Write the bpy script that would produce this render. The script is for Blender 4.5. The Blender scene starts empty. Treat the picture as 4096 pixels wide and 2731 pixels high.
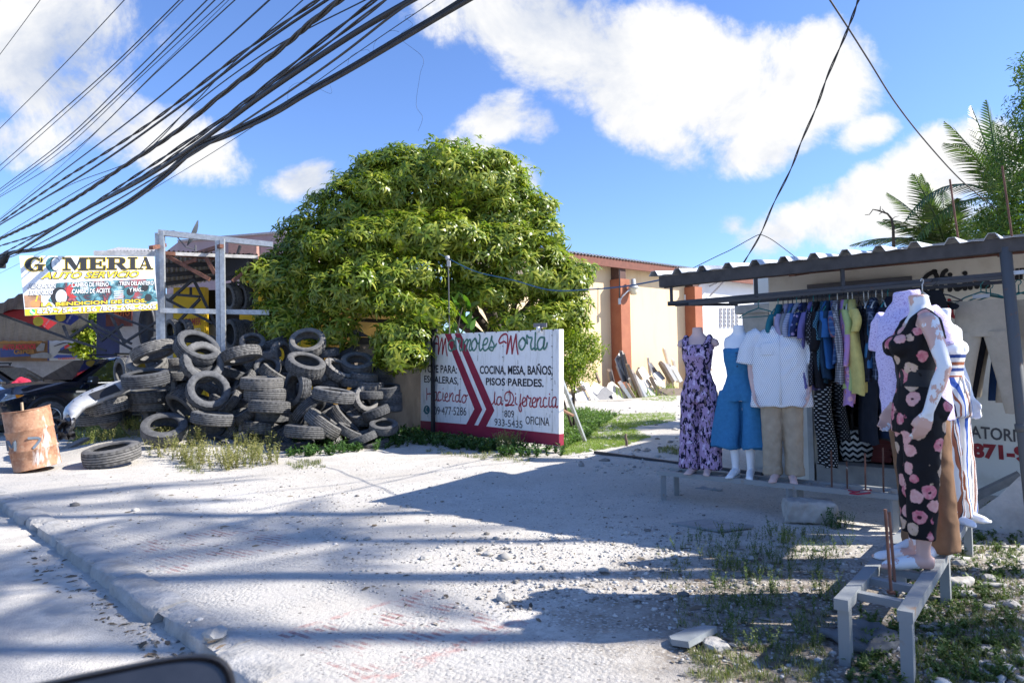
import bpy, bmesh, math, random
import numpy as np
from mathutils import Vector, Matrix, Euler
SC = bpy.context.scene
COL = SC.collection
RAD = math.radians
# ------------------------------------------------------------------ camera
FPX = 2731.0                     # focal length in pixels of the 4096 px wide frame (24 mm on 36 mm)
PITCH, ROLL, EYE = RAD(2.19), RAD(1.0), 1.4
cam_d = bpy.data.cameras.new('camera'); cam = bpy.data.objects.new('camera', cam_d); COL.objects.link(cam)
cam_d.lens, cam_d.sensor_width, cam_d.clip_start, cam_d.clip_end = 24.0, 36.0, 0.05, 3000
_f = Vector((0, math.cos(PITCH), math.sin(PITCH)))
_u0 = Vector((0, -math.sin(PITCH), math.cos(PITCH))); _r0 = Vector((1, 0, 0))
_r = _r0 * math.cos(ROLL) - _u0 * math.sin(ROLL); _u = _u0 * math.cos(ROLL) + _r0 * math.sin(ROLL)
CAM = Vector((0, 0, EYE))
cam.matrix_world = Matrix(((_r.x, _u.x, -_f.x, 0), (_r.y, _u.y, -_f.y, 0), (_r.z, _u.z, -_f.z, EYE), (0, 0, 0, 1)))
cam_d.dof.use_dof = True; cam_d.dof.focus_distance = 8.5; cam_d.dof.aperture_fstop = 4.0
SC.camera = cam
def ray(px, py): return _f + _r * ((px - 2048) / FPX) - _u * ((py - 1365.5) / FPX)
def AT(px, py, d): return CAM + ray(px, py) * d                      # point at forward depth d
def GR(px, py, z=0.0):                                               # point on the level z
    v = ray(px, py); return CAM + v * ((z - EYE) / v.z)
def PL(px, py, p0, n):                                               # point on a plane
    v = ray(px, py); return CAM + v * ((p0 - CAM).dot(n) / v.dot(n))
# ------------------------------------------------------------------ sun, sky, exposure
SUN_EL, SUN_AZ = RAD(38), RAD(93)                                    # azimuth clockwise from +Y
sun_dir = Vector((math.sin(SUN_AZ) * math.cos(SUN_EL), math.cos(SUN_AZ) * math.cos(SUN_EL), math.sin(SUN_EL)))
sl = bpy.data.lights.new('sun', 'SUN'); sun = bpy.data.objects.new('sun', sl); COL.objects.link(sun)
sl.energy, sl.angle, sl.color = 5.0, RAD(0.6), (1.0, 0.955, 0.88)
sun.rotation_euler = (-sun_dir).to_track_quat('-Z', 'Y').to_euler(); sun.location = (30, 0, 30)
SC.view_settings.view_transform = 'Standard'; SC.view_settings.look = 'None'
SC.view_settings.exposure = 1.05; SC.view_settings.gamma = 1.0
SC.cycles.max_bounces = 6; SC.cycles.diffuse_bounces = 3; SC.cycles.transparent_max_bounces = 8
SC.cycles.use_denoising = True
SC.cycles.sample_clamp_indirect = 6.0

def sky_world():
    w = bpy.data.worlds.new('World'); SC.world = w; w.use_nodes = True
    nt = w.node_tree; N, L = nt.nodes, nt.links; N.clear()
    def nd(t, **k):
        n = N.new(t)
        for a, b in k.items(): setattr(n, a, b)
        return n
    def val(i, x):
        if isinstance(x, (int, float)): i.default_value = x
        else: L.new(x, i)
    def M(op, a, b=0.0, c=0.0):
        n = nd('ShaderNodeMath', operation=op); val(n.inputs[0], a); val(n.inputs[1], b); val(n.inputs[2], c); return n.outputs[0]
    out = nd('ShaderNodeOutputWorld'); bg = nd('ShaderNodeBackground'); L.new(bg.outputs[0], out.inputs[0])
    sky = nd('ShaderNodeTexSky', sky_type='NISHITA', sun_disc=False, sun_elevation=SUN_EL, sun_rotation=SUN_AZ, altitude=0, air_density=1.0, dust_density=0.3, ozone_density=2.5)
    tc = nd('ShaderNodeTexCoord'); sep = nd('ShaderNodeSeparateXYZ'); L.new(tc.outputs['Generated'], sep.inputs[0])
    x, y, z = sep.outputs
    ym = M('MAXIMUM', y, 0.02); u = M('DIVIDE', x, ym); v = M('DIVIDE', z, ym)
    # big noise that bends cloud outlines
    cmb = nd('ShaderNodeCombineXYZ'); L.new(u, cmb.inputs[0]); L.new(v, cmb.inputs[1])
    def noise(scale, detail, rough=0.55, off=(0, 0, 0), dist=0.0):
        mp = nd('ShaderNodeMapping'); mp.inputs[1].default_value = off; L.new(cmb.outputs[0], mp.inputs[0])
        n = nd('ShaderNodeTexNoise'); n.inputs['Scale'].default_value = scale; n.inputs['Detail'].default_value = detail
        n.inputs['Roughness'].default_value = rough; n.inputs['Distortion'].default_value = dist; L.new(mp.outputs[0], n.inputs['Vector']); return n.outputs['Fac']
    n1 = noise(6.0, 12, 0.64, dist=0.35); n2 = noise(2.6, 6, 0.55, (3.1, 1.7, 0)); n3 = noise(26, 8, 0.68, (7, 2, 0), .3)
    blobs = CLOUDS
    best = None
    for (px, py, a, b, ang, k) in blobs:
        d = ray(px, py); u0, v0 = d.x / d.y, d.z / d.y; ca, sa = math.cos(RAD(ang)), math.sin(RAD(ang))
        du = M('SUBTRACT', u, u0); dv = M('SUBTRACT', v, v0)
        p = M('MULTIPLY_ADD', du, ca * FPX / a, M('MULTIPLY', dv, sa * FPX / a)); q = M('MULTIPLY_ADD', dv, ca * FPX / b, M('MULTIPLY', du, -sa * FPX / b))
        r2 = M('MULTIPLY_ADD', p, p, M('MULTIPLY', q, q))
        s = M('MULTIPLY', M('SUBTRACT', 1.0, r2), k)
        best = s if best is None else M('SMOOTH_MAX', best, s, 0.35)
    best = M('MAXIMUM', best, -1.6)
    f = M('ADD', best, M('MULTIPLY', M('SUBTRACT', n1, 0.5), 5.0)); f = M('ADD', f, M('MULTIPLY', M('SUBTRACT', n2, 0.5), 1.6)); f = M('ADD', f, M('MULTIPLY', M('SUBTRACT', n3, 0.5), 1.5))
    mr = nd('ShaderNodeMapRange', interpolation_type='SMOOTHSTEP'); L.new(f, mr.inputs[0]); mr.inputs[1].default_value = -0.25; mr.inputs[2].default_value = 1.15
    # wispy thin clouds elsewhere (behind the viewer too)
    dens = mr.outputs[0]
    front = nd('ShaderNodeMapRange'); L.new(y, front.inputs[0]); front.inputs[1].default_value = 0.02; front.inputs[2].default_value = 0.2
    dens = M('MULTIPLY', dens, front.outputs[0])
    # colour of the clouds: white tops, faintly blue-grey thick bases
    cr = nd('ShaderNodeValToRGB'); e = cr.color_ramp.elements
    e[0].position = 0.38; e[0].color = (0.55, 0.63, 0.80, 1); e[1].position = 0.54; e[1].color = (1.0, 1.0, 1.0, 1)
    sh = M('ADD', M('MULTIPLY', n2, 0.55), M('MULTIPLY', n1, 0.45)); L.new(sh, cr.inputs[0])
    cs = nd('ShaderNodeMix', data_type='RGBA', blend_type='MULTIPLY'); cs.inputs['Factor'].default_value = 1.0; L.new(cr.outputs[0], cs.inputs['A']); cs.inputs['B'].default_value = (CLOUD_L,) * 3 + (1,)
    # sky tint
    tn = nd('ShaderNodeMix', data_type='RGBA', blend_type='MULTIPLY'); tn.inputs['Factor'].default_value = 1.0; L.new(sky.outputs[0], tn.inputs['A']); tn.inputs['B'].default_value = SKY_TINT
    mx = nd('ShaderNodeMix', data_type='RGBA'); L.new(dens, mx.inputs['Factor']); L.new(tn.outputs['Result'], mx.inputs['A']); L.new(cs.outputs['Result'], mx.inputs['B'])
    L.new(mx.outputs['Result'], bg.inputs[0]); bg.inputs[1].default_value = 0.113
CLOUD_L, SKY_TINT = 4.4, (0.69, 0.82, 1.11, 1)
# px, py, half width, half height, angle, strength
CLOUDS = [(150, 150, 520, 330, 10, 1.5), (60, 560, 300, 120, 0, .7), (420, 480, 330, 150, -25, 1.2), (640, 560, 330, 150, -15, 1.3), (250, 300, 330, 200, 0, 1.4),
          (1960, 60, 350, 170, -15, 1.2), (2250, 160, 400, 250, -25, 1.7), (2600, 270, 520, 260, -8, 1.9), (2900, 380, 380, 230, -20, 1.7), (3200, 330, 320, 260, 20, 1.6),
          (2550, 470, 330, 150, -35, 1.3), (3080, 560, 260, 130, 20, 1.4), (3450, 540, 130, 70, 20, 1.0), (3300, 180, 200, 130, 0, 1.2),
          (2000, 470, 190, 110, 15, 1.3), (2150, 500, 110, 80, 0, 1.0),
          (1230, 720, 160, 90, 10, 1.35), (1930, 690, 260, 130, -25, 1.2), (3780, 690, 420, 190, 28, 1.9), (3450, 810, 330, 150, 28, 1.8), (3150, 920, 230, 90, 15, 1.2), (3950, 640, 250, 170, 20, 1.8), (3700, 850, 400, 110, 5, 1.2),
          (2930, 900, 70, 40, 0, .6), (2560, 880, 60, 30, 0, .3)]
sky_world()
# trees that stand beside the photo's view and shade its ground: x, y, height ...
SHADE_PALMS = [(9.6, 6.1, 12.5, 3.0, 71, .12), (8.2, 4.2, 9.0, 3.0, 72, .13), (9.8, 3.1, 10.5, 3.2, 73, .12), (10.6, 5.0, 9.6, 3.0, 74, .10)]
SHADE_TREES = [(8.6, 1.9, 4.2, 5.6, 81)]
# ------------------------------------------------------------------ materials
def mat(name, col, rough=0.8, metal=0.0, var=0.18, scale=6.0, bump=0.0, bscale=40.0, spec=0.5, col2=None, mask=(0.45, 0.6), detail=6, coat=0.0, stretch=None):
    m = bpy.data.materials.new(name); m.use_nodes = True; nt = m.node_tree; N, L = nt.nodes, nt.links
    b = N['Principled BSDF']; b.inputs['Roughness'].default_value = rough; b.inputs['Metallic'].default_value = metal
    b.inputs['Specular IOR Level'].default_value = spec
    if coat: b.inputs['Coat Weight'].default_value = coat; b.inputs['Coat Roughness'].default_value = 0.03
    tc = N.new('ShaderNodeTexCoord'); vec = tc.outputs['Object']
    if stretch:
        mp = N.new('ShaderNodeMapping'); mp.inputs['Scale'].default_value = stretch; L.new(vec, mp.inputs[0]); vec = mp.outputs[0]
    n = N.new('ShaderNodeTexNoise'); n.inputs['Scale'].default_value = scale; n.inputs['Detail'].default_value = detail; n.inputs['Roughness'].default_value = 0.62; L.new(vec, n.inputs['Vector'])
    r = N.new('ShaderNodeValToRGB'); L.new(n.outputs['Fac'], r.inputs[0]); e = r.color_ramp.elements
    if col2 is None:
        e[0].position, e[1].position = 0.3, 0.72
        e[0].color = tuple(c * (1 - var) for c in col) + (1,); e[1].color = tuple(min(1, c * (1 + var)) for c in col) + (1,)
    else:
        e[0].position, e[1].position = mask; e[0].color = tuple(col) + (1,); e[1].color = tuple(col2) + (1,)
    L.new(r.outputs[0], b.inputs['Base Color'])
    if bump:
        n2 = N.new('ShaderNodeTexNoise'); n2.inputs['Scale'].default_value = bscale; n2.inputs['Detail'].default_value = 5; L.new(vec, n2.inputs['Vector'])
        bp = N.new('ShaderNodeBump'); bp.inputs['Strength'].default_value = bump; bp.inputs['Distance'].default_value = 0.02; L.new(n2.outputs['Fac'], bp.inputs['Height']); L.new(bp.outputs[0], b.inputs['Normal'])
    return m
class NT:
    """small node-tree helper for patterned materials"""
    def __init__(s, name, rough=0.85, spec=0.3):
        s.m = bpy.data.materials.new(name); s.m.use_nodes = True; s.N, s.L = s.m.node_tree.nodes, s.m.node_tree.links
        s.b = s.N['Principled BSDF']; s.b.inputs['Roughness'].default_value = rough; s.b.inputs['Specular IOR Level'].default_value = spec
        s.tc = s.N.new('ShaderNodeTexCoord')
    def inp(s, i, x):
        if isinstance(x, (int, float)): i.default_value = x
        elif isinstance(x, tuple): i.default_value = x if len(x) != 3 or i.type == 'VECTOR' else x + (1,)
        else: s.L.new(x, i)
    def map(s, src='UV', scale=(1, 1, 1), rot=(0, 0, 0), loc=(0, 0, 0)):
        n = s.N.new('ShaderNodeMapping'); s.L.new(s.tc.outputs[src], n.inputs[0]); n.inputs['Scale'].default_value = scale; n.inputs['Rotation'].default_value = rot; n.inputs['Location'].default_value = loc; return n.outputs[0]
    def noise(s, v, scale, detail=4, rough=.55, out='Fac', dist=0.0):
        n = s.N.new('ShaderNodeTexNoise'); s.L.new(v, n.inputs['Vector']); n.inputs['Scale'].default_value = scale; n.inputs['Detail'].default_value = detail; n.inputs['Roughness'].default_value = rough; n.inputs['Distortion'].default_value = dist; return n.outputs[out]
    def voro(s, v, scale, feature='F1', out='Distance', rnd=1.0):
        n = s.N.new('ShaderNodeTexVoronoi'); n.feature = feature; s.L.new(v, n.inputs['Vector']); n.inputs['Scale'].default_value = scale; n.inputs['Randomness'].default_value = rnd; return n.outputs[out]
    def math(s, op, a, b=0.0, c=0.0):
        n = s.N.new('ShaderNodeMath'); n.operation = op; s.inp(n.inputs[0], a); s.inp(n.inputs[1], b); s.inp(n.inputs[2], c); return n.outputs[0]
    def ramp(s, f, stops, interp='LINEAR'):
        n = s.N.new('ShaderNodeValToRGB'); s.L.new(f, n.inputs[0]); cr = n.color_ramp; cr.interpolation = interp
        while len(cr.elements) < len(stops): cr.elements.new(0.5)
        for e, (p, c) in zip(cr.elements, stops): e.position = p; e.color = (c if isinstance(c, tuple) else (c, c, c)) + (1,)
        return n.outputs[0]
    def mix(s, f, a, b, blend='MIX'):
        n = s.N.new('ShaderNodeMix'); n.data_type = 'RGBA'; n.blend_type = blend; s.inp(n.inputs['Factor'], f); s.inp(n.inputs['A'], a); s.inp(n.inputs['B'], b); return n.outputs['Result']
    def sep(s, v):
        n = s.N.new('ShaderNodeSeparateXYZ'); s.L.new(v, n.inputs[0]); return n.outputs
    def col(s, c): s.inp(s.b.inputs['Base Color'], c); return s
    def bump(s, h, strength=.4, dist=.01):
        n = s.N.new('ShaderNodeBump'); s.L.new(h, n.inputs['Height']); n.inputs['Strength'].default_value = strength; n.inputs['Distance'].default_value = dist; s.L.new(n.outputs[0], s.b.inputs['Normal']); return s
# ------------------------------------------------------------------ mesh builder
class MB:
    def __init__(s): s.v, s.f, s.mi, s.uv, s.n = [], [], [], [], 0
    def add(s, verts, faces, mi=0, uv=None):
        b = s.n; s.v.extend([tuple(p) for p in verts]); s.n += len(verts)
        s.uv.extend(uv if uv is not None else [(0.0, 0.0)] * len(verts))
        for f in faces: s.f.append([i + b for i in f]); s.mi.append(mi)
        return s
    def box(s, c, size, M=None, mi=0, bev=0.0):
        x, y, z = (k / 2 for k in size); c = Vector(c)
        if bev:
            bm = bmesh.new(); bmesh.ops.create_cube(bm, size=1.0)
            for v in bm.verts: v.co = Vector((v.co.x * size[0], v.co.y * size[1], v.co.z * size[2]))
            bmesh.ops.bevel(bm, geom=bm.edges[:], offset=bev, segments=2, affect='EDGES', profile=0.5)
            bm.verts.index_update(); P = [v.co.copy() for v in bm.verts]; F = [[v.index for v in f.verts] for f in bm.faces]; bm.free()
        else:
            P = [Vector((a, b, d)) for d in (-z, z) for b in (-y, y) for a in (-x, x)]
            F = [(0, 2, 3, 1), (4, 5, 7, 6), (0, 1, 5, 4), (2, 6, 7, 3), (0, 4, 6, 2), (1, 3, 7, 5)]
        if M is not None: P = [M @ p for p in P]
        return s.add([p + c for p in P], F, mi)
    def bar(s, a, b, w, h=None, up=(0, 0, 1), mi=0, ext=0.0):
        a, b = Vector(a), Vector(b); h = h or w; d = (b - a); l = d.length; d.normalize(); up = Vector(up)
        x = d.cross(up)
        if x.length < 1e-4: x = d.cross(Vector((1, 0, 0)))
        x.normalize(); z = x.cross(d); M = Matrix((x, d, z)).transposed()
        return s.box((a + b) / 2, (w, l + 2 * ext, h), M, mi)
    def tube(s, pts, r, n=8, mi=0, cap=True, closed=False):
        pts = [Vector(p) for p in pts]; k = len(pts); rs = r if isinstance(r, (list, tuple)) else [r] * k
        V = []; prev = None
        for i, p in enumerate(pts):
            t = (pts[(i + 1) % k] - pts[i - 1]) if (closed or 0 < i < k - 1) else (pts[1] - pts[0] if i == 0 else pts[-1] - pts[-2])
            t = t.normalized() if t.length > 1e-9 else Vector((0, 0, 1))
            if prev is None:
                prev = t.orthogonal().normalized()
            x = prev - t * prev.dot(t); x = x.normalized() if x.length > 1e-6 else t.orthogonal().normalized(); prev = x; y = t.cross(x)
            for j in range(n):
                a = 2 * math.pi * j / n; V.append(p + (x * math.cos(a) + y * math.sin(a)) * rs[i])
        F = []
        for i in range(k if closed else k - 1):
            for j in range(n):
                a, b = i * n + j, i * n + (j + 1) % n; c, d = ((i + 1) % k) * n + (j + 1) % n, ((i + 1) % k) * n + j; F.append((a, b, c, d))
        if cap and not closed: F.append(tuple(range(n - 1, -1, -1))); F.append(tuple(range((k - 1) * n, k * n)))
        return s.add(V, F, mi)
    def lathe(s, prof, n=32, M=None, mi=0, closed=False):
        """prof: (r, z) pairs, turned about Z"""
        V = [Vector((r * math.cos(2 * math.pi * j / n), r * math.sin(2 * math.pi * j / n), z)) for (r, z) in prof for j in range(n)]
        if M is not None: V = [M @ p for p in V]
        k = len(prof); F = []
        for i in range(k if closed else k - 1):
            for j in range(n): F.append((i * n + j, i * n + (j + 1) % n, ((i + 1) % k) * n + (j + 1) % n, ((i + 1) % k) * n + j))
        return s.add(V, F, mi)
    def loft(s, rings, mi=0, cap=(False, False), closed=True, uvw=None):
        """rings of equal length; the seam column is doubled and uv is laid out in metres"""
        n = len(rings[0]); V, U, vv = [], [], 0.0
        for i, R in enumerate(rings):
            R = [Vector(p) for p in R]
            if i: vv += sum(((Vector(rings[i][j]) - Vector(rings[i - 1][j])).length for j in range(n))) / n
            uu = 0.0
            for j in range(n + (1 if closed else 0)):
                V.append(R[j % n]); U.append((uu, vv)); uu += (R[(j + 1) % n] - R[j % n]).length
        m = n + (1 if closed else 0); F = []
        for i in range(len(rings) - 1):
            for j in range(m - 1): F.append((i * m + j, i * m + j + 1, (i + 1) * m + j + 1, (i + 1) * m + j))
        if cap[0]: F.append(tuple(range(n - 1, -1, -1)))
        if cap[1]: F.append(tuple((len(rings) - 1) * m + j for j in range(n)))
        return s.add(V, F, mi, U)
    def prism(s, poly, depth, M=None, mi=0, mi_side=None):
        """poly: 2-D outline in local XY, thickness along local Z from 0 to depth"""
        n = len(poly); V = [Vector((x, y, 0)) for x, y in poly] + [Vector((x, y, depth)) for x, y in poly]
        if M is not None: V = [M @ p for p in V]
        s.add(V, [tuple(range(n - 1, -1, -1)), tuple(range(n, 2 * n))], mi)
        b = s.n - 2 * n
        for i in range(n):
            j = (i + 1) % n; s.f.append([b + i, b + j, b + n + j, b + n + i]); s.mi.append(mi if mi_side is None else mi_side)
        return s
    def ribbon(s, pts, w, nrm, mi=0, lift=0.0, taper=None):
        """a painted stroke: flat strip with round ends along pts (3-D, on a plane of normal nrm)"""
        nrm = Vector(nrm).normalized(); P = [Vector(p) + nrm * lift for p in pts]; Q = []
        for i in range(len(P) - 1):                                     # catmull-rom smoothing
            p0, p1, p2, p3 = P[max(0, i - 1)], P[i], P[i + 1], P[min(len(P) - 1, i + 2)]
            for t in (0, .25, .5, .75) if len(P) > 2 else (0,):
                Q.append(.5 * ((2 * p1) + (p2 - p0) * t + (2 * p0 - 5 * p1 + 4 * p2 - p3) * t * t + (3 * p1 - p0 - 3 * p2 + p3) * t ** 3))
        Q.append(P[-1]); V = []
        for i, p in enumerate(Q):
            t = (Q[min(i + 1, len(Q) - 1)] - Q[max(i - 1, 0)]).normalized(); x = t.cross(nrm).normalized() * (w / 2); V += [p - x, p + x]
        s.add(V, [(2 * i, 2 * i + 1, 2 * i + 3, 2 * i + 2) for i in range(len(Q) - 1)], mi)
        for p, t in ((Q[0], (Q[0] - Q[1])), (Q[-1], (Q[-1] - Q[-2]))):
            t.normalize(); x = t.cross(nrm).normalized()
            s.add([p] + [p + (x * math.cos(a) + t * math.sin(a)) * (w / 2) for a in [math.pi * k / 6 for k in range(7)]], [(0, k, k + 1) for k in range(1, 7)], mi)
        return s
    def text(s, body, o, xv, yv, mi=0, lift=0.0, bold=0.0, shear=0.0, space=1.0):
        """lettering fitted to the parallelogram o, o+xv, o+yv"""
        V, F = glyphs(body, bold, shear, space); o, xv, yv = Vector(o), Vector(xv), Vector(yv); n = xv.cross(yv).normalized() * lift
        return s.add([o + xv * a + yv * b + n for a, b in V], F, mi)
    def build(s, name, mats, parent=None, smooth=False, M=None):
        me = bpy.data.meshes.new(name); me.from_pydata(s.v, [], s.f); mats = mats if isinstance(mats, (list, tuple)) else [mats]
        for m in mats: me.materials.append(m)
        if len(mats) > 1: me.polygons.foreach_set('material_index', s.mi)
        if any(u != (0.0, 0.0) for u in s.uv):
            lay = me.uv_layers.new(name='UVMap'); vi = np.empty(len(me.loops), dtype=np.int32); me.loops.foreach_get('vertex_index', vi)
            lay.data.foreach_set('uv', np.array(s.uv, dtype=np.float32)[vi].ravel())
        if smooth: me.polygons.foreach_set('use_smooth', [True] * len(me.polygons))
        me.update()
        return link(name, me, parent, M)
def link(name, me, parent=None, M=None):
    o = bpy.data.objects.new(name, me); COL.objects.link(o)
    if parent is not None: o.parent = parent; o.matrix_parent_inverse = world(parent).inverted()   # vertices are given in world space
    if M is not None: o.matrix_basis = M
    return o
def world(o):
    b = o.matrix_basis
    return b.copy() if o.parent is None else world(o.parent) @ o.matrix_parent_inverse @ b
def copy_tree(o, M, label=None):
    c = o.copy(); COL.objects.link(c); c.matrix_basis = M
    if label: c['label'] = label
    for ch in list(o.children):
        d = ch.copy(); COL.objects.link(d); d.parent = c
        for g in list(ch.children):
            e = g.copy(); COL.objects.link(e); e.parent = d
    return c
def raw_mesh(name, V, F4, mats, mi=None, smooth=False, uv=None):
    """numpy quads/tris -> mesh; F4 is a list of (array of faces)"""
    me = bpy.data.meshes.new(name); V = np.asarray(V, dtype=np.float32); me.vertices.add(len(V)); me.vertices.foreach_set('co', V.ravel())
    tot = np.concatenate([np.full(len(f), f.shape[1], dtype=np.int32) for f in F4]); idx = np.concatenate([f.ravel() for f in F4]).astype(np.int32)
    me.loops.add(len(idx)); me.loops.foreach_set('vertex_index', idx); me.polygons.add(len(tot))
    st = np.concatenate(([0], np.cumsum(tot)[:-1])).astype(np.int32); me.polygons.foreach_set('loop_start', st)
    for m in (mats if isinstance(mats, (list, tuple)) else [mats]): me.materials.append(m)
    if mi is not None: me.polygons.foreach_set('material_index', np.asarray(mi, dtype=np.int32))
    if smooth: me.polygons.foreach_set('use_smooth', np.ones(len(tot), dtype=bool))
    me.update(calc_edges=True); me.validate(); return me
_gl = {}
def glyphs(body, bold=0.0, shear=0.0, space=1.0):
    k = (body, bold, shear, space)
    if k not in _gl:
        c = bpy.data.curves.new('t', 'FONT'); c.body = body; c.offset = bold; c.shear = shear; c.space_character = space; c.resolution_u = 3
        o = bpy.data.objects.new('t', c); COL.objects.link(o); dg = bpy.context.evaluated_depsgraph_get(); dg.update()
        me = o.evaluated_get(dg).to_mesh(); V = [(v.co.x, v.co.y) for v in me.vertices]; F = [tuple(p.vertices) for p in me.polygons]
        o.evaluated_get(dg).to_mesh_clear(); bpy.data.objects.remove(o); bpy.data.curves.remove(c)
        x0, x1 = min(a for a, _ in V), max(a for a, _ in V); y0, y1 = min(b for _, b in V), max(b for _, b in V)
        _gl[k] = ([((a - x0) / (x1 - x0 or 1), (b - y0) / (y1 - y0 or 1)) for a, b in V], F)
    return _gl[k]
def tag(o, label=None, cat=None, group=None, kind=None):
    for k, v in (('label', label), ('category', cat), ('group', group), ('kind', kind)):
        if v: o[k] = v
    if label and not kind and 'kind' not in o.keys(): o['kind'] = 'thing'
    return o
def thing(name, label, cat, loc=(0, 0, 0), group=None, rz=0.0):
    o = bpy.data.objects.new(name, None); COL.objects.link(o); o.location = loc; o.rotation_euler = (0, 0, rz); o.empty_display_size = .2
    return tag(o, label, cat, group)
def rel(mb, origin):
    """move a builder's vertices so that they sit relative to a thing placed at origin"""
    o = Vector(origin); mb.v = [tuple(Vector(p) - o) for p in mb.v]; return mb
def smoothby(o, ang=35):
    me = o.data; me.polygons.foreach_set('use_smooth', [True] * len(me.polygons))
    try: me.set_sharp_from_angle(angle=RAD(ang))
    except Exception: pass
    return o
def rotM(x, y, z): return Matrix((x, y, z)).transposed()
def lerp(a, b, t): return a + (b - a) * t
S = Vector((.78, -.63, 0)).normalized()      # along the street, towards the right
Nn = Vector((.63, .78, 0)).normalized()      # away from the street
Z = Vector((0, 0, 1))
# ------------------------------------------------------------------ ground, road, kerb
rng = np.random.default_rng(7); random.seed(7)
def pq(p, q): return ((p + q) / math.sqrt(2), (q - p) / math.sqrt(2))        # street coordinates -> X, Y (p along the street, q away from it)
KERB_Q = 1.41
def ground_mat():
    t = NT('dusty limestone ground', .95, .15); o = t.map('Object'); x, y, z = t.sep(o)
    q = t.math('MULTIPLY', t.math('ADD', x, y), .7071); p = t.math('MULTIPLY', t.math('SUBTRACT', x, y), .7071)
    nb = t.noise(o, .5, 6, .6); nm = t.noise(o, 3.0, 7, .65); nf = t.noise(o, 28, 6, .7); nff = t.noise(o, 130, 3, .6)
    base = t.ramp(nb, [(.3, (.44, .405, .355)), (.5, (.52, .485, .435)), (.7, (.60, .57, .52))])
    base = t.mix(t.ramp(nm, [(.42, 0.0), (.66, .75)]), base, (.44, .405, .355))
    base = t.mix(t.ramp(nf, [(.52, 0.0), (.72, .7)]), base, (.30, .285, .265))
    base = t.mix(t.ramp(nf, [(.28, .6), (.42, 0.0)]), base, (.70, .68, .64))
    # earthier, greyer soil among the weeds on the right
    d1 = t.math('ADD', t.math('POWER', t.math('MULTIPLY', t.math('SUBTRACT', x, 2.3), .42), 2), t.math('POWER', t.math('MULTIPLY', t.math('SUBTRACT', y, 3.3), .44), 2))
    soil = t.math('ADD', t.math('SUBTRACT', 1.0, d1), t.math('MULTIPLY', t.math('SUBTRACT', nm, .5), 2.2))
    base = t.mix(t.ramp(soil, [(.0, 0.0), (.75, .9)]), base, (.20, .165, .13))
    v1 = t.voro(o, 42); v2 = t.voro(o, 85)
    pebc = t.ramp(t.voro(o, 42, out='Color'), [(.0, (.34, .32, .30)), (.5, (.55, .53, .49)), (1.0, (.70, .68, .64))])
    gravm = t.ramp(t.math('ADD', nm, t.math('MULTIPLY', nb, .8)), [(.78, 0.0), (.98, .75)])
    base = t.mix(t.math('MULTIPLY', gravm, t.ramp(v1, [(.25, 1.0), (.5, 0.0)])), base, pebc)
    # concrete apron with ribs parallel to the kerb
    w = t.math('ADD', t.math('MULTIPLY', x, .57), t.math('MULTIPLY', y, .82)); w = t.math('ADD', w, t.math('MULTIPLY', nb, .015))
    rib = t.math('SINE', t.math('MULTIPLY', w, 2 * math.pi / .052))
    edge = t.math('ADD', t.math('SUBTRACT', 2.75, q), t.math('MULTIPLY', t.math('SUBTRACT', nm, .5), 1.6))
    ap = t.ramp(edge, [(.0, 0.0), (.25, 1.0)])
    ap = t.math('MULTIPLY', ap, t.ramp(t.math('ADD', t.math('MULTIPLY', nb, .6), t.math('MULTIPLY', nm, .4)), [(.40, .15), (.58, 1.0)]))
    base = t.mix(t.math('MULTIPLY', ap, .75), base, t.ramp(nf, [(.35, (.35, .335, .315)), (.65, (.47, .45, .42))]))
    gn = t.ramp(t.noise(o, 2.1, 4, .65), [(.40, .12), (.62, 1.0)]); ap = t.math('MULTIPLY', ap, gn); base = t.mix(t.math('MULTIPLY', ap, t.ramp(rib, [(.0, .30), (.40, 0.0)])), base, (.30, .28, .27))
    # worn red paint left in the grooves
    b1 = t.math('MULTIPLY', t.math('GREATER_THAN', p, -3.52), t.math('LESS_THAN', p, -2.72)); b2 = t.math('MULTIPLY', t.math('GREATER_THAN', p, -6.3), t.math('LESS_THAN', p, -5.2))
    bq = t.math('MULTIPLY', t.math('GREATER_THAN', q, 1.7), t.math('LESS_THAN', q, 2.75))
    pn = t.noise(t.map('Object', (1, 1, 1)), 4.2, 6, .72)
    red = t.math('MULTIPLY', t.math('MULTIPLY', t.math('ADD', b1, t.math('MULTIPLY', b2, .8)), bq), t.ramp(pn, [(.50, 0.0), (.60, .85)]))
    grv = t.ramp(t.math('ADD', rib, t.math('MULTIPLY', t.math('SUBTRACT', nf, .5), 2.0)), [(.0, 1.0), (.35, 0.0)])
    base = t.mix(t.math('MULTIPLY', t.math('MULTIPLY', red, grv), .7), base, (.25, .06, .06))
    e1 = t.math('LESS_THAN', t.math('ABSOLUTE', t.math('ADD', p, 3.53)), .022); e2 = t.math('LESS_THAN', t.math('ABSOLUTE', t.math('ADD', p, 2.70)), .05)
    base = t.mix(t.math('MULTIPLY', t.math('MULTIPLY', t.math('ADD', e1, e2), bq), t.ramp(t.noise(o, 9, 4, .7), [(.45, 0.0), (.62, .5)])), base, (.42, .17, .15))
    cid = t.sep(t.voro(o, 16, out='Color'))[0]; spk = t.math('MULTIPLY', t.math('LESS_THAN', t.voro(o, 16), t.math('MULTIPLY', cid, .20)), t.math('GREATER_THAN', cid, .50)); base = t.mix(t.math('MULTIPLY', spk, .8), base, (.13, .12, .11))
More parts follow.
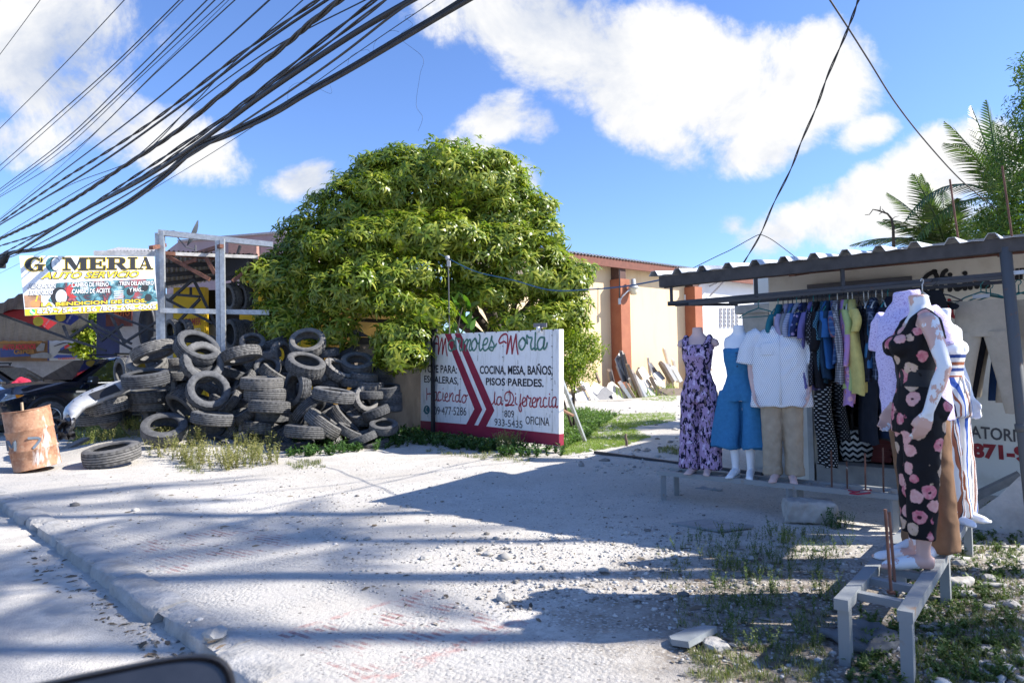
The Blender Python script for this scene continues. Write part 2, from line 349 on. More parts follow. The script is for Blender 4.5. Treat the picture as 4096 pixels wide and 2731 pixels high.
    cid2 = t.sep(t.voro(o, 47, out='Color'))[1]; spk2 = t.math('MULTIPLY', t.math('LESS_THAN', t.voro(o, 47), t.math('MULTIPLY', cid2, .30)), t.math('GREATER_THAN', cid2, .42)); base = t.mix(t.math('MULTIPLY', spk2, t.ramp(nm, [(.35, .25), (.6, .9)])), base, (.19, .175, .16))
    t.col(base)
    h = t.math('ADD', t.math('MULTIPLY', nf, .9), t.math('MULTIPLY', nff, .45)); h = t.math('ADD', h, t.math('MULTIPLY', t.math('MULTIPLY', t.math('SUBTRACT', .45, v1), gravm), 1.0))
    h = t.math('ADD', h, t.math('MULTIPLY', t.math('MULTIPLY', rib, ap), .16)); h = t.math('ADD', h, t.math('MULTIPLY', nm, .6))
    t.bump(h, .6, .018); return t.m
def hills(X, Y):
    h = .28 * np.exp(-(((X + 6.4) / 1.5) ** 2 + ((Y - 12.6) / 1.3) ** 2)) + .10 * np.exp(-(((X + 4.2) / 2.5) ** 2 + ((Y - 13.2) / 1.2) ** 2))
    h += .012 * np.sin(1.7 * X + .6 * Y) * np.sin(1.1 * Y - .8 * X) + .008 * np.sin(4.3 * X - 2.1 * Y) * np.sin(3.9 * Y + .7)
    return h * (Y > 2.2)
def gz(x, y): return float(hills(np.array(x), np.array(y)))
def make_ground():
    pa = np.concatenate(([-400, -200, -100, -60, -40, -30], np.arange(-24, 12.01, .16), [16, 22, 30, 50, 100, 200, 400])); qa = np.concatenate(([KERB_Q], np.arange(1.55, 16, .16), np.arange(16, 40, .8), [50, 70, 100, 160, 260, 420]))
    P, Q = np.meshgrid(pa, qa, indexing='ij'); X, Y = (P + Q) / math.sqrt(2), (Q - P) / math.sqrt(2); Zz = hills(X, Y)
    Zz[:, 0] -= .02
    V = np.stack([X, Y, Zz], -1).reshape(-1, 3); n, m = len(pa), len(qa); I = np.arange(n * m).reshape(n, m)
    F = np.stack([I[:-1, :-1], I[1:, :-1], I[1:, 1:], I[:-1, 1:]], -1).reshape(-1, 4)
    o = link('ground', raw_mesh('ground', V, [F], ground_mat(), smooth=True)); o['kind'] = 'structure'
    # road
    t = NT('dusty worn road', .95, .15); ob = t.map('Object'); a = t.noise(ob, .8, 6, .6); b = t.noise(ob, 60, 4, .7); c = t.noise(ob, 5, 5, .6)
    x, y, z = t.sep(ob); q = t.math('MULTIPLY', t.math('ADD', x, y), .7071)
    base = t.ramp(a, [(.3, (.33, .32, .315)), (.7, (.45, .435, .42))]); base = t.mix(t.ramp(b, [(.5, 0.0), (.7, .5)]), base, (.24, .235, .23))
    dust = t.math('ADD', t.math('MULTIPLY', t.math('SUBTRACT', q, .75), 1.8), t.math('MULTIPLY', t.math('SUBTRACT', c, .5), 1.6))
    base = t.mix(t.ramp(dust, [(.0, 0.0), (.5, .9)]), base, t.ramp(c, [(.35, (.44, .405, .355)), (.65, (.60, .56, .50))]))
    t.col(base); t.bump(t.math('ADD', b, t.math('MULTIPLY', c, .5)), .8, .015)
    mb = MB(); A = [pq(-420, -420), pq(420, -420), pq(420, KERB_Q + .06), pq(-420, KERB_Q + .06)]
    mb.add([(x, y, -.085) for x, y in A], [(0, 1, 2, 3)]); mb.build('road', t.m)['kind'] = 'structure'
    # kerb: rough broken concrete edging
    km = mat('rough kerb concrete', (.36, .345, .325), .95, var=.32, scale=4, bump=.7, bscale=30)
    mb = MB(); r = random.Random(5); p = -17.0
    while p < 6:
        L = r.choice([.5, .9, 1.3, 1.7]); nseg = max(3, int(L / .07)); dz = r.uniform(-.022, -.012); off = r.uniform(-.02, .025); rings = []
        for i in range(nseg + 1):
            pp = p + L * i / nseg - (.012 if i == nseg else 0) + (.012 if i == 0 else 0); e = (.03 if i in (0, nseg) else 0) + r.uniform(0, .014) + (.05 if r.random() < .12 else 0)
            pr = [(KERB_Q - .05 + off + e, -.14), (KERB_Q - .047 + off + e + r.uniform(0, .010), -.05), (KERB_Q - .038 + off + e * 1.4, .010 + dz - e * .6), (KERB_Q - .015 + off + e, .024 + dz - e * .5 + r.uniform(-.004, .004)), (KERB_Q + .10, .026 + dz - e * .2), (KERB_Q + .17, .012 + dz * .5), (KERB_Q + .20, -.03), (KERB_Q + .1, -.14)]
            rings.append([(*pq(pp, q), z) for q, z in pr])
        mb.loft(rings, 0, (True, True)); p += L + r.choice([-.012, -.012, 0, .01])
    o = mb.build('kerb', km); smoothby(o, 40); o['kind'] = 'structure'
make_ground()
# ------------------------------------------------------------------ scatter helpers
def rotz(a):
    c, s = np.cos(a), np.sin(a); R = np.zeros((len(a), 3, 3)); R[:, 0, 0] = c; R[:, 0, 1] = -s; R[:, 1, 0] = s; R[:, 1, 1] = c; R[:, 2, 2] = 1; return R
def scatter(name, temps, P, scale, mats, Rm=None, smooth=False, parent=None, seed=1):
    """join many copies of small templates [(V, [faces by size])] into one mesh"""
    g = np.random.default_rng(seed); n = len(P); pick = g.integers(0, len(temps), n); R = rotz(g.uniform(0, 6.283, n)) if Rm is None else Rm
    VV, FF, off = [], {}, 0
    for k, (V, Fs) in enumerate(temps):
        idx = np.nonzero(pick == k)[0]
        if not len(idx): continue
        W = np.einsum('nij,vj->nvi', R[idx], V) * scale[idx][:, None, None] + P[idx][:, None, :]; VV.append(W.reshape(-1, 3)); o = off + np.arange(len(idx)) * len(V)
        for F in Fs: FF.setdefault(F.shape[1], []).append((F[None] + o[:, None, None]).reshape(-1, F.shape[1]))
        off += len(idx) * len(V)
    return link(name, raw_mesh(name, np.concatenate(VV), [np.concatenate(v) for v in FF.values()], mats, smooth=smooth), parent)
def blade_leaf(L, w, droop, nseg=3, az=0.0, el=0.6, base=(0, 0, 0), roll=0.0):
    """one leaf as a bent tapering strip: returns verts and quads"""
    V = []; F = []; p = np.array(base, float); d = np.array([math.cos(az) * math.cos(el), math.sin(az) * math.cos(el), math.sin(el)]); side = np.array([-math.sin(az), math.cos(az), 0]); side = side * math.cos(roll) + np.cross(d, side) * math.sin(roll)
    prof = [.35, 1.0, .8, 0.04] if nseg == 3 else ([.5, 1.0, .05] if nseg == 2 else [.25, .85, 1.0, .65, .03])
    for i in range(nseg + 1):
        V += [p - side * w / 2 * prof[i], p + side * w / 2 * prof[i]]
        p = p + d * L / nseg; d = d + np.array([0, 0, -droop / nseg]); d /= np.linalg.norm(d)
    for i in range(nseg): F.append((2 * i, 2 * i + 1, 2 * i + 3, 2 * i + 2))
    return V, F
def merge_leaves(ls):
    V, F, o = [], [], 0
    for v, f in ls: V += v; F += [[i + o for i in q] for q in f]; o += len(v)
    return np.array(V, float), [np.array(F, int)]
def grass_temp(r, n=9, h=.12, w=.008, spread=.8):
    return merge_leaves([blade_leaf(h * r.uniform(.5, 1.2), w, r.uniform(.3, 1.1), 2, r.uniform(0, 6.28), r.uniform(1.0 - spread * .6, 1.5), (r.uniform(-.04, .04), r.uniform(-.04, .04), 0)) for _ in range(n)])
def weed_temp(r, h=.22, stems=4, leaf=.035, nl=9):
    ls = []
    for s in range(stems):
        az = r.uniform(0, 6.28); lean = r.uniform(.1, .55); hh = h * r.uniform(.55, 1.15)
        top = np.array([math.cos(az) * lean * hh, math.sin(az) * lean * hh, hh])
        v = [np.array([-.002, 0, 0]), np.array([.002, 0, 0]), top + [.0015, 0, 0], top - [.0015, 0, 0]]; ls.append((v, [(0, 1, 2, 3)]))
        for k in range(nl):
            t = (k + .6) / nl; b = top * t; ls.append(blade_leaf(leaf * r.uniform(.6, 1.25), leaf * .42, .6, 2, r.uniform(0, 6.28), r.uniform(-.1, .9), b, r.uniform(-.6, .6)))
    return merge_leaves(ls)
def leaf_mat(name, c1, c2, c3, rough=.5, trans=.35, spec=.4):
    """leaf colour varies from leaf to leaf; light passes through"""
    t = NT(name, rough, spec); g = t.N.new('ShaderNodeNewGeometry'); c = t.ramp(g.outputs['Random Per Island'], [(.0, c1), (.5, c2), (1.0, c3)]); n = t.noise(t.map('Object'), 1.3, 3)
    c = t.mix(t.ramp(n, [(.35, .0), (.7, .35)]), c, c3); t.col(c)
    tr = t.N.new('ShaderNodeBsdfTranslucent'); tc = t.mix(1.0, c, (1.0, 1.25, .45), 'MULTIPLY'); t.L.new(tc, tr.inputs[0]); ms = t.N.new('ShaderNodeMixShader'); ms.inputs[0].default_value = trans
    t.L.new(t.b.outputs[0], ms.inputs[1]); t.L.new(tr.outputs[0], ms.inputs[2]); out = [n for n in t.N if n.type == 'OUTPUT_MATERIAL'][0]; t.L.new(ms.outputs[0], out.inputs[0]); return t.m
LEAF_WEED = leaf_mat('weed leaf', (.09, .14, .035), (.16, .20, .06), (.26, .26, .10), .6, .3)
LEAF_GRASS = leaf_mat('grass blade', (.07, .115, .025), (.15, .18, .055), (.28, .25, .12), .6, .3)
LEAF_DARK = leaf_mat('creeper leaf', (.03, .08, .02), (.055, .12, .03), (.10, .18, .05), .5, .3)
LEAF_BRIGHT = leaf_mat('fresh grass', (.13, .22, .04), (.22, .31, .06), (.34, .36, .12), .55, .4)
def px_points(poly, n, seed=0, z=True):
    """n points on the ground, evenly spread over an outline given in photo pixels"""
    g = np.random.default_rng(seed); xs = [p[0] for p in poly]; ys = [p[1] for p in poly]; out = []
    while len(out) < n:
        x, y = g.uniform(min(xs), max(xs)), g.uniform(min(ys), max(ys)); c = False; j = len(poly) - 1
        for i in range(len(poly)):
            if (poly[i][1] > y) != (poly[j][1] > y) and x < (poly[j][0] - poly[i][0]) * (y - poly[i][1]) / (poly[j][1] - poly[i][1]) + poly[i][0]: c = not c
            j = i
        if c:
            p = GR(x, y); out.append((p.x, p.y, gz(p.x, p.y)))
    return np.array(out)
# ------------------------------------------------------------------ tyres
def rubber(name, dust, seed):
    t = NT(name, .82, .35); o = t.map('Object', loc=(seed, seed * .7, 0)); inf = t.N.new('ShaderNodeObjectInfo'); rnd = inf.outputs['Random']
    ov = t.N.new('ShaderNodeVectorMath'); ov.operation = 'ADD'; t.L.new(o, ov.inputs[0]); t.L.new(inf.outputs['Location'], ov.inputs[1]); o = ov.outputs[0]
    n = t.noise(o, 5, 7, .65); f = t.noise(o, 34, 5, .7)
    lo = t.mix(rnd, (.024, .025, .029), (.052, .052, .054)); hi = t.mix(rnd, (.125, .129, .137), (.27, .255, .235))
    m = t.ramp(t.math('ADD', t.math('MULTIPLY', n, .65), t.math('MULTIPLY', f, .35)), [(.34, .08), (.60, .55 + dust)]); c = t.mix(m, lo, hi)
    rx, ry, rz = t.sep(t.map('Object')); rr = t.math('SQRT', t.math('ADD', t.math('MULTIPLY', rx, rx), t.math('MULTIPLY', ry, ry)))
    c = t.mix(t.ramp(rr, [(.890, .0), (.90, .75), (.955, .75), (.985, 0.0)]), c, (.012, .012, .013)) if 'tread' in name else t.mix(t.ramp(rr, [(.64, .55), (.70, 0.0)]), c, (.02, .02, .021))
    sc = t.ramp(t.noise(t.map('Object', (3, 3, 40)), 6, 4, .7), [(.58, 0.0), (.7, .45)]); c = t.mix(sc, c, (.19, .185, .175))
    t.col(c); t.bump(f, .35, .006); return t.m
RUB = [rubber('dusty tyre tread', .25, 0), rubber('worn tyre sidewall', .05, 3)]
RUBPALE = [rubber('dry bleached tread', .45, 5), rubber('dry bleached sidewall', .35, 8)]
def tyre_mesh(name, style, w=.30, rim=.60, mats=RUB):
    """unit outer radius, axis along Z"""
    h = w; P = [(rim, h * .80), (rim + .035, h * .93), (rim + .13, h * 1.02), (rim + .24, h * 1.0), (.925, h * .90), (.965, h * .80)]
    lands = [(.965, h * .80)]; g = []
    xs = {'rib': [.80, .53, .42, .22, .11, -.11, -.22, -.42, -.53, -.80], 'block': [.80, .58, .47, .33, .23, .06, -.06, -.23, -.33, -.47, -.58, -.80], 'bald': [.80, .30, .26, -.26, -.30, -.80]}[style]
    tread = []
    for i in range(len(xs) - 1):
        a, b = xs[i] * h, xs[i + 1] * h; crown = lambda q: 1.0 - .030 * (q / h) ** 2 / .64
        if i % 2 == 0: tread += [(crown(a), a - .0), (crown(b), b)]
        else: tread += [(crown(a) - .042, a - .004), (crown(b) - .042, b + .004)]
    outer = P[:-1] + [(.972, h * .84)] + tread + [(.972, -h * .84)] + [(r, -z) for r, z in reversed(P[:-1])]
    inner = [(rim - .005, -h * .74), (rim + .03, -h * .80), (rim + .16, -h * .90), (.86, -h * .80), (.91, -h * .5), (.915, 0), (.91, h * .5), (.86, h * .80), (rim + .16, h * .90), (rim + .03, h * .80), (rim - .005, h * .74)]
    prof = outer + inner; n = 72; mb = MB(); V = []
    nt0, nt1 = len(P) - 1, len(P) - 1 + len(tread) + 2
    for i, (r, z) in enumerate(prof):
        for j in range(n):
            rr = r; zz = z
            if nt0 <= i < nt1 and style != 'bald':
                if style == 'block':
                    if j % 3 == (0 if z > 0 else 1): rr -= .022
                    zz += .012 * (1 if (j // 1) % 2 else -1) * (1 if abs(z) < h * .6 else 0)
                elif abs(z) > h * .46 and j % 3 == 0: rr -= .018
            a = 2 * math.pi * j / n; V.append((rr * math.cos(a), rr * math.sin(a), zz))
    k = len(prof); F = []; MI = []
    for i in range(k):
        for j in range(n):
            F.append((i * n + j, i * n + (j + 1) % n, ((i + 1) % k) * n + (j + 1) % n, ((i + 1) % k) * n + j)); MI.append(0 if nt0 <= i < nt1 - 1 else 1)
    o = bpy.data.meshes.new(name); o.from_pydata(V, [], F)
    for m in mats: o.materials.append(m)
    o.polygons.foreach_set('material_index', MI); o.polygons.foreach_set('use_smooth', [True] * len(F))
    try: o.set_sharp_from_angle(angle=RAD(38))
    except Exception: pass
    o.update(); return o
TY = [tyre_mesh('tyre', 'rib'), tyre_mesh('tyre', 'block', .34, .62), tyre_mesh('tyre', 'rib', .28, .64, RUBPALE), tyre_mesh('tyre', 'bald', .31, .58), tyre_mesh('tyre', 'block', .30, .60, RUBPALE), tyre_mesh('tyre', 'rib', .33, .66)]
def axis_from(px, py, a, b):
    v = ray(px, py).normalized(); r = v.cross(Z).normalized(); u = r.cross(v); a, b = RAD(a), RAD(b)
    return ((r * math.cos(a) + u * math.sin(a)) * math.cos(b) - v * math.sin(b)).normalized()
def put_tyre(loc, ax, R, mesh, label, group='old tyres in the heap', spin=0.0):
    o = bpy.data.objects.new('tyre', mesh); COL.objects.link(o); q = ax.to_track_quat('Z', 'Y').to_matrix() @ Matrix.Rotation(spin, 3, 'Z')
    o.matrix_basis = Matrix.Translation(loc) @ (q * R).to_4x4(); return tag(o, label, 'tyre', group)
def surf(py, px): return 11.55 + 2.3 * (1815 - py) / 450 + (0.25 if px < 800 else 0) - (0.3 if px < 620 and py > 1640 else 0)
A = lambda x, y: (x / 2.0911, 1200 + y / 2.0911); C3 = lambda x, y: (800 + x / 2.24, 1200 + y / 2.24); C6 = lambda x, y: (600 + x / 2.8514, 850 + y / 2.8514)
kA, k3, k6 = 2.0911, 2.24, 2.8514
T = [  # crop, x, y, diameter, axis angle, facing, mesh, label
 (A, 935, 1285, 440, 98, 11, 0, 'tyre lying flat and alone on the sunlit dirt, weeds growing inside it'),
 (A, 1375, 1078, 362, 92, 36, 3, 'smooth tyre tipped up at the foot of the heap with a plant in its hole'),
 (A, 1150, 985, 300, 190, 48, 1, 'upright tyre in the tall weeds with its open side turned left'),
 (A, 915, 955, 250, 172, 28, 0, 'dark tyre half hidden behind the upright one in the tall weeds'),
 (A, 893, 885, 350, 101, 4, 1, 'worn wide tyre leaning just below the grey bumper'),
 (A, 830, 985, 330, 96, 3, 0, 'low tyre under the one leaning below the grey bumper'),
 (A, 668, 955, 230, 120, 24, 3, 'blackish tyre tucked under the drooping end of the grey bumper'),
 (A, 1236, 802, 330, 92, 6, 4, 'dusty tyre lying on another beside the right end of the grey bumper'),
 (A, 1240, 880, 318, 88, 3, 0, 'tyre with pale ribs lying under a dusty one right of the grey bumper'),
 (A, 1225, 655, 378, 97, 9, 0, 'broad tyre with a hard diagonal shadow on its right side'),
 (A, 1230, 540, 318, 101, 36, 1, 'tyre with toothed tread tilted open at the top left of the heap'),
 (A, 1282, 428, 352, -72, 14, 2, 'ribbed tyre arching over a toothed one at the top left of the heap'),
 (A, 1030, 600, 245, 182, 22, 0, 'tyre at the left edge of the heap in front of the black car window'),
 (A, 1412, 345, 270, 92, 4, 0, 'tyre lying flat against the foot of the metal sign posts'),
 (A, 1645, 405, 365, 62, 36, 5, 'big tyre on the top left with its open hole tilted to the sky'),
 (A, 1690, 520, 352, 40, 58, 4, 'pale tyre with a rim line, upper of the two big ones facing out'),
 (A, 1740, 758, 350, 62, 62, 2, 'palest tyre of the heap, lower of the two big ones facing out'),
 (A, 1575, 700, 290, 160, 46, 3, 'tyre peeping out as a crescent left of the palest tyre'),
 (A, 1462, 515, 205, 95, 2, 0, 'short bit of dark tyre wedged between two stacks at the upper left'),
 (A, 1490, 635, 200, 90, 3, 5, 'shaded tyre in the dark gap under a wedged one at the upper left'),
 (A, 1550, 880, 335, 222, 22, 1, 'arched tyre sloping down right, just left of the palest tyre'),
 (A, 1455, 965, 290, 112, 34, 0, 'tyre showing a dark hole under the arched one left of the palest tyre'),
 (A, 1780, 990, 350, 82, 5, 2, 'tyre lying flat below the palest tyre, top of three stacked ones'),
 (A, 1725, 1085, 300, 90, 2, 3, 'bald smooth tyre in the middle of three stacked ones below the palest'),
 (A, 1733, 1222, 325, 90, 20, 0, 'bottom tyre of a stack with its dark opening among low weeds'),
 (C3, 270, 918, 255, 143, 10, 0, 'tyre standing on edge right under the palest tyre, leaning right'),
 (C3, 402, 1032, 190, 120, 5, 1, 'small blocky tyre half buried right of the standing edge-on one'),
 (C3, 470, 385, 172, 90, 42, 0, 'small tyre arching up at the back by the metal post'),
 (C3, 370, 492, 352, -78, 13, 4, 'blocky off-road tyre at the upper middle over a dark hollow'),
 (C3, 640, 392, 285, 111, 3, 2, 'tyre perched slanting on the crest of the heap behind a blocky one'),
 (C3, 728, 482, 205, 8, 42, 0, 'tyre on edge turned right at the crest, next to the slanted one'),
 (C3, 610, 490, 210, 100, 4, 3, 'dim tyre under the slanted crest one'),
 (C3, 965, 385, 322, 98, 42, 5, 'large dark tyre at the crest with a blue patch seen through its hole'),
 (C3, 1297, 470, 275, 122, 12, 0, 'dark tyre tipped on edge under leaves with dappled sun spots'),
 (C3, 1410, 570, 300, 88, 31, 3, 'wide shaded tyre lying open below the dappled tipped one'),
 (C3, 960, 512, 292, 83, 3, 4, 'tyre lying flat just under the large dark one at the crest'),
 (C3, 945, 585, 352, 74, 25, 1, 'tilted tyre with an oval dark hole below the flat one near the crest'),
 (C3, 1245, 635, 315, 60, 22, 4, 'pale thin-walled tyre sliding right with sunlight on its rim'),
 (C3, 380, 595, 292, 98, 54, 2, 'tyre ring facing out in the upper middle, left of a pair'),
 (C3, 605, 608, 222, 95, 54, 4, 'smaller tyre ring facing out in the upper middle, right of a pair'),
 (C3, 285, 655, 245, 72, 3, 0, 'tyre back with pale ribs beside the palest tyre'),
 (C3, 410, 730, 235, 140, 8, 1, 'tyre with zigzag tread leaning against the palest one'),
 (C3, 675, 685, 310, 55, 6, 1, 'broad tyre with wavy tread sloping right in the middle of the heap'),
 (C3, 555, 745, 372, 88, 4, 0, 'top tyre of the neat stack in the middle of the heap'),
 (C3, 582, 845, 362, 86, 2, 5, 'second tyre down in the neat stack in the middle'),
 (C3, 622, 955, 365, 85, 1, 0, 'third tyre down in the neat stack, in deep shade with a sun fleck'),
 (C3, 645, 1045, 325, 86, 1, 3, 'lowest shaded tyre of the neat stack in the middle'),
 (C3, 872, 785, 342, 175, 30, 4, 'tyre standing upright on its tread in the centre of the heap'),
 (C3, 1085, 690, 245, 113, 5, 2, 'brownish pale tyre right of the upright one in the centre'),
 (C3, 1165, 765, 305, -85, 8, 1, 'tyre arching over a wide flat one on the right side'),
 (C3, 1198, 852, 382, 80, 6, 2, 'widest flat tyre on the right with clean parallel ribs'),
 (C3, 1385, 745, 205, 85, 2, 0, 'short flat tyre at the upper right beside a pale ring'),
 (C3, 1480, 890, 232, 30, 52, 4, 'tan tyre ring facing out at the right of the heap'),
 (C3, 1578, 1010, 192, 110, 3, 1, 'tyre end poking out right of the leaning ribbed ones'),
 (C3, 972, 985, 345, -48, 16, 0, 'tyre curving over a dark hollow in front of the centre'),
 (C3, 1105, 1108, 362, 52, 6, 5, 'muddy ribbed tyre leaning down right, first of three leaning ones'),
 (C3, 1290, 1080, 322, 42, 8, 5, 'ribbed tyre leaning down right, second of three leaning ones'),
 (C3, 1440, 1050, 302, 52, 5, 0, 'ribbed tyre leaning down right, third of three leaning ones'),
 (C3, 1645, 1135, 222, 88, 24, 3, 'bowl-like tyre on the ground at the far right foot of the heap'),
 (C3, 945, 1178, 372, 84, 3, 0, 'tyre lying flat on top of the round one at the front foot'),
 (C3, 850, 1303, 344, 90, 12, 0, 'front tyre with white rib lines on the ground beside dry grass'),
 (C3, 540, 1148, 330, 82, 1, 1, 'flat tyre in shade behind the dry yellow grass'),
 (C3, 1460, 1240, 225, 110, 3, 2, 'low grey tyre leaning at the foot under the third leaning one'),
 (C3, 440, 1240, 300, 88, 4, 4, 'pale tyre almost buried by the yellow grass'),
 (C3, 1475, 692, 195, 85, 4, 0, 'top dark tyre of the shaded pile beneath the wide open one'),
 (C3, 1525, 775, 185, 87, 3, 5, 'middle dark tyre of the shaded pile near the concrete wall'),
 (C3, 1520, 850, 185, 88, 2, 0, 'lowest dark tyre of the shaded pile near the concrete wall'),
 (C3, 1130, 470, 220, 95, 6, 3, 'dark tyre in the shade between crest and dappled one'),
 (C3, 1340, 1180, 200, 60, 8, 0, 'shadowed tyre peeking out between the leaning ribbed ones'),
 (C3, 1000, 860, 220, 60, 10, 3, 'dark tyre behind the upright one in the centre'),
 (C3, 180, 780, 300, 70, 20, 0, 'tyre behind the palest one, seen through its hole'),
 (C3, 1635, 608, 158, 90, 14, 0, 'top tyre of the upper stack against the concrete wall'),
 (C3, 1635, 655, 152, 90, 4, 5, 'second tyre of the upper stack against the concrete wall'),
 (C3, 1632, 698, 150, 90, 3, 0, 'third tyre of the upper stack against the concrete wall'),
 (C3, 1630, 740, 150, 90, 2, 5, 'bottom tyre of the upper stack against the concrete wall'),
 (C3, 1675, 800, 175, 92, 14, 0, 'top tyre of the lower stack against the concrete wall'),
 (C3, 1690, 860, 205, 90, 3, 0, 'second tyre of the lower stack against the concrete wall'),
 (C3, 1692, 912, 208, 90, 2, 5, 'third tyre of the lower stack against the concrete wall'),
 (C3, 1694, 965, 208, 90, 1, 3, 'bottom tyre of the lower stack against the concrete wall'),
 (C6, 265, 1345, 168, 186, 26, 0, 'tyre on its tread behind the heap, just right of the sign posts'),
 (C6, 410, 1350, 160, 184, 20, 5, 'darker tyre on its tread behind the heap by the yellow wall'),
 (C6, 610, 1430, 270, 75, 6, 3, 'tyre slumped flat behind the heap by the yellow wall'),
 (C6, 720, 1500, 250, 88, 3, 0, 'tyre at the back of the heap left of the thick metal post'),
 (C6, 935, 960, 318, 186, 26, 5, 'left one of two tyres hanging inside the metal frame'),
 (C6, 1085, 968, 315, 184, 22, 5, 'right one of two tyres hanging inside the metal frame'),
]
def put_list():
    g = random.Random(3)
    for (cr, x, y, D, a, b, mi, lab) in T:
        k = {A: kA, C3: k3, C6: k6}[cr]; px, py = cr(x, y); D = D / k
        back = cr is C6
        if back: d = 14.9 if y > 1200 else 15.2
        elif 'concrete wall' in lab and 'stack' in lab: d = 14.1 if 'upper' in lab else 13.2
        else:
            d = .55 * surf(py, px) + .45 * (.70 * FPX / D) if D > 120 else surf(py, px) + .2
            d = max(10.2, min(14.6, d))
        if 'flat and alone' in lab: d = 10.45
        R = min(.43, max(.26, D * d / FPX / 2)); loc = AT(px, py, d); put_tyre(loc, axis_from(px, py, a, b), R, TY[mi], lab, spin=g.uniform(0, 6))
    # the ones deep in the gaps
    g = random.Random(11); n = 0
    for py in range(1420, 1800, 62):
        for px in range(640, 1560, 92):
            x, y = px + g.uniform(-25, 25), py + g.uniform(-15, 15)
            top = 1395 + 60 * abs((x - 950) / 500) ** 2 + (90 if x > 1250 else 0)
            if y < top + 50: continue
            d = surf(y, x) + .62; put_tyre(AT(x, y, d), axis_from(x, y, 90 + g.gauss(0, 35), g.uniform(0, 25)), .33, TY[g.choice([0, 3, 5])], 'worn black tyre wedged deep in the shaded gaps of the heap', 'tyres in the gaps of the heap', g.uniform(0, 6)); n += 1
    # a row standing on a rack inside the shop
    labs = ['first and nearest black tyre', 'second black tyre', 'third black tyre', 'fourth black tyre', 'last and farthest black tyre']
    for i, x in enumerate((960, 1075, 1190, 1300, 1400)):
        px, py = C6(x, 1385 + i * 8); put_tyre(AT(px, py, 15.7 + .42 * i), axis_from(px, py, 184, 24), .36, TY[5], labs[i] + ' of the row standing under the shop roof', 'tyres standing in a row in the shop')
put_list()
# ------------------------------------------------------------------ rusty drum
def drum():
    t = NT('rusty painted steel', .75, .4); o = t.map('Object'); n = t.noise(o, 3.2, 7, .62); f = t.noise(o, 22, 5, .7); s = t.noise(t.map('Object', (3, 3, .6)), 2.6, 5, .6)
    c = t.ramp(n, [(.32, (.24, .10, .055)), (.5, (.40, .21, .12)), (.66, (.17, .08, .045))]); x, y, z = t.sep(o)
    w = t.ramp(t.math('ADD', s, t.math('MULTIPLY', t.math('ADD', x, 7.0), .55)), [(.60, 0.0), (.70, 1.0)]); c = t.mix(t.math('MULTIPLY', w, .85), c, (.62, .60, .60)); c = t.mix(t.ramp(f, [(.5, 0.0), (.75, .55)]), c, (.52, .36, .24)); t.col(c); t.bump(f, .3, .004)
    p = GR(150, 1880); Rr = .30; H = .875; lean = Matrix.Rotation(RAD(-9), 4, Vector((0, 1, 0))) @ Matrix.Rotation(RAD(4), 4, Vector((1, 0, 0)))
    M = Matrix.Translation(p + Vector((0, 0, .045))) @ lean
    root = thing('oil_drum', 'rusty orange steel drum with whitish flaking paint, leaning beside the road', 'drum', p); mb = MB()
    prof = [(Rr - .012, .02), (Rr, 0), (Rr + .006, .006), (Rr, .014)]
    for zc in (.29, .58): prof += [(Rr, zc - .028), (Rr + .011, zc - .012), (Rr + .011, zc + .004), (Rr, zc + .02)]
    prof += [(Rr, .80), (Rr - .004, H - .014), (Rr + .008, H - .008), (Rr + .008, H), (Rr - .004, H + .002), (Rr - .01, H - .01), (Rr - .012, .05), (.0, .045)]
    g = random.Random(2); mb.lathe(prof, 40)
    for i, v in enumerate(mb.v):                                                          # dents
        a = math.atan2(v[1], v[0]); k = 1 + .012 * math.sin(3 * a + 5 * v[2]) + .014 * math.sin(5 * a - 3 * v[2]) * (v[2] > .6); mb.v[i] = (v[0] * k, v[1] * k, v[2] + (.012 * math.sin(2 * a) if v[2] > .8 else 0))
    mb.v = [tuple(M @ Vector(v)) for v in mb.v]; smoothby(mb.build('shell', t.m, root), 50)
    mb = MB(); mk = mat('faded blue grey stencil', (.12, .15, .19), .8)                     # remains of a stencil
    for px0, px1, py0, py1, st in ((115, 160, 1752, 1790, [[(0, 1), (1, .95), (.45, .0)]]), (28, 62, 1765, 1800, [[(0, 1), (.15, 0)], [(.15, 1), (.55, .3), (.9, 1), (.95, 0)]])):
        for q in st:
            P = []
            for a, b in q:
                v = ray(lerp(px0, px1, a), lerp(py1, py0, b)); ax = M.to_3x3() @ Z; oc = CAM - M.translation; d = v - ax * v.dot(ax); m = oc - ax * oc.dot(ax)
                A_, B_, C_ = d.dot(d), 2 * d.dot(m), m.dot(m) - (Rr + .011) ** 2; dis = B_ * B_ - 4 * A_ * C_
                if dis > 0: P.append(CAM + v * ((-B_ - math.sqrt(dis)) / (2 * A_)))
            if len(P) > 1: mb.ribbon(P, .034, -ray(95, 1775), 0, .004)
        mb.build('stencil_mark', mk, root); mb = MB()
    mb = MB(); top = M @ Vector((.02, .02, H)); mb.bar(top + Vector((-.04, 0, -.45)), top + Vector((-.10, .0, .10)), .035, .02)
    tag(mb.build('wood_stick', mat('weathered stick', (.36, .27, .18), .9)), 'short weathered stick poking out of the rusty drum', 'stick')
drum()
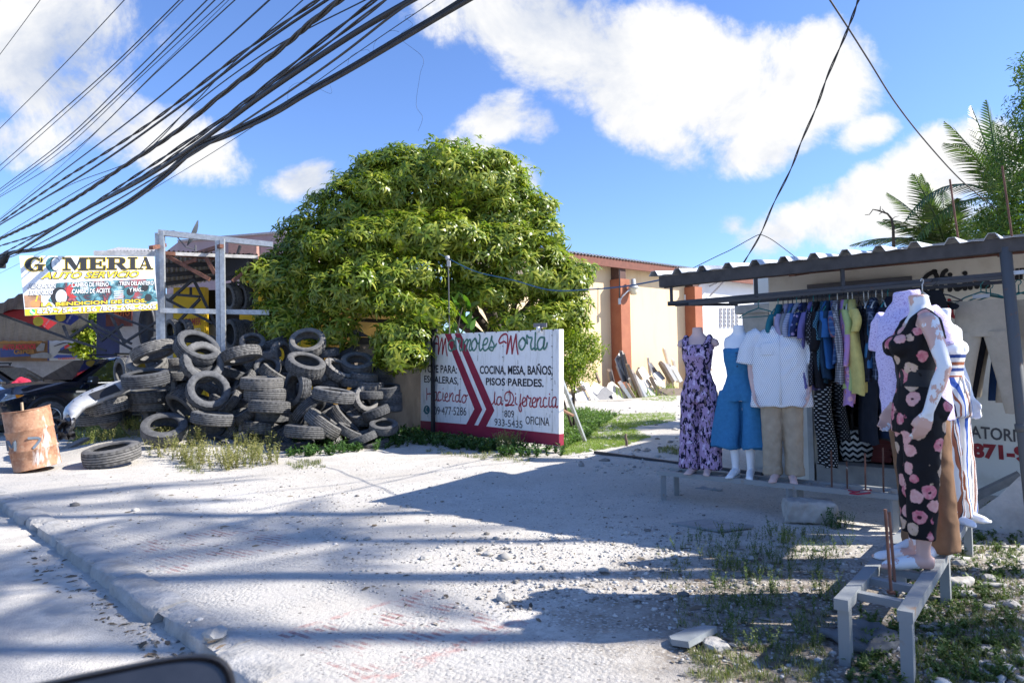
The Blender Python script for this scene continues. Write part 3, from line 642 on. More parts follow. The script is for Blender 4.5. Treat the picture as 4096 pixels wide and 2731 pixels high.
# ------------------------------------------------------------------ the marble-works sign
WHITE = mat('weathered white sign paint', (.82, .82, .82), .7, var=.08, scale=3, col2=(.60, .59, .55), mask=(.52, .74), stretch=(5, 5, .8))
REDP = mat('crimson sign paint', (.27, .012, .045), .6, var=.15); GREENP = mat('sage green sign paint', (.065, .19, .145), .6, var=.12); SCRIPT = mat('red script paint', (.33, .02, .04), .6, var=.1)
INK = mat('black sign paint', (.012, .013, .022), .6); TEAL = mat('teal sign paint', (.02, .13, .16), .6)
GALV = mat('galvanised steel', (.42, .44, .46), .5, .55, var=.25, scale=14, spec=.5); RUSTST = mat('rusty red steel', (.17, .075, .05), .85, var=.4, scale=9); DKST = mat('dark painted steel', (.035, .037, .045), .6, .2, var=.3)
GREYST = mat('grey weathered steel tube', (.10, .105, .11), .7, .2, var=.35, scale=11, col2=(.20, .10, .055), mask=(.60, .72)); BLACKM = mat('matt black', (.012, .012, .014), .7)
C4 = lambda x, y: (1600 + x / 2.4125, 1200 + y / 2.4125); D1 = lambda x, y: (1670 + x / 3.9864, 1300 + y / 3.9864); D2 = lambda x, y: (1670 + x / 3.9864, 1520 + y / 3.9864)
def marble_sign():
    a, b = AT(2236, 1316, 11.2), AT(1683, 1339, 14.1); d = (b - a); d.z = 0; d.normalize(); n = d.cross(Z); n = n if n.dot(CAM - a) > 0 else -n
    P = lambda px, py: PL(px, py, a, n)
    root = thing('shop_sign', 'big white hand-painted marble workshop board with red chevrons, standing in the weeds', 'sign', (a.x, a.y, 0))
    mb = MB(); c = [P(1683, 1339), P(2236, 1316), P(2236, 1784), P(1683, 1722)]; bk = [q - n * .11 for q in c]
    mb.add(c + bk, [(3, 2, 1, 0), (4, 5, 6, 7), (0, 1, 5, 4), (1, 2, 6, 5), (2, 3, 7, 6), (3, 0, 4, 7)]); mb.build('panel', WHITE, root)
    mb = MB(); w = lambda k, s: k / s * 11.9 / FPX
    poly = lambda pts, cr, mi, lift: mb.add([P(*cr(x, y)) + n * lift for x, y in pts], [tuple(range(len(pts)))], mi)
    poly([(200, 1162), (640, 1197), (1535, 1292), (1535, 1407), (200, 1258)], C4, 0, .003)
    # the band runs round the edge of the board
    e0, e1 = P(*C4(1535, 1292)), P(*C4(1535, 1407)); mb.add([e0, e1, e1 - n * .11, e0 - n * .11], [(0, 1, 2, 3)], 0); mb.v[-4:] = [tuple(Vector(q) - d * .003) for q in mb.v[-4:]]
    for pts in ([(433, 326), (490, 324), (719, 875), (795, 1055), (717, 1207), (640, 1199), (719, 1050), (655, 890)], [(528, 323), (586, 321), (836, 885), (912, 1063), (832, 1219), (755, 1210), (833, 1052), (772, 910)]): 
        V = [P(*C4(x, y)) + n * .004 for x, y in pts]; mb.add(V, [(0, 1, 2, 7), (7, 2, 3, 6), (6, 3, 4, 5)], 0)
    SC1 = {2: [[(262, 225), (290, 185), (330, 190), (338, 260), (335, 460)], [(338, 460), (365, 320), (392, 205)], [(394, 205), (404, 300), (400, 460)], [(402, 462), (425, 330), (447, 215)], [(450, 215), (458, 380), (476, 485)], [(262, 305), (300, 290), (320, 300)],
                  [(1415, 285), (1380, 262), (1320, 290), (1302, 250), (1340, 175), (1400, 142), (1435, 170), (1440, 290), (1422, 455)], [(1428, 455), (1460, 310), (1490, 175)], [(1492, 175), (1502, 320), (1510, 455)], [(1512, 455), (1540, 300), (1572, 150)], [(1575, 150), (1582, 330), (1605, 462)]],
           1: [[(585, 250), (540, 240), (500, 300), (505, 390), (545, 410), (585, 360), (592, 250), (590, 380), (622, 365)], [(622, 365), (612, 200), (640, 220), (690, 228), (672, 330), (684, 408), (722, 380)], [(728, 405), (737, 235)], [(738, 300), (788, 230), (806, 260), (772, 408)], [(786, 320), (832, 232), (850, 262), (826, 385), (850, 405), (882, 370)],
                [(920, 210), (870, 280), (870, 370), (905, 405), (945, 340), (945, 250), (915, 207), (958, 288), (985, 290)], [(985, 150), (1000, 190), (985, 330), (1002, 408), (1042, 368)], [(1042, 322), (1100, 300), (1125, 240), (1098, 210), (1055, 270), (1050, 370), (1082, 408), (1130, 370)],
                [(1130, 380), (1165, 270), (1192, 170), (1188, 240), (1225, 320), (1200, 405), (1155, 388), (1168, 355), (1230, 352), (1262, 300)],
                [(1680, 200), (1625, 270), (1625, 350), (1665, 395), (1715, 330), (1720, 240), (1685, 202), (1728, 268), (1750, 290)], [(1755, 295), (1745, 162), (1780, 200), (1830, 207), (1807, 310), (1822, 388), (1862, 368)], [(1885, 122), (1876, 300), (1878, 398), (1912, 368)],
                [(2025, 202), (1960, 202), (1915, 290), (1930, 385), (1975, 385), (2020, 310), (2027, 202), (2012, 330), (2024, 388), (2060, 340), (2070, 285)]]}
    for mi, ss in SC1.items():
        for s in ss: mb.ribbon([P(*D1(x, y)) for x, y in s], w(30, 3.9864), n, mi, .008 if mi == 1 else .006)
    SC2 = [[(150, 130), (152, 220), (150, 310)], [(155, 222), (240, 214)], [(300, 192), (265, 200), (247, 270), (267, 328), (303, 300), (311, 192), (306, 290), (326, 328), (346, 318)], [(376, 195), (342, 192), (326, 260), (346, 328), (386, 308)], [(410, 200), (405, 300), (425, 330), (446, 310)], [(412, 133), (412, 138)],
           [(440, 285), (485, 250), (470, 206), (446, 240), (445, 310), (476, 340), (502, 320)], [(510, 330), (521, 210)], [(520, 272), (555, 207), (571, 232), (561, 325), (590, 332)], [(665, 242), (622, 242), (606, 300), (626, 344), (664, 310), (676, 150), (666, 328), (696, 344)], [(745, 232), (711, 290), (721, 350), (756, 354), (781, 290), (755, 236), (786, 250), (802, 238)],
           [(1195, 380), (1225, 330), (1237, 182), (1231, 330), (1242, 388), (1262, 368)], [(1330, 267), (1290, 272), (1266, 340), (1286, 394), (1325, 360), (1338, 262), (1336, 350), (1350, 394), (1362, 372)], [(1440, 322), (1402, 320), (1396, 240), (1432, 192), (1500, 202), (1536, 290), (1500, 380), (1412, 410), (1416, 386), (1480, 400), (1542, 398)], [(1471, 168), (1481, 300), (1442, 385)],
           [(1570, 270), (1561, 360), (1592, 388)], [(1567, 216), (1567, 221)], [(1650, 226), (1638, 350), (1660, 480), (1632, 494), (1620, 440), (1640, 382), (1682, 370)], [(1670, 360), (1720, 330), (1725, 290), (1692, 282), (1671, 350), (1692, 414), (1740, 400)], [(1740, 400), (1752, 246), (1780, 288), (1812, 290), (1791, 380), (1802, 424), (1832, 410)],
           [(1830, 370), (1880, 340), (1885, 292), (1856, 282), (1831, 350), (1852, 429), (1892, 420)], [(1900, 420), (1911, 282)], [(1911, 342), (1950, 277), (1971, 302), (1956, 400), (1976, 429), (2002, 410)], [(2060, 292), (2026, 282), (2006, 350), (2026, 429), (2072, 410)], [(2105, 272), (2096, 390), (2116, 429), (2142, 410)], [(2108, 220), (2108, 226)],
           [(2205, 272), (2166, 282), (2146, 350), (2162, 429), (2200, 400), (2216, 277), (2206, 400), (2222, 438), (2238, 415)]]
    for s in SC2: mb.ribbon([P(*D2(x, y)) for x, y in s], w(22, 3.9864), n, 2, .006)
    for body, bl, br, tl, bold in (('TOPE PARA:', (232, 697), (552, 710), (232, 622), .015), ('ESCALERAS,', (235, 804), (565, 826), (235, 727), .015), ('COCINA, MESA, BAÑOS,', (772, 726), (1475, 738), (772, 614), .025), ('PISOS PAREDES.', (830, 820), (1388, 840), (830, 748), .025),
                                   ('809·477·5286', (300, 1102), (642, 1113), (300, 1026), .0), ('809', (1008, 1128), (1102, 1134), (1008, 1060), .0), ('933-5435', (913, 1208), (1183, 1236), (913, 1140), .0), ('OFICINA', (1213, 1196), (1443, 1214), (1213, 1118), .005)):
        o = P(*C4(*bl)); mb.text(body, o, P(*C4(*br)) - o, P(*C4(*tl)) - o, 3, .005, bold)
    for x in (995, 1470, 585):
        mb.ribbon([P(*C4(x, 326 - (x - 200) * .03)), P(*C4(x, 1180 + (x - 640) * .1))], .008, n, 6, .0025)
        for y in range(340, 1180, 105): mb.ribbon([P(*C4(x - 2, y)), P(*C4(x + 3, y + 1))], .016, n, 7, .010)
    for x in range(380, 1500, 110): mb.ribbon([P(*C4(x, 331 - (x - 330) * .037)), P(*C4(x + 4, 333 - (x - 330) * .037))], .022, n, 7, .010)
    g = random.Random(3)
    for k in range(26): x, y = g.uniform(230, 1500), g.uniform(420, 1180); mb.ribbon([P(*C4(x, y)), P(*C4(x + g.uniform(-4, 4), y + g.uniform(8, 60)))], g.uniform(.006, .02), n, 6 if k % 3 else 8, .0022)
    ctr = P(*C4(260, 1058)); u = (P(*C4(290, 1058)) - ctr); v = (P(*C4(260, 1015)) - ctr)
    mb.add([ctr + n * .005 + u * math.cos(k * math.pi / 8) + v * math.sin(k * math.pi / 8) for k in range(16)] + [ctr + n * .005 - u * 1.15 - v * .45], [tuple(range(16)), (7, 16, 9, 8)], 4)
    mb.ribbon([ctr + u * .15 + v * .55, ctr - u * .15 + v * .5, ctr - u * .2 - v * .3, ctr + u * .3 - v * .5], w(12, 3.98), n, 5, .009)
    mb.build('lettering', [REDP, GREENP, SCRIPT, INK, TEAL, WHITE, mat('panel seam grime', (.42, .42, .40), .8), mat('rusty rivet', (.10, .07, .055), .8), mat('mossy stain', (.36, .36, .27), .8)], root)
    g = mat('grimy sign trim', (.30, .30, .29), .7)
    for px in (1700, 1880, 2012, 2210): mb = MB(); q = P(px, 1700); mb.bar(Vector((q.x, q.y, -.05)) - n * .06, Vector((q.x, q.y, .3)) - n * .06, .06, .05); mb.build('leg', g, root)
    # lamp on top
    s = thing('sign_lamp', 'small white bulb lamp in a rusty holder on top of the marble sign', 'lamp', P(2165, 1316)); mb = MB(); q = P(2165, 1316); mb.bar(q - d * .13 + Z * .06, q + d * .18 + Z * .075, .015, .07); mb.bar(q - n * .03 + Z * .02, q + n * .06 + Z * .05, .02); mb.build('bracket', mat('grey lamp bracket', (.18, .17, .18), .7), s)
    mb = MB(); mb.lathe([(.0, .0), (.03, .0), (.035, -.02), (.04, -.06), (.03, -.09), (.0, -.1)], 14, Matrix.Translation(q + n * .07 + Z * .035)); mb.build('bulb', mat('white bulb glass', (.75, .74, .70), .3), s, True)
    # black post in front, propping bars behind
    P2 = lambda px, py: PL(px, py, a + n * .10, n); p0 = P2(1731, 1690); mb = MB(); t = P2(1731, 1324); mb.bar((p0.x, p0.y, -.1), (t.x, t.y, t.z), .062, .062); h = P2(1747, 1326); mb.bar((t.x, t.y, t.z + .0), (h.x, h.y, h.z + .03), .05)
    tag(mb.build('sign_post', mat('black post paint', (.010, .010, .016), .5)), 'thin black square post standing in front of the marble sign', 'post')
    q0, q1 = AT(2247, 1520, 11.45), GR(2345, 1768); mb = MB(); mb.bar(q0, q1 - Z * .04, .055, .055); tag(mb.build('prop_bar', GALV), 'grey square bar leaning against the right edge of the marble sign', 'bar')
    q0, q1 = AT(2236, 1632, 11.5), AT(2292, 1662, 11.3); mb = MB(); mb.bar(q0, q1, .07, .03); tag(mb.build('brace_board', mat('brown board', (.24, .13, .08), .85, var=.3)), 'short brown board between the marble sign and the leaning bar', 'board')
marble_sign()
# ------------------------------------------------------------------ the tyre-shop sign, its frame and roof
C1 = lambda x, y: (x / 2.614, 900 + y / 2.614)
def rectp(a, b, c, d): return [(a, b), (c, b), (c, d), (a, d)]
SLAB = {'E': [rectp(.08, 0, .40, 1), rectp(0, .86, .95, 1), rectp(0, 0, .95, .14), rectp(.36, .43, .70, .57), rectp(.82, .66, .95, .9), rectp(.82, .1, .97, .36), rectp(.62, .30, .74, .70)],
        'I': [rectp(.28, 0, .72, 1), rectp(.08, 0, .92, .13), rectp(.08, .87, .92, 1)],
        'M': [rectp(.10, 0, .19, 1), rectp(.68, 0, .92, 1), [(.06, 1), (.33, 1), (.58, .24), (.47, 0)], [(.47, 0), (.55, .16), (.76, 1), (.66, 1)], rectp(0, 0, .31, .13), rectp(.60, 0, 1, .13), rectp(0, .87, .30, 1), rectp(.66, .87, 1, 1)],
        'R': [rectp(.09, 0, .38, 1), rectp(0, .87, .6, 1), rectp(0, 0, .48, .13), rectp(.36, .44, .62, .56), [(.58, 1), (.76, .97), (.87, .86), (.89, .72), (.62, .72), (.60, .87)], [(.89, .72), (.86, .56), (.74, .46), (.58, .44), (.60, .56), (.62, .72)], [(.44, .5), (.70, .48), (.94, .10), (.70, .02)], [(.70, .02), (.94, .12), (1.0, .10), (1.0, 0), (.84, -.02)]],
        'A': [[(.46, 1), (.55, 1), (.22, .06), (.13, .06)], [(.40, 1), (.60, 1), (.90, .06), (.62, .06)], rectp(.24, .28, .72, .38), rectp(0, 0, .36, .11), rectp(.52, 0, 1, .11)]}
def slab_G():
    f = []; N_ = 20
    for i in range(N_):
        a0, a1 = RAD(38 + 292 * i / N_), RAD(38 + 292 * (i + 1) / N_); O = lambda a: (.47 + .47 * math.cos(a), .5 + .53 * math.sin(a)); I = lambda a: (.52 + .22 * math.cos(a), .5 + .42 * math.sin(a)); f.append([O(a0), O(a1), I(a1), I(a0)])
    return f + [rectp(.66, .02, .90, .46), rectp(.52, .38, 1.0, .50), rectp(.80, .66, .88, 1.0)]
SLAB['G'] = slab_G()
def teal_print():
    t = NT('printed photo of car parts', .5, .4); o = t.map('Object'); n = t.noise(o, 3.2, 5, .6, dist=1.2); v = t.voro(o, 6.5); c = t.ramp(n, [(.30, (.65, .72, .74)), (.42, (.10, .28, .34)), (.52, (.015, .03, .045)), (.60, (.35, .06, .07)), (.66, (.12, .16, .2)), (.75, (.7, .75, .77))])
    c = t.mix(t.ramp(v, [(.2, .5), (.5, 0.0)]), c, (.02, .06, .08)); t.col(c); return t.m
def tyre_shop_sign():
    a, b, c = AT(76.5, 1023, 12.2), AT(617, 1026, 13.6), AT(100, 1263, 12.2); n = (b - a).cross(c - a).normalized(); n = n if n.dot(CAM - a) > 0 else -n
    P = lambda x, y: PL(*C1(x, y), a, n); W_ = mat('white vinyl banner', (.78, .79, .80), .45, var=.04); Y_ = mat('yellow vinyl print', (.78, .56, .03), .45, var=.1); K_ = mat('black vinyl print', (.015, .015, .018), .45); TP = teal_print(); GR_ = mat('green app mark', (.05, .42, .13), .45); OR_ = mat('orange bowl print', (.75, .22, .08), .5)
    root = thing('tyre_shop_sign', 'white and yellow tyre shop banner on a metal frame above the black car', 'sign', P(940, 640))
    cs = [P(203, 323), P(1611, 329), P(1648, 886), P(262, 948)]; bk = [q - n * .04 for q in cs]; mb = MB(); mb.add(cs + bk, [(3, 2, 1, 0), (4, 5, 6, 7), (0, 1, 5, 4), (1, 2, 6, 5), (2, 3, 7, 6), (3, 0, 4, 7)]); mb.build('panel', W_, root)
    mb = MB()
    def poly(pts, mi, lift): mb.add([P(*q) + n * lift for q in pts], [tuple(range(len(pts)))], mi)
    poly([(258, 878), (1645, 822), (1648, 886), (262, 947)], 1, .003)
    for ch, x0, x1 in (('G', 258, 466), ('M', 655, 925), ('E', 928, 1110), ('R', 1115, 1335), ('I', 1328, 1445), ('A', 1440, 1600)):
        for exp, mi, lift in ((7, 1, .004), (0, 2, .0065)):
            yt, yb = 342 - (x0 - 258) * .006, 482 - (x0 - 258) * .014
            for q in SLAB[ch]:
                mx, my = sum(p[0] for p in q) / len(q), sum(p[1] for p in q) / len(q); V = []
                for px, py in q: X, Y = lerp(x0, x1, px), lerp(yb, yt, py); MX, MY = lerp(x0, x1, mx), lerp(yb, yt, my); V.append((X + (exp if X > MX else -exp), Y + (exp * .6 if Y > MY else -exp * .6)))
                poly(V, mi, lift + (.0004 * SLAB[ch].index(q)))
    def disc(cx, cy, rx, ry, mi, lift, k=24): poly([(cx + rx * math.cos(2 * math.pi * i / k), cy + ry * math.sin(2 * math.pi * i / k)) for i in range(k)], mi, lift)
    disc(545, 412, 68, 78, 5, .004); disc(575, 410, 52, 76, 2, .005); disc(580, 410, 44, 66, 4, .006); disc(582, 410, 36, 56, 0, .007)      # the wheel that stands for the O
    for k in range(10): an = k * math.pi / 5; mb.ribbon([P(582 + 6 * math.cos(an), 410 + 9 * math.sin(an)), P(582 + 34 * math.cos(an), 410 + 54 * math.sin(an))], .016, n, 4, .008)
    def words(body, bl, br, tl, fill, line, e, bold, shear=0.0):
        o = P(*bl); mb.text(body, P(bl[0] - e, bl[1] + e), P(br[0] + e, br[1] + e) - P(bl[0] - e, bl[1] + e), P(tl[0] - e, tl[1] - e) - P(bl[0] - e, bl[1] + e), line, .0095, bold + .045, shear); mb.text(body, o, P(*br) - o, P(*tl) - o, fill, .0125, bold, shear)
    poly([(590, 605), (1610, 560), (1645, 800), (1130, 830), (640, 858), (500, 790), (560, 700)], 3, .0035)
    poly([(250, 735), (430, 735), (440, 860), (262, 868)], 6, .0035); disc(372, 822, 58, 38, 7, .0045); poly([(385, 740), (398, 738), (380, 800), (368, 800)], 1, .0055)
    for cx, cy in ((1345, 705), (1500, 660), (1535, 765)): disc(cx, cy, 62, 60, 5, .005); disc(cx + 14, cy - 6, 38, 40, 2, .006)
    disc(620, 750, 90, 100, 2, .005); disc(640, 750, 60, 75, 4, .006); disc(760, 690, 70, 75, 8, .0065); disc(800, 690, 45, 55, 5, .007)
    for k in range(6): poly([(1190, 690 + k * 22), (1290, 684 + k * 22), (1290, 696 + k * 22), (1190, 702 + k * 22)], 4, .006)
    words('AUTO SERVICIO', (425, 565), (1452, 545), (425, 498), 1, 2, 7, .015, .35)
    for bd, bl, br, tl in (('.ALINEACION', (292, 665), (578, 660), (292, 618)), ('.BALANCEO', (298, 735), (550, 728), (298, 686)), ('.CAMBIO DE FRENO', (738, 652), (1134, 642), (738, 604)), ('.CAMBIO DE ACEITE', (740, 720), (1148, 708), (740, 672)), ('.TREN DELANTERO', (1238, 635), (1605, 628), (1238, 590)), ('Y MÁS...', (1350, 700), (1500, 696), (1350, 648))):
        words(bd, bl, br, tl, 0, 2, 4, .01)
    words('LA BENDICION DE DIOS.', (428, 855), (1530, 808), (428, 815), 1, 2, 6, .03); words('829-754-4156 /809-698-6005', (388, 928), (1630, 876), (388, 878), 0, 2, 5, .02)
    disc(338, 908, 32, 32, 9, .006); mb.ribbon([P(322, 895), P(330, 912), P(352, 922)], .03, n, 0, .008)
    mb.build('lettering', [W_, Y_, K_, TP, mat('silver print', (.55, .6, .62), .4), mat('teal tyre print', (.03, .14, .17), .5, var=.5, scale=20), mat('brown print', (.30, .17, .10), .5, var=.5, scale=5), OR_, mat('red print', (.40, .03, .03), .5), GR_], root)
tyre_shop_sign()
def bars(name, segs, w, m, label, cat, dep=14.0, group=None, root=None, part=None):
    """bars given between photo points at a depth: (x0, y0, x1, y1[, depth0, depth1])"""
    mb = MB()
    for s in segs:
        d0, d1 = (s[4], s[5]) if len(s) > 5 else (dep, dep); mb.bar(AT(*C6(s[0], s[1]), d0), AT(*C6(s[2], s[3]), d1), w, w)
    o = mb.build(name, m, root); return tag(o, label, cat, group) if root is None else o
def shop():
    fr = thing('metal_scaffold', 'bare galvanised square-tube frame rising out of the tyre heap', 'frame', AT(*C6(400, 1440), 14.0))
    for s in ((88, 235, 105, 1600), (138, 215, 155, 1600), (772, 320, 790, 1750), (825, 300, 842, 1750)): bars('post', [s], .085, GALV, None, None, 14.0, root=fr)
    bars('top_rail', [(95, 228, 1400, 368, 14.0, 14.6)], .11, GALV, None, None, root=fr); bars('lower_rail', [(120, 1118, 1360, 1142, 13.93, 14.5)], .10, GALV, None, None, root=fr)
    for s in ((10, 402, 168, 372, 13.5, 14.4), (520, 472, 818, 382, 15.6, 13.8), (160, 462, 1190, 572, 14.3, 15.2), (165, 482, 680, 762, 14.35, 14.35), (365, 592, 530, 540, 14.4, 14.4), (640, 515, 745, 700, 14.4, 14.4), (940, 785, 1190, 590, 14.4, 14.6)): bars('brace', [s], .075, RUSTST, None, None, root=fr)
    tr = thing('roof_truss', 'dark steel truss crossing under the shop roof behind the frame', 'truss', AT(*C6(500, 1000), 16.5))
    for s in ((215, 1005, 505, 750), (500, 770, 765, 1310), (180, 985, 720, 1265), (290, 935, 570, 960), (570, 985, 300, 1270), (500, 760, 500, 640), (1035, 720, 1040, 800), (930, 790, 1210, 830), (1205, 820, 1215, 1300), (1180, 1040, 1400, 1150), (960, 960, 1260, 1240), (465, 850, 465, 940)): bars('bar', [s], .06, DKST, None, None, 16.5, root=tr)
    # corrugated roof, yellow shop, shutter
    def corr(P0, P1, Q0, Q1, pitch=.09, amp=.02):
        P0, P1, Q0, Q1 = map(Vector, (P0, P1, Q0, Q1)); L = (P1 - P0).length; k = int(L / pitch * 4); mb = MB(); up = (P1 - P0).cross(Q0 - P0).normalized(); up = up if up.z > 0 else -up; V = []
        for i in range(k + 1): t = i / k; o = up * amp * math.sin(i * math.pi / 2); V += [P0.lerp(P1, t) + o, Q0.lerp(Q1, t) + o]
        return mb.add(V, [(2 * i, 2 * i + 2, 2 * i + 3, 2 * i + 1) for i in range(k)])
    zinc = mat('aged zinc sheet', (.30, .30, .31), .6, .3, var=.3, scale=4); yel = mat('yellow painted wall', (.62, .40, .015), .75, var=.12, scale=4, bump=.2); yel2 = mat('ochre painted wall', (.50, .30, .07), .8, var=.15, scale=3, bump=.2)
    b = thing('tyre_shop', 'yellow painted tyre shop under a low corrugated roof behind the tyre heap', 'shop', AT(*C6(800, 1400), 19))
    w0, w1 = AT(700, 1480, 19), AT(1640, 1480, 19); back = Vector((0, 1, 0))
    def wall(px0, px1, zt, m, name, d=19.0, zb=-.1, th=.25, root=b):
        p, q = AT(px0, 1480, d), AT(px1, 1480, d); mb = MB(); mb.add([(p.x, p.y, zb), (q.x, q.y, zb), (q.x, q.y, zt), (p.x, p.y, zt), (p.x, p.y + th, zb), (q.x, q.y + th, zb), (q.x, q.y + th, zt), (p.x, p.y + th, zt)], [(0, 1, 2, 3), (7, 6, 5, 4), (3, 2, 6, 7), (0, 3, 7, 4), (1, 5, 6, 2)]); return mb.build(name, m, root)
    wall(693, 818, 3.75, yel, 'wall', 18.6); wall(818, 958, 3.75, BLACKM, 'wall', 19.3); wall(958, 1260, 4.4, yel, 'wall', 19.0); wall(640, 690, 3.6, mat('grey white wall', (.42, .42, .43), .8), 'wall', 18.8)  # the matt black one is the dark opening, its shade painted as a wall
    p = wall(812, 957, 2.75, mat('grey roller shutter', (.30, .30, .30), .6, .2, var=.1, scale=1, stretch=(1, 1, 30)), 'roller_shutter', 19.1, th=.06)
    f = lambda x, y, d=18.55: AT(*C6(x, y), d); lm = [mat('dark red wall lettering', (.32, .05, .03), .7), mat('cream wall lettering', (.62, .58, .42), .7)]
    for bd, bl, br, tl, mi in (('GOMER', (388, 1292), (582, 1280), (388, 1208), 0), ('LOSER', (440, 1400), (585, 1395), (440, 1322), 1), ('LLA', (1255, 1218), (1392, 1214), (1255, 1168), 0)): d = 18.55 if bl[0] < 1000 else 18.95; o = f(*bl, d); MB().text(bd, o, f(*br, d) - o, f(*tl, d) - o, 0, 0.0, .02).build('lettering', lm[mi], b)
    r0, r1, r2, r3 = AT(*C6(95, 432), 14.3), AT(*C6(1230, 478), 14.9), AT(*C6(120, 880), 19.4), AT(*C6(1230, 690), 19.4); corr(r0, r1, r2, r3).build('roof', zinc, b)
    for t in (.25, .5, .75): mb = MB(); mb.bar(r0.lerp(r2, t) - Z * .07, r1.lerp(r3, t) - Z * .07, .06, .1); mb.build('purlin', DKST, b)
    mb = MB(); mb.bar(AT(*C1(985, 295), 14.1), AT(*C1(1640, 300), 14.3), .06, .10); mb.bar(r0 - Z * .06, r1 - Z * .06, .05, .07); mb.build('fascia', mat('flaking white rail', (.60, .58, .55), .7, var=.3, scale=8), b)
    corr(AT(*C1(1110, 272), 15.5), AT(*C1(1640, 270), 15.2), AT(*C1(1240, 236), 19), AT(*C1(1700, 262), 19)).build('roof', zinc, b)
    mb = MB(); q = AT(*C6(985, 625), 14.9); mb.box(q, (.72, .12, .5), Matrix.Rotation(RAD(-8), 3, 'Y')); mb.box(q + Vector((0, -.07, 0)), (.6, .03, .38), Matrix.Rotation(RAD(-8), 3, 'Y')); mb.bar(q + Z * .2, q + Z * .5 + Vector((0, .2, 0)), .05); tag(mb.build('floodlight', BLACKM), 'black floodlight hung under the shop roof edge beside the tree', 'floodlight')
    # ochre side wall seen under the tree and the low concrete yard wall
    oc = thing('ochre_building', 'ochre yellow building wall glimpsed under the mango tree', 'building', AT(1490, 1480, 19.6)); wall(1225, 1720, 4.3, yel2, 'wall', 19.6, root=oc)
    p0, p1 = AT(1412, 1480, 14.6), AT(1800, 1480, 16.2); d = (p1 - p0); d.z = 0; d.normalize(); nn = d.cross(Z); cw = thing('concrete_wall', 'stained low concrete wall with a dark coping beside the tyre stacks', 'wall', (p0.x, p0.y, 0))
    mb = MB(); mb.bar((p0.x, p0.y, .95), (p1.x, p1.y, .95), .16, 2.0, up=(0, 0, 1)); mb.build('wall', mat('stained concrete', (.20, .165, .135), .9, var=.35, scale=2.2, bump=.3, stretch=(1.5, 1.5, .5)), cw)
    mb = MB(); mb.bar((p0.x, p0.y, 2.03), (p1.x, p1.y, 2.03), .24, .15); mb.prism([(-.28, 0), (.28, 0), (.02, .14)], .24, Matrix.Translation((p0.x + .12, p0.y - .1, 2.11)) @ Matrix.Rotation(RAD(90), 4, 'X')); mb.build('coping', mat('dark mossy coping', (.05, .045, .045), .9, var=.4), cw)
    # pinkish building and dish far behind
    pb = thing('pink_building', 'dusty pink flat-roofed building behind the shop roof', 'building', AT(*C6(850, 400), 27)); mb = MB(); V = [AT(*C6(x, y), 27) for x, y in ((190, 440), (325, 335), (880, 285), (1560, 228), (1560, 600), (190, 600))]
    mb.add(V + [v + Vector((0, 6, 0)) for v in V], [(5, 4, 3, 2, 1, 0)] + [(i, (i + 1) % 6, (i + 1) % 6 + 6, i + 6) for i in range(6)]); V0 = V[5]; mb.add([(V[5].x, V[5].y, 0), (V[4].x, V[4].y, 0), V[4], V[5]], [(0, 1, 2, 3)]); mb.build('wall', mat('dusty pink render', (.34, .25, .26), .85, var=.12, scale=1.2, stretch=(2, 2, .6)), pb)
    mb = MB(); q = AT(*C6(1072, 445), 26.8); mb.box(q, (1.1, .3, .75)); mb.build('vent_box', mat('terracotta box', (.36, .20, .16), .85), pb); mb = MB(); mb.bar(V[1] + Vector((0, -.03, .02)), V[2] + Vector((0, -.03, .02)), .12, .08); mb.bar(V[2] + Vector((0, -.03, .02)), V[3] + Vector((0, -.03, .02)), .12, .08); mb.build('coping', mat('grey coping strip', (.32, .30, .31), .8), pb)
    dish = thing('satellite_dish', 'grey satellite dish tilted on the roof behind the metal frame', 'satellite dish', AT(*C6(525, 430), 18)); q = AT(*C6(518, 245), 18); ax = Vector((-.86, -.36, .36)).normalized(); M = Matrix.Translation(q) @ ax.to_track_quat('Z', 'Y').to_matrix().to_4x4() @ Matrix.Diagonal((.8, 1.0, .8, 1)); mb = MB()
    mb.lathe([(0, 0), (.12, .01), (.24, .035), (.36, .085), (.37, .09), (.36, .075), (.24, .02), (.12, -.01), (0, -.02)], 28, M); mb.build('reflector', mat('grey dish paint', (.045, .055, .068), .6), dish, True)
    mb = MB(); mb.tube([q - Z * .3, q - Z * .7, AT(*C6(520, 440), 18)], .025, 8); mb.build('mast', GREYST, dish); mb = MB(); mb.tube([q - Z * .42, q + ax * .25 - Z * .45, q + ax * .55 - Z * .2], .014, 6); mb.box(q + ax * .56 - Z * .2, (.07, .07, .1)); mb.build('feed_arm', GREYST, dish)
    # the open shed at the far left
    sh = thing('garage_shed', 'dark open garage shed with grey sheet roof and painted boards at the left edge', 'shed', AT(150, 1480, 24)); C8 = lambda x, y: (x / 2.85, 1150 + y / 2.85)
    corr(AT(-60, 1240, 17.5), AT(390, 1035, 19), AT(-60, 1364, 26), AT(338, 1362, 26), .25, .02).build('roof', mat('grey shed sheet', (.17, .175, .19), .7, .1, var=.25), sh)
    wall(-120, 338, 2.6, mat('shed back wall', (.20, .20, .215), .85, var=.2), 'wall', 26.4, root=sh); wall(385, 480, 3.4, mat('deep blue wall', (.02, .03, .10), .7, var=.3, scale=2), 'wall', 22.0, root=sh); wall(478, 655, 3.9, mat('pale grey wall', (.33, .33, .345), .8, var=.15), 'wall', 21.5, root=sh); wall(335, 385, 1.75, mat('grey low wall', (.30, .29, .28), .85), 'wall', 23.0, root=sh)
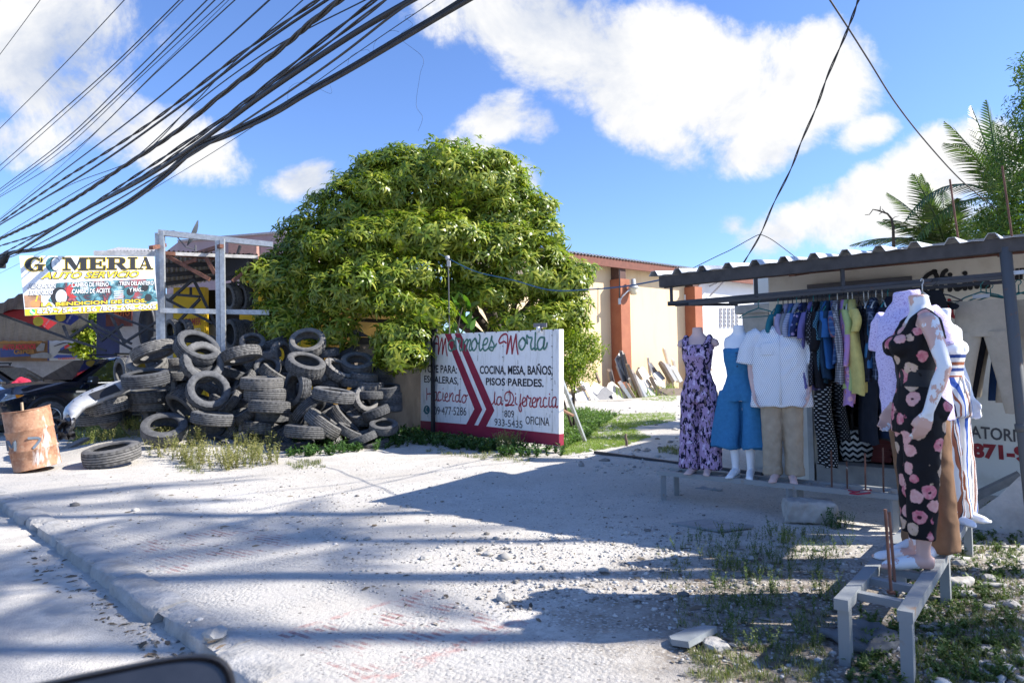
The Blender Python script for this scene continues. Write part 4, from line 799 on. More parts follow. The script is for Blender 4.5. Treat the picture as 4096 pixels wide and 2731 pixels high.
    def board(name, x0, y0, x1, y1, d, m, label, extra):
        o = thing(name, label, 'board', AT(*C8((x0 + x1) / 2, y1), d)); q = [AT(*C8(x, y), d) for x, y in ((x0, y0), (x1, y0), (x1, y1), (x0, y1))]; mb = MB(); mb.add(q + [v + Vector((0, .05, 0)) for v in q], [(3, 2, 1, 0), (4, 5, 6, 7), (0, 1, 5, 4), (1, 2, 6, 5), (2, 3, 7, 6), (3, 0, 4, 7)]); mb.build('panel', m, o); mb = MB()
        ms = extra(mb, lambda x, y, e=.01: AT(*C8(x, y), d - e)); mb.build('lettering', ms, o)
    def ex1(mb, p):
        q = lambda pts, mi, e: mb.add([p(x, y, e) for x, y in pts], [tuple(range(len(pts)))[::-1]], mi)
        q([(0, 605), (480, 610), (470, 640), (0, 638)], 0, .02); q([(0, 690), (160, 700), (380, 780), (0, 795)], 1, .02); q([(545, 600), (558, 600), (556, 835), (540, 830)], 1, .02); q([(410, 690), (470, 630), (515, 640), (500, 720), (420, 728)], 3, .03); q([(350, 765), (480, 738), (545, 742), (585, 775), (580, 805), (350, 800)], 4, .03)
        for bd, bl, br, tl, mi in (('AUTO ADORNOS', (28, 712), (405, 700), (28, 650), 2), ('Garcia', (155, 762), (390, 748), (155, 700), 0)): o = p(*bl, .05); mb.text(bd, o, p(*br, .05) - o, p(*tl, .05) - o, mi, .0, .03)
        return [mat('amber print', (.26, .115, .015), .6), mat('blue print', (.02, .04, .16), .6), mat('red board print', (.45, .01, .03), .6), mat('pale face print', (.2, .2, .21), .6), mat('silver car print', (.18, .185, .20), .5)]
    board('workshop_board', -60, 600, 556, 838, 26.2, mat('dark orange board', (.16, .075, .02), .6, var=.6, scale=.7), 'orange and blue painted board with red lettering on the shed wall', ex1)  # board and print colours darkened for the shade under the shed
    def ex2(mb, p):
        q = lambda pts, mi, e: mb.add([p(x, y, e) for x, y in pts], [tuple(range(len(pts)))[::-1]], mi)
        q([(655, 745), (700, 690), (790, 700), (860, 690), (890, 730), (860, 760)], 0, .02); q([(680, 700), (760, 650), (790, 640), (760, 680), (700, 712)], 1, .03); q([(730, 670), (790, 640), (800, 660), (740, 700)], 2, .04); q([(800, 690), (870, 660), (880, 700), (810, 705)], 2, .04); q([(600, 800), (650, 765), (905, 770), (900, 790), (660, 805)], 1, .02)
        q([(610, 665), (720, 625), (800, 625), (720, 640), (620, 672)], 0, .02); o = p(665, 822, .04); mb.text('LA BENDICION', o, p(855, 818, .04) - o, p(665, 798, .04) - o, 2, 0, .02); return [mat('black bike print', (.02, .02, .03), .6), mat('blue bike print', (.02, .05, .28), .6), mat('red bike print', (.50, .03, .03), .6)]
    board('mural_board', 560, 600, 948, 832, 26.2, mat('pale mural board', (.33, .345, .37), .7, var=.1), 'pale board painted with a red and blue motorbike on the shed wall', ex2)  # board colour also darkened for the shed's shade
    def ex3(mb, p):
        for bd, bl, br, tl in (('AUTO', (1290, 330), (1480, 322), (1290, 270)), ): o = p(*bl, .04); mb.text(bd, o, p(*br, .04) - o, p(*tl, .04) - o, 0, 0, .05)
        return [mat('orange board print', (.42, .10, .02), .6)]
    board('brown_board', 1205, 245, 1500, 440, 21.3, mat('maroon board', (.10, .025, .02), .6, var=.3), 'maroon painted board under the tyre shop sign', ex3)
    for nm, pts, col, disc_, lab in (('feather_flag', [(5, 300), (130, 245), (260, 250), (650, 400), (545, 480), (200, 385)], (.30, .012, .02), (435, 385), 'red feather flag with a yellow disc under the shed roof'), ('feather_flag', [(180, 225), (275, 180), (930, 330), (800, 430), (500, 335)], (.015, .035, .22), (690, 332), 'blue feather flag with a yellow disc under the shed roof')):
        d = 19.5 if col[0] > .1 else 20.2; o = thing(nm, lab, 'flag', AT(*C8(*pts[0]), d), 'feather flags under the shed roof'); mb = MB(); V = [AT(*C8(x, y), d + .1 * math.sin(x * .02)) for x, y in pts]; k = len(V); mb.add(V + [v + Vector((0, .012, 0)) for v in V], [tuple(range(k))[::-1], tuple(range(k, 2 * k))]); mb.build('cloth', mat('flag cloth', col, .7), o)
        mb = MB(); mb.add([AT(*C8(disc_[0] + 60 * math.cos(t * .3927), disc_[1] + 55 * math.sin(t * .3927)), d - .15) for t in range(16)], [tuple(range(16))]); q0 = AT(*C8(disc_[0] + 75, disc_[1] + 70), d - .15); mb.text('EL FINAL' if col[0] > .1 else 'DISPUESTO', q0, AT(*C8(disc_[0] + 140, disc_[1] - 20), d - .15) - q0, AT(*C8(disc_[0] + 60, disc_[1] + 58), d - .15) - q0, 1)
        mb.build('emblem', [mat('yellow emblem', (.48, .40, .03), .6), mat('white flag lettering', (.55, .55, .6), .6)], o)
    st = thing('shed_truss', 'dark lattice truss of the shed below the tyre shop sign', 'truss', AT(*C8(900, 600), 19))
    for s in ((720, 430, 780, 580), (780, 580, 1010, 420), (-100, 270, 760, 575), (760, 575, 1210, 720), (900, 330, 1500, 640), (1040, 370, 1150, 600), (1010, 440, 1500, 700), (1150, 610, 1400, 420), (1270, 330, 1420, 640), (1400, 640, 1800, 380), (1150, 260, 1850, 520)): mb = MB(); mb.bar(AT(*C8(s[0], s[1]), 18.6), AT(*C8(s[2], s[3]), 18.6), .06, .06); mb.build('bar', DKST, st)
    mb = MB(); q = AT(591, 1310, 21.4); rimm = mat('chrome wheel picture', (.25, .25, .27), .4)
    tag(MB().lathe([(.0, 0), (.3, .02), (.34, .06), (.44, .10), (.46, 0)], 28, Matrix.Translation(q) @ Matrix.Rotation(RAD(90), 4, 'X') @ Matrix.Diagonal((.55, 1.6, 1, 1))).build('wheel_display', mat('dark wheel display', (.025, .027, .032), .5, var=.5, scale=9), None, True), 'tall dark wheel cut-out fixed on the pale grey garage wall', 'wheel cut-out')
shop()
# ------------------------------------------------------------------ trees and plants
BARK = mat('dark mango bark', (.055, .042, .032), .9, var=.4, scale=8, bump=.4)
MANGO = leaf_mat('mango leaf', (.060, .120, .016), (.165, .245, .026), (.42, .42, .055), .36, .36, .5)
def rosette(r, n=9, L=.225, w=.046):
    ls = []
    for k in range(n):
        az = 6.283 * k / n + r.uniform(-.3, .3); ls.append(blade_leaf(L * r.uniform(.7, 1.15), w * r.uniform(.8, 1.15), r.uniform(1.0, 2.1), 3, az, r.uniform(.1, .75), (0, 0, r.uniform(-.05, .05)), r.uniform(-.35, .35)))
    return merge_leaves(ls)
def tilt_frames(Nrm, g, up=.55):
    """rotation matrices whose z is the outward normal bent upward, with a random spin"""
    z = Nrm.copy(); z[:, 2] += up; z /= np.linalg.norm(z, axis=1)[:, None]; h = g.normal(size=z.shape); x = np.cross(h, z); x /= np.linalg.norm(x, axis=1)[:, None]; return np.stack([x, np.cross(z, x), z], -1)
def crown(name, lobes, dens, temps, m, parent, seed, size=(.8, 1.25), inner=.35, up=.55, zmin=None, rough=.16):
    g = np.random.default_rng(seed); PP, NN = [], []
    for (c, r) in lobes:
        c, r = np.array(c, float), np.array(r, float); area = 4 * math.pi * ((r[0] * r[1]) ** 1.6 / 3 + (r[0] * r[2]) ** 1.6 / 3 + (r[1] * r[2]) ** 1.6 / 3) ** (1 / 1.6); n = int(area * dens)
        d = g.normal(size=(n, 3)); d /= np.linalg.norm(d, axis=1)[:, None]; k = np.sign(g.random(n) - inner) ; rad = np.where(k > 0, 1 + g.normal(0, rough, n) * .6, g.uniform(.45, .95, n)); lump = 1 + .10 * np.sin(d[:, 0] * 5 + c[0]) * np.sin(d[:, 2] * 6 + c[1]) + .07 * np.sin(d[:, 1] * 9 + d[:, 2] * 7)
        PP.append(c + d * r * (rad * lump)[:, None]); nn = d / r; NN.append(nn / np.linalg.norm(nn, axis=1)[:, None])
    P, Nm = np.concatenate(PP), np.concatenate(NN)
    keep = np.ones(len(P), bool)
    for (c, r) in lobes:                                                   # thin out what lies deep inside another lobe
        q = ((P - np.array(c)) / np.array(r)); keep &= ~((np.sum(q * q, 1) < .30) & (g.random(len(P)) < .8))
    if zmin is not None: keep &= P[:, 2] > zmin
    P, Nm = P[keep], Nm[keep]
    return scatter(name, temps, P, g.uniform(*size, len(P)), m, tilt_frames(Nm, g, up), True, parent, seed)
def limbs(mb, base, tops, r0, g, n=7):
    for t in tops:
        b, t = Vector(base), Vector(t); pts, rs = [], []
        bend = Vector((g.uniform(-.3, .3), g.uniform(-.3, .3), g.uniform(.0, .3)))
        for i in range(n + 1):
            s = i / n; p = b.lerp(t, s); p.z = lerp(b.z, t.z, s ** .85); pts.append(p + bend * math.sin(math.pi * s)); rs.append(r0 * (1 - .82 * s))
        mb.tube(pts, rs, 8)
def mango():
    L_ = []
    def lobe(px, py, d, rx, rz, ry=None): k = d / FPX; q = lambda r: max(30, r * .86 - 14) * k; L_.append((tuple(AT(px, py + 12, d)), (q(rx), q(ry or rx * .8), q(rz))))
    for a in ((1740, 730, 16.6, 400, 150), (1470, 850, 16.0, 270, 180), (2000, 840, 16.2, 190, 210), (1280, 1000, 15.6, 180, 190), (1690, 930, 15.0, 260, 120), (1210, 1140, 15.0, 150, 170), (1400, 1140, 14.4, 210, 140), (1310, 1310, 14.3, 150, 90), (1130, 1230, 15.0, 80, 110), (1620, 1080, 14.6, 190, 90), (1690, 1270, 13.9, 120, 90, 90),
              (1590, 1330, 13.8, 70, 60, 60), (2100, 1060, 15.4, 200, 150), (2210, 1190, 15.6, 120, 190), (2080, 1270, 15.0, 140, 70), (2280, 1290, 15.4, 70, 110, 100), (1900, 1010, 15.2, 180, 140), (1780, 820, 17.8, 420, 240), (1600, 780, 15.9, 230, 110), (1900, 730, 16.2, 190, 110), (1430, 980, 14.7, 170, 90), (2020, 950, 15.3, 150, 90), (1540, 1200, 14.2, 110, 60, 80), (2170, 960, 15.8, 100, 150), (2260, 1110, 15.6, 90, 120), (2110, 880, 16.2, 90, 130), (1120, 1080, 15.2, 110, 120), (1100, 1300, 14.8, 90, 100), (1200, 950, 15.6, 110, 140), (1990, 1150, 15.6, 150, 80), (1560, 690, 16.4, 160, 110), (2290, 1200, 15.4, 100, 150), (1800, 1140, 15.8, 200, 90), (1610, 1420, 13.5, 60, 55, 50), (1850, 660, 16.6, 200, 80)): lobe(*a)
    gg = random.Random(41); big = list(L_)
    for k in range(95):                                                     # smaller leafy tiers standing proud of the big masses
        (c, r) = gg.choice(big); v = Vector((gg.gauss(0, 1), gg.gauss(-.35, 1), gg.gauss(.25, .8))).normalized(); p = Vector(c) + Vector((v.x * r[0], v.y * r[1], v.z * r[2])) * 1.0; s = gg.uniform(.28, .55); L_.append((tuple(p), (s, s, s * .55)))
    base = GR(2050, 1580); base = Vector((AT(2050, 1470, 16.6).x, AT(2050, 1470, 16.6).y, 0)); root = thing('mango_tree', 'large rounded mango tree with drooping glossy leaves beside the tyre heap', 'tree', base); g = random.Random(4)
    crown('crown', L_, 36, [rosette(g) for _ in range(8)], MANGO, root, 21, (.8, 1.25), .28)
    mb = MB(); fork = base + Vector((-.1, 0, 1.5)); mb.tube([base - Z * .1, base + Vector((.03, 0, .7)), fork], [.26, .2, .19], 10); tops = [AT(*q) for q in ((1500, 850, 16), (1800, 720, 16.5), (2000, 840, 16.2), (1280, 1050, 15.4), (2200, 1150, 15.6), (1690, 950, 15.4), (2140, 1060, 15.3), (1350, 1280, 14.8), (1960, 1000, 15.8), (1690, 1250, 14.4), (2260, 1290, 15.6), (1560, 1050, 15.5))]
    limbs(mb, fork, tops, .12, g)
    for q0, q1 in (((2085, 1400, 16.2), (2330, 1180, 15.5)), ((2050, 1330, 16.2), (2290, 1120, 15.6)), ((2080, 1480, 16.3), (2300, 1330, 15.6)), ((2050, 1350, 16.2), (1870, 1150, 15.4))): limbs(mb, AT(*q0), [AT(*q1)], .05, g)
    mb.build('trunk', BARK, root, True)
mango()
SHRUB = leaf_mat('yellow-green shrub leaf', (.09, .16, .015), (.19, .27, .025), (.38, .40, .04), .5, .4)
def small_leaf(r, n=14, L=.06): return merge_leaves([blade_leaf(L * r.uniform(.6, 1.2), L * .5, .5, 2, r.uniform(0, 6.28), r.uniform(-.4, 1.0), (r.uniform(-.09, .09), r.uniform(-.09, .09), r.uniform(-.09, .09)), r.uniform(-.8, .8)) for _ in range(n)])
def bush(name, label, cat, lobes, dens, m, seed, temps=None, zmin=.02, stem=None, size=(.8, 1.2), grp=None):
    c = lobes[0][0]; root = thing(name, label, cat, (c[0], c[1], 0), grp); g = random.Random(seed); crown('foliage', lobes, dens, temps or [small_leaf(g) for _ in range(6)], m, root, seed, size, .4, .2, zmin, .3)
    mb = MB(); limbs(mb, (c[0], c[1], -.02), [Vector(l[0]) for l in lobes], stem or .03, g, 5); mb.build('stem', BARK, root, True); return root
def LB(px, py, d, rx, rz, ry=None): k = d / FPX; return (tuple(AT(px, py, d)), (rx * k, (ry or rx) * k, rz * k))
bush('shrub', 'bright yellow-green rounded shrub growing beside the right edge of the marble sign', 'shrub', [LB(2290, 1430, 14.8, 85, 85), LB(2350, 1390, 14.8, 55, 50), LB(2270, 1500, 14.6, 50, 40)], 130, SHRUB, 8, zmin=.0)
def broadleaf():
    g = random.Random(9); base = Vector((AT(1830, 1480, 13.6).x, AT(1830, 1480, 13.6).y, 0)); root = thing('broadleaf_plant', 'plant with upright glossy paddle leaves behind the top of the marble sign', 'plant', base); ls = []
    for k in range(46):
        az, h = g.uniform(0, 6.28), g.uniform(.3, 1); p = AT(g.uniform(1775, 1885), g.uniform(1210, 1390), 14.6 + g.uniform(-.3, .3)); ls.append(blade_leaf(g.uniform(.3, .5), g.uniform(.11, .16), g.uniform(.2, .9), 3, az, g.uniform(.5, 1.3), tuple(p), g.uniform(-.7, .7)))
    V, F = merge_leaves(ls); link('foliage', raw_mesh('foliage', V, F, leaf_mat('paddle leaf', (.03, .09, .015), (.06, .15, .02), (.12, .21, .03), .3, .35), smooth=True), root)
    mb = MB(); limbs(mb, base, [AT(1800, 1250, 13.6), AT(1850, 1230, 13.5), AT(1835, 1310, 13.7)], .04, g); mb.build('stem', BARK, root, True)
broadleaf()
PALM = leaf_mat('palm leaflet', (.025, .055, .018), (.05, .10, .028), (.13, .17, .04), .42, .25, .5)
def frond(p0, d0, L, droop, g, wid=.55, n=34, down=.5):
    """feather frond: rachis strip plus leaflets as thin blades; returns merged leaf list and rachis points"""
    p, d = Vector(p0), Vector(d0).normalized(); pts = []; step = L / n; ls = []
    for i in range(n + 1):
        pts.append(p.copy()); t = i / n; side = d.cross(Z); side = side.normalized() if side.length > .01 else Vector((1, 0, 0)); up = side.cross(d)
        if i > 2:
            w = wid * (math.sin(math.pi * min(1, t * .9 + .12)) ** .6) * (1 - .35 * t)
            for s in (-1, 1):
                v = (side * s * .85 + d * (.55 + .5 * t) + up * (.25 - down * 1.0) + Vector((g.gauss(0, .06),) * 3)).normalized(); q = p; V = []; ww = .020
                nr = v.cross(d).normalized(); xs = nr.cross(v).normalized()
                for k, f in enumerate((.6, 1, .7, .05)): V += [np.array(q - xs * ww * f), np.array(q + xs * ww * f)]; q = q + v * w / 3; v = (v - Z * .22 * down).normalized()
                ls.append((V, [(0, 1, 3, 2), (2, 3, 5, 4), (4, 5, 7, 6)]))
        p = p + d * step; d = (d - Z * droop * step / L).normalized()
    return ls, pts
def palm(label, base, top, fr, seed, wid=.55, trunk_r=.14):
    g = random.Random(seed); root = thing('palm_tree', label, 'palm tree', base); ls = []; mr = MB()
    for (az, el, L, dr) in fr: a, pts = frond(top, (math.cos(RAD(az)) * math.cos(RAD(el)), math.sin(RAD(az)) * math.cos(RAD(el)), math.sin(RAD(el))), L, dr, g, wid); ls += a; mr.tube(pts[::3], [.03 * (1 - .8 * i / 12) for i in range(len(pts[::3]))], 5)
    V, F = merge_leaves(ls); mi = [0] * len(F[0]); b = mr; n0 = len(V); V = np.concatenate([V, np.array(b.v)]); quads = np.array([f for f in b.f if len(f) == 4]) + n0
    link('crown', raw_mesh('crown', V, [F[0], quads], PALM), root); mb = MB(); b, t = Vector(base), Vector(top); mb.tube([b - Z * .1, b.lerp(t, .35) + Vector((.1, 0, 0)), b.lerp(t, .7) + Vector((.12, 0, 0)), t], [trunk_r * 1.3, trunk_r, trunk_r * .85, trunk_r * .7], 10); mb.build('trunk', mat('palm trunk', (.16, .13, .10), .9, var=.3, scale=12, stretch=(1, 1, 5)), root, True)
t1 = AT(3790, 1010, 16); palm('palm with feathery upright fronds rising just above the stall roof', (t1.x, t1.y, 0), t1, [(190, 45, 1.9, .9), (165, 62, 2.0, .7), (100, 78, 1.9, .5), (215, 25, 1.7, .9), (60, 68, 2.0, .7), (20, 55, 1.9, .8), (350, 38, 1.8, .9), (250, 60, 1.5, .8), (300, 50, 1.6, .8), (180, 10, 1.6, .9), (140, 50, 1.8, .8), (185, 30, 2.3, 1.0), (200, 70, 2.1, .8), (170, 20, 2.0, 1.1), (155, 35, 2.2, 1.0), (225, 50, 2.0, 1.0), (80, 50, 2.0, .9), (205, 5, 1.8, .9), (10, 30, 2.2, 1.2), (175, 78, 2.0, .5)], 3, .66)
t2 = AT(4010, 800, 15); palm('tall palm with long arching fronds at the right edge of the photo', (t2.x + .6, t2.y, 0), t2, [(178, 42, 2.6, 2.2), (183, 12, 2.7, 1.6), (165, 70, 2.2, .8), (120, 80, 2.4, .6), (200, 60, 2.2, 1.4), (60, 72, 2.4, .8), (20, 55, 2.4, 1.2), (340, 40, 2.4, 1.4), (280, 50, 2.2, 1.6), (240, 20, 2.0, 1.6), (175, 85, 2.3, .5)], 5, .62)
BAMB = leaf_mat('feathery tree leaf', (.03, .075, .015), (.065, .14, .022), (.17, .22, .03), .5, .35)
def fine_spray(r): return merge_leaves([blade_leaf(r.uniform(.07, .13), .022, .9, 2, r.uniform(0, 6.28), r.uniform(-.6, .8), (r.uniform(-.16, .16), r.uniform(-.16, .16), r.uniform(-.12, .12)), r.uniform(-.8, .8)) for _ in range(22)])
gx = random.Random(6); fs = [fine_spray(gx) for _ in range(6)]
def bigtree(label, base, lobes, seed, dens=26, m=BAMB, name='leafy_tree', r=.12):
    root = thing(name, label, 'tree', base); g = random.Random(seed); crown('crown', lobes, dens, fs, m, root, seed, (.8, 1.3), .35, .1); mb = MB(); b = Vector(base); f = b + Z * 1.6; mb.tube([b - Z * .1, b + Vector((.05, .03, .8)), f], [r * 1.3, r, r * .9], 8); limbs(mb, f, [Vector(l[0]) for l in lobes], r * .6, g); mb.build('trunk', BARK, root, True)
q = AT(4150, 1000, 12.8); bigtree('dense dark feathery-leaved tree cut off by the right edge above the roof', (q.x, q.y, 0), [LB(4110, 680, 12.8, 130, 190), LB(4060, 860, 12.6, 110, 130), LB(4120, 960, 12.5, 160, 90), LB(4180, 500, 13, 120, 170), LB(4120, 280, 13.2, 50, 60), LB(3960, 930, 13.5, 100, 60)], 31, 34)
q = AT(3640, 1060, 15); mb = MB(); g = random.Random(5)
mb.tube([AT(*p, 15) for p in ((3575, 990), (3574, 960), (3573, 910), (3566, 875), (3550, 855), (3530, 848), (3512, 842), (3492, 838), (3478, 858), (3460, 860))], [.035, .032, .03, .025, .02, .018, .016, .012, .009, .006], 6)
for p in (((3520, 844), (3522, 825)), ((3566, 880), (3580, 868), (3598, 864)), ((3530, 848), (3516, 858)), ((3545, 855), (3528, 836))): mb.tube([AT(*x, 15) for x in p], [.013, .007, .004][:len(p)], 5)
b0 = AT(3575, 990, 15); mb.tube([(b0.x + .3, b0.y, 0), (b0.x + .15, b0.y, 1.8), b0], [.08, .06, .035], 7); tag(mb.build('bare_tree', BARK, None, True), 'leafless dead branch curling above the stall roof', 'tree')
# trees outside the frame that throw the soft streaks of shade on the ground (they stand across the yard to the right)
def fr_list(g, n, L): return [(g.uniform(0, 360), g.uniform(-5, 65), L * g.uniform(.8, 1.1), g.uniform(.9, 1.6)) for _ in range(n)]
g = random.Random(12)
for (x, y, h, L, s, tr), lab in zip(SHADE_PALMS, ('tall coconut palm outside the photo, nearest the kerb side of the stall', 'lower coconut palm outside the photo, close to the camera', 'tallest coconut palm outside the photo, behind the canopy post', 'short coconut palm outside the photo beside the parked car')): palm(lab, (x, y, -.05), Vector((x + .3, y, h)), fr_list(random.Random(s), 9, L), s, .6, tr)
for (x, y, z0, z1, s), lab in zip(SHADE_TREES, ('small leafy tree outside the photo near the end of the near bench', 'small leafy tree outside the photo right of the canopy post')): bigtree(lab, (x, y, -.05), [((x, y, lerp(z0, z1, .5)), (1.2, 1.2, (z1 - z0) / 2)), ((x + .7, y + .8, lerp(z0, z1, .6)), (.9, .9, .8)), ((x - .6, y - .5, lerp(z0, z1, .4)), (.8, .9, .7))], s, 22)
# greenery far left between the sheds
bush('hedge_tree', 'sunlit leafy tree seen through the gap in the shed at far left', 'tree', [LB(360, 1330, 25, 40, 90), LB(370, 1260, 25, 34, 70), LB(350, 1400, 25, 40, 40)], 22, SHRUB, 13, [small_leaf(random.Random(5), 16, .16) for _ in range(4)], size=(1, 1.6))
# ------------------------------------------------------------------ weeds, grass, gravel
def weeds():
    r = random.Random(15); wt = [weed_temp(r) for _ in range(7)]; gt = [grass_temp(r) for _ in range(7)]; gd = [grass_temp(r, 12, .07, .006) for _ in range(6)]; cr = [weed_temp(r, .10, 5, .05, 5) for _ in range(6)]
    def sc(name, label, temps, polys, m, size=(.7, 1.3), seed=1, **k):
        P = np.concatenate([px_points(p, n, seed + i) for i, (p, n) in enumerate(polys)]); g = np.random.default_rng(seed); o = scatter(name, temps, P, g.uniform(*size, len(P)), m, None, False, None, seed); o['kind'] = 'stuff'; tag(o, label, 'weeds' if 'weed' in name else 'grass')
    dry = leaf_mat('dry weed', (.13, .15, .045), (.22, .22, .075), (.33, .29, .12), .7, .3)
    sc('weeds', 'dry yellow-green flowering weeds along the foot of the tyre heap', wt, [([(300, 1760), (420, 1690), (620, 1740), (820, 1790), (640, 1830), (420, 1800)], 170), ([(560, 1790), (800, 1760), (820, 1860), (600, 1850)], 90), ([(930, 1760), (1130, 1740), (1110, 1860), (930, 1880)], 150), ([(690, 1840), (960, 1830), (930, 1880), (740, 1880)], 60), ([(270, 1690), (520, 1690), (480, 1780), (260, 1790)], 120)], dry, (.8, 1.5), 3)
    sc('weeds', 'green creeping weeds around the right foot of the tyre heap and the marble sign', cr, [([(1130, 1790), (1400, 1760), (1560, 1740), (1640, 1790), (1330, 1830), (1140, 1830)], 260), ([(1560, 1640), (1690, 1650), (2010, 1780), (1960, 1810), (1620, 1780)], 700), ([(1960, 1770), (2250, 1790), (2260, 1830), (2000, 1830)], 60)], LEAF_DARK, (.8, 1.7), 5)
    sc('weeds', 'broad-leaved green weeds in the yard right of the marble sign', cr, [([(2245, 1640), (2370, 1640), (2420, 1690), (2340, 1760), (2250, 1800)], 500), ([(2245, 1650), (2480, 1660), (2420, 1700), (2300, 1720)], 200)], leaf_mat('yard weed leaf', (.06, .13, .03), (.11, .20, .05), (.20, .27, .08), .5, .35), (.9, 1.6), 6)
    sc('grass', 'short yellowish grass in the sunny yard', gd, [([(2250, 1700), (2420, 1660), (2560, 1730), (2600, 1750), (2480, 1790), (2250, 1820)], 2600), ([(2380, 1660), (2700, 1650), (2700, 1685), (2500, 1720)], 1200), ([(2400, 1585), (2710, 1570), (2705, 1605), (2560, 1600)], 900)], LEAF_BRIGHT, (.5, 1.0), 7)
    sc('grass', 'tall bright grass growing between the marble slabs', gt, [([(2560, 1560), (2720, 1545), (2700, 1580), (2580, 1590)], 120), ([(2470, 1585), (2540, 1575), (2540, 1592), (2470, 1596)], 20)], LEAF_BRIGHT, (2.5, 6.0), 8)
    sc('weeds', 'straggling weeds on the stony ground between the two benches', wt, [([(2700, 2110), (2960, 2140), (3300, 2130), (3480, 2200), (3330, 2330), (2900, 2300), (2680, 2240)], 150), ([(2850, 2280), (3380, 2330), (3300, 2600), (2950, 2600), (2780, 2420)], 130), ([(3060, 2090), (3120, 2130), (3380, 2150), (3150, 2165)], 18)], leaf_mat('stall weed', (.045, .085, .02), (.09, .145, .035), (.17, .20, .06), .6, .3), (.25, .55), 9)
    sc('grass', 'sparse dry and green tufts on the stony ground in front of the stall', gd, [([(2600, 2200), (3300, 2150), (3400, 2400), (3300, 2731), (2800, 2731), (2700, 2450)], 260), ([(2750, 2620), (3300, 2540), (3330, 2731), (2760, 2731)], 110)], LEAF_GRASS, (.35, .8), 10)
    sc('weeds', 'patchy green weeds in the gravel beside the near bench', cr, [([(3840, 2050), (4096, 1990), (4096, 2731), (3700, 2731), (3660, 2450)], 560), ([(3560, 2330), (3720, 2200), (3690, 2500), (3600, 2600)], 110), ([(3400, 2430), (3620, 2500), (3600, 2731), (3380, 2731)], 110)], leaf_mat('bench weed', (.03, .07, .015), (.07, .125, .03), (.14, .19, .05), .6, .3), (.2, .55), 11)
    sc('grass', 'thin grass tufts on the gravel beside the near bench', gd, [([(3800, 2080), (4096, 2020), (4096, 2731), (3640, 2731), (3660, 2480)], 420)], LEAF_GRASS, (.3, .85), 12)
    sc('grass', 'tiny dry tufts along the dusty edge of the yard', gd, [([(1140, 1850), (1260, 1840), (1300, 1870), (1180, 1880)], 50), ([(1690, 1790), (2150, 1830), (2100, 1860), (1700, 1810)], 80), ([(2640, 1790), (2720, 1790), (2720, 1820), (2640, 1815)], 60), ([(700, 1870), (780, 1860), (830, 1890), (740, 1895)], 30)], LEAF_GRASS, (.6, 1.2), 13)
    fl = leaf_mat('flowering weed', (.12, .16, .04), (.22, .25, .07), (.36, .36, .14), .6, .35)
    for i, (px, py, rr, lab) in enumerate(((430, 1745, .42, 'bushy pale flowering weed beside the upright tyre at the left of the heap'), (530, 1800, .22, 'small flowering weed growing inside the lone flat tyre'), (700, 1800, .25, 'low flowering weed in front of the smooth tipped-up tyre'), (1030, 1790, .30, 'dry grassy weed clump left of the front ground tyre'), (2030, 1800, .26, 'pale green flowering weed in front of the red band of the marble sign'), (330, 1790, .25, 'weedy clump close behind the rusty drum'), (3150, 2165, .10, 'single tall weed in front of the broken concrete block'), (3345, 2110, .13, 'dark tuft growing against the broken concrete block'))):
        p = GR(px, py); h = gz(p.x, p.y) ; z0 = h + (.12 if 'inside' in lab else 0); o = scatter('weed_clump', wt, np.array([(p.x + r.gauss(0, rr * .5), p.y + r.gauss(0, rr * .4), z0) for _ in range(int(24 * rr / .2))]), np.array([r.uniform(.7, 1.25) * rr / .22 for _ in range(int(24 * rr / .2))]), fl if i < 7 else LEAF_DARK, None, False, None, 30 + i); tag(o, lab, 'weed', 'separate weed clumps')
weeds()
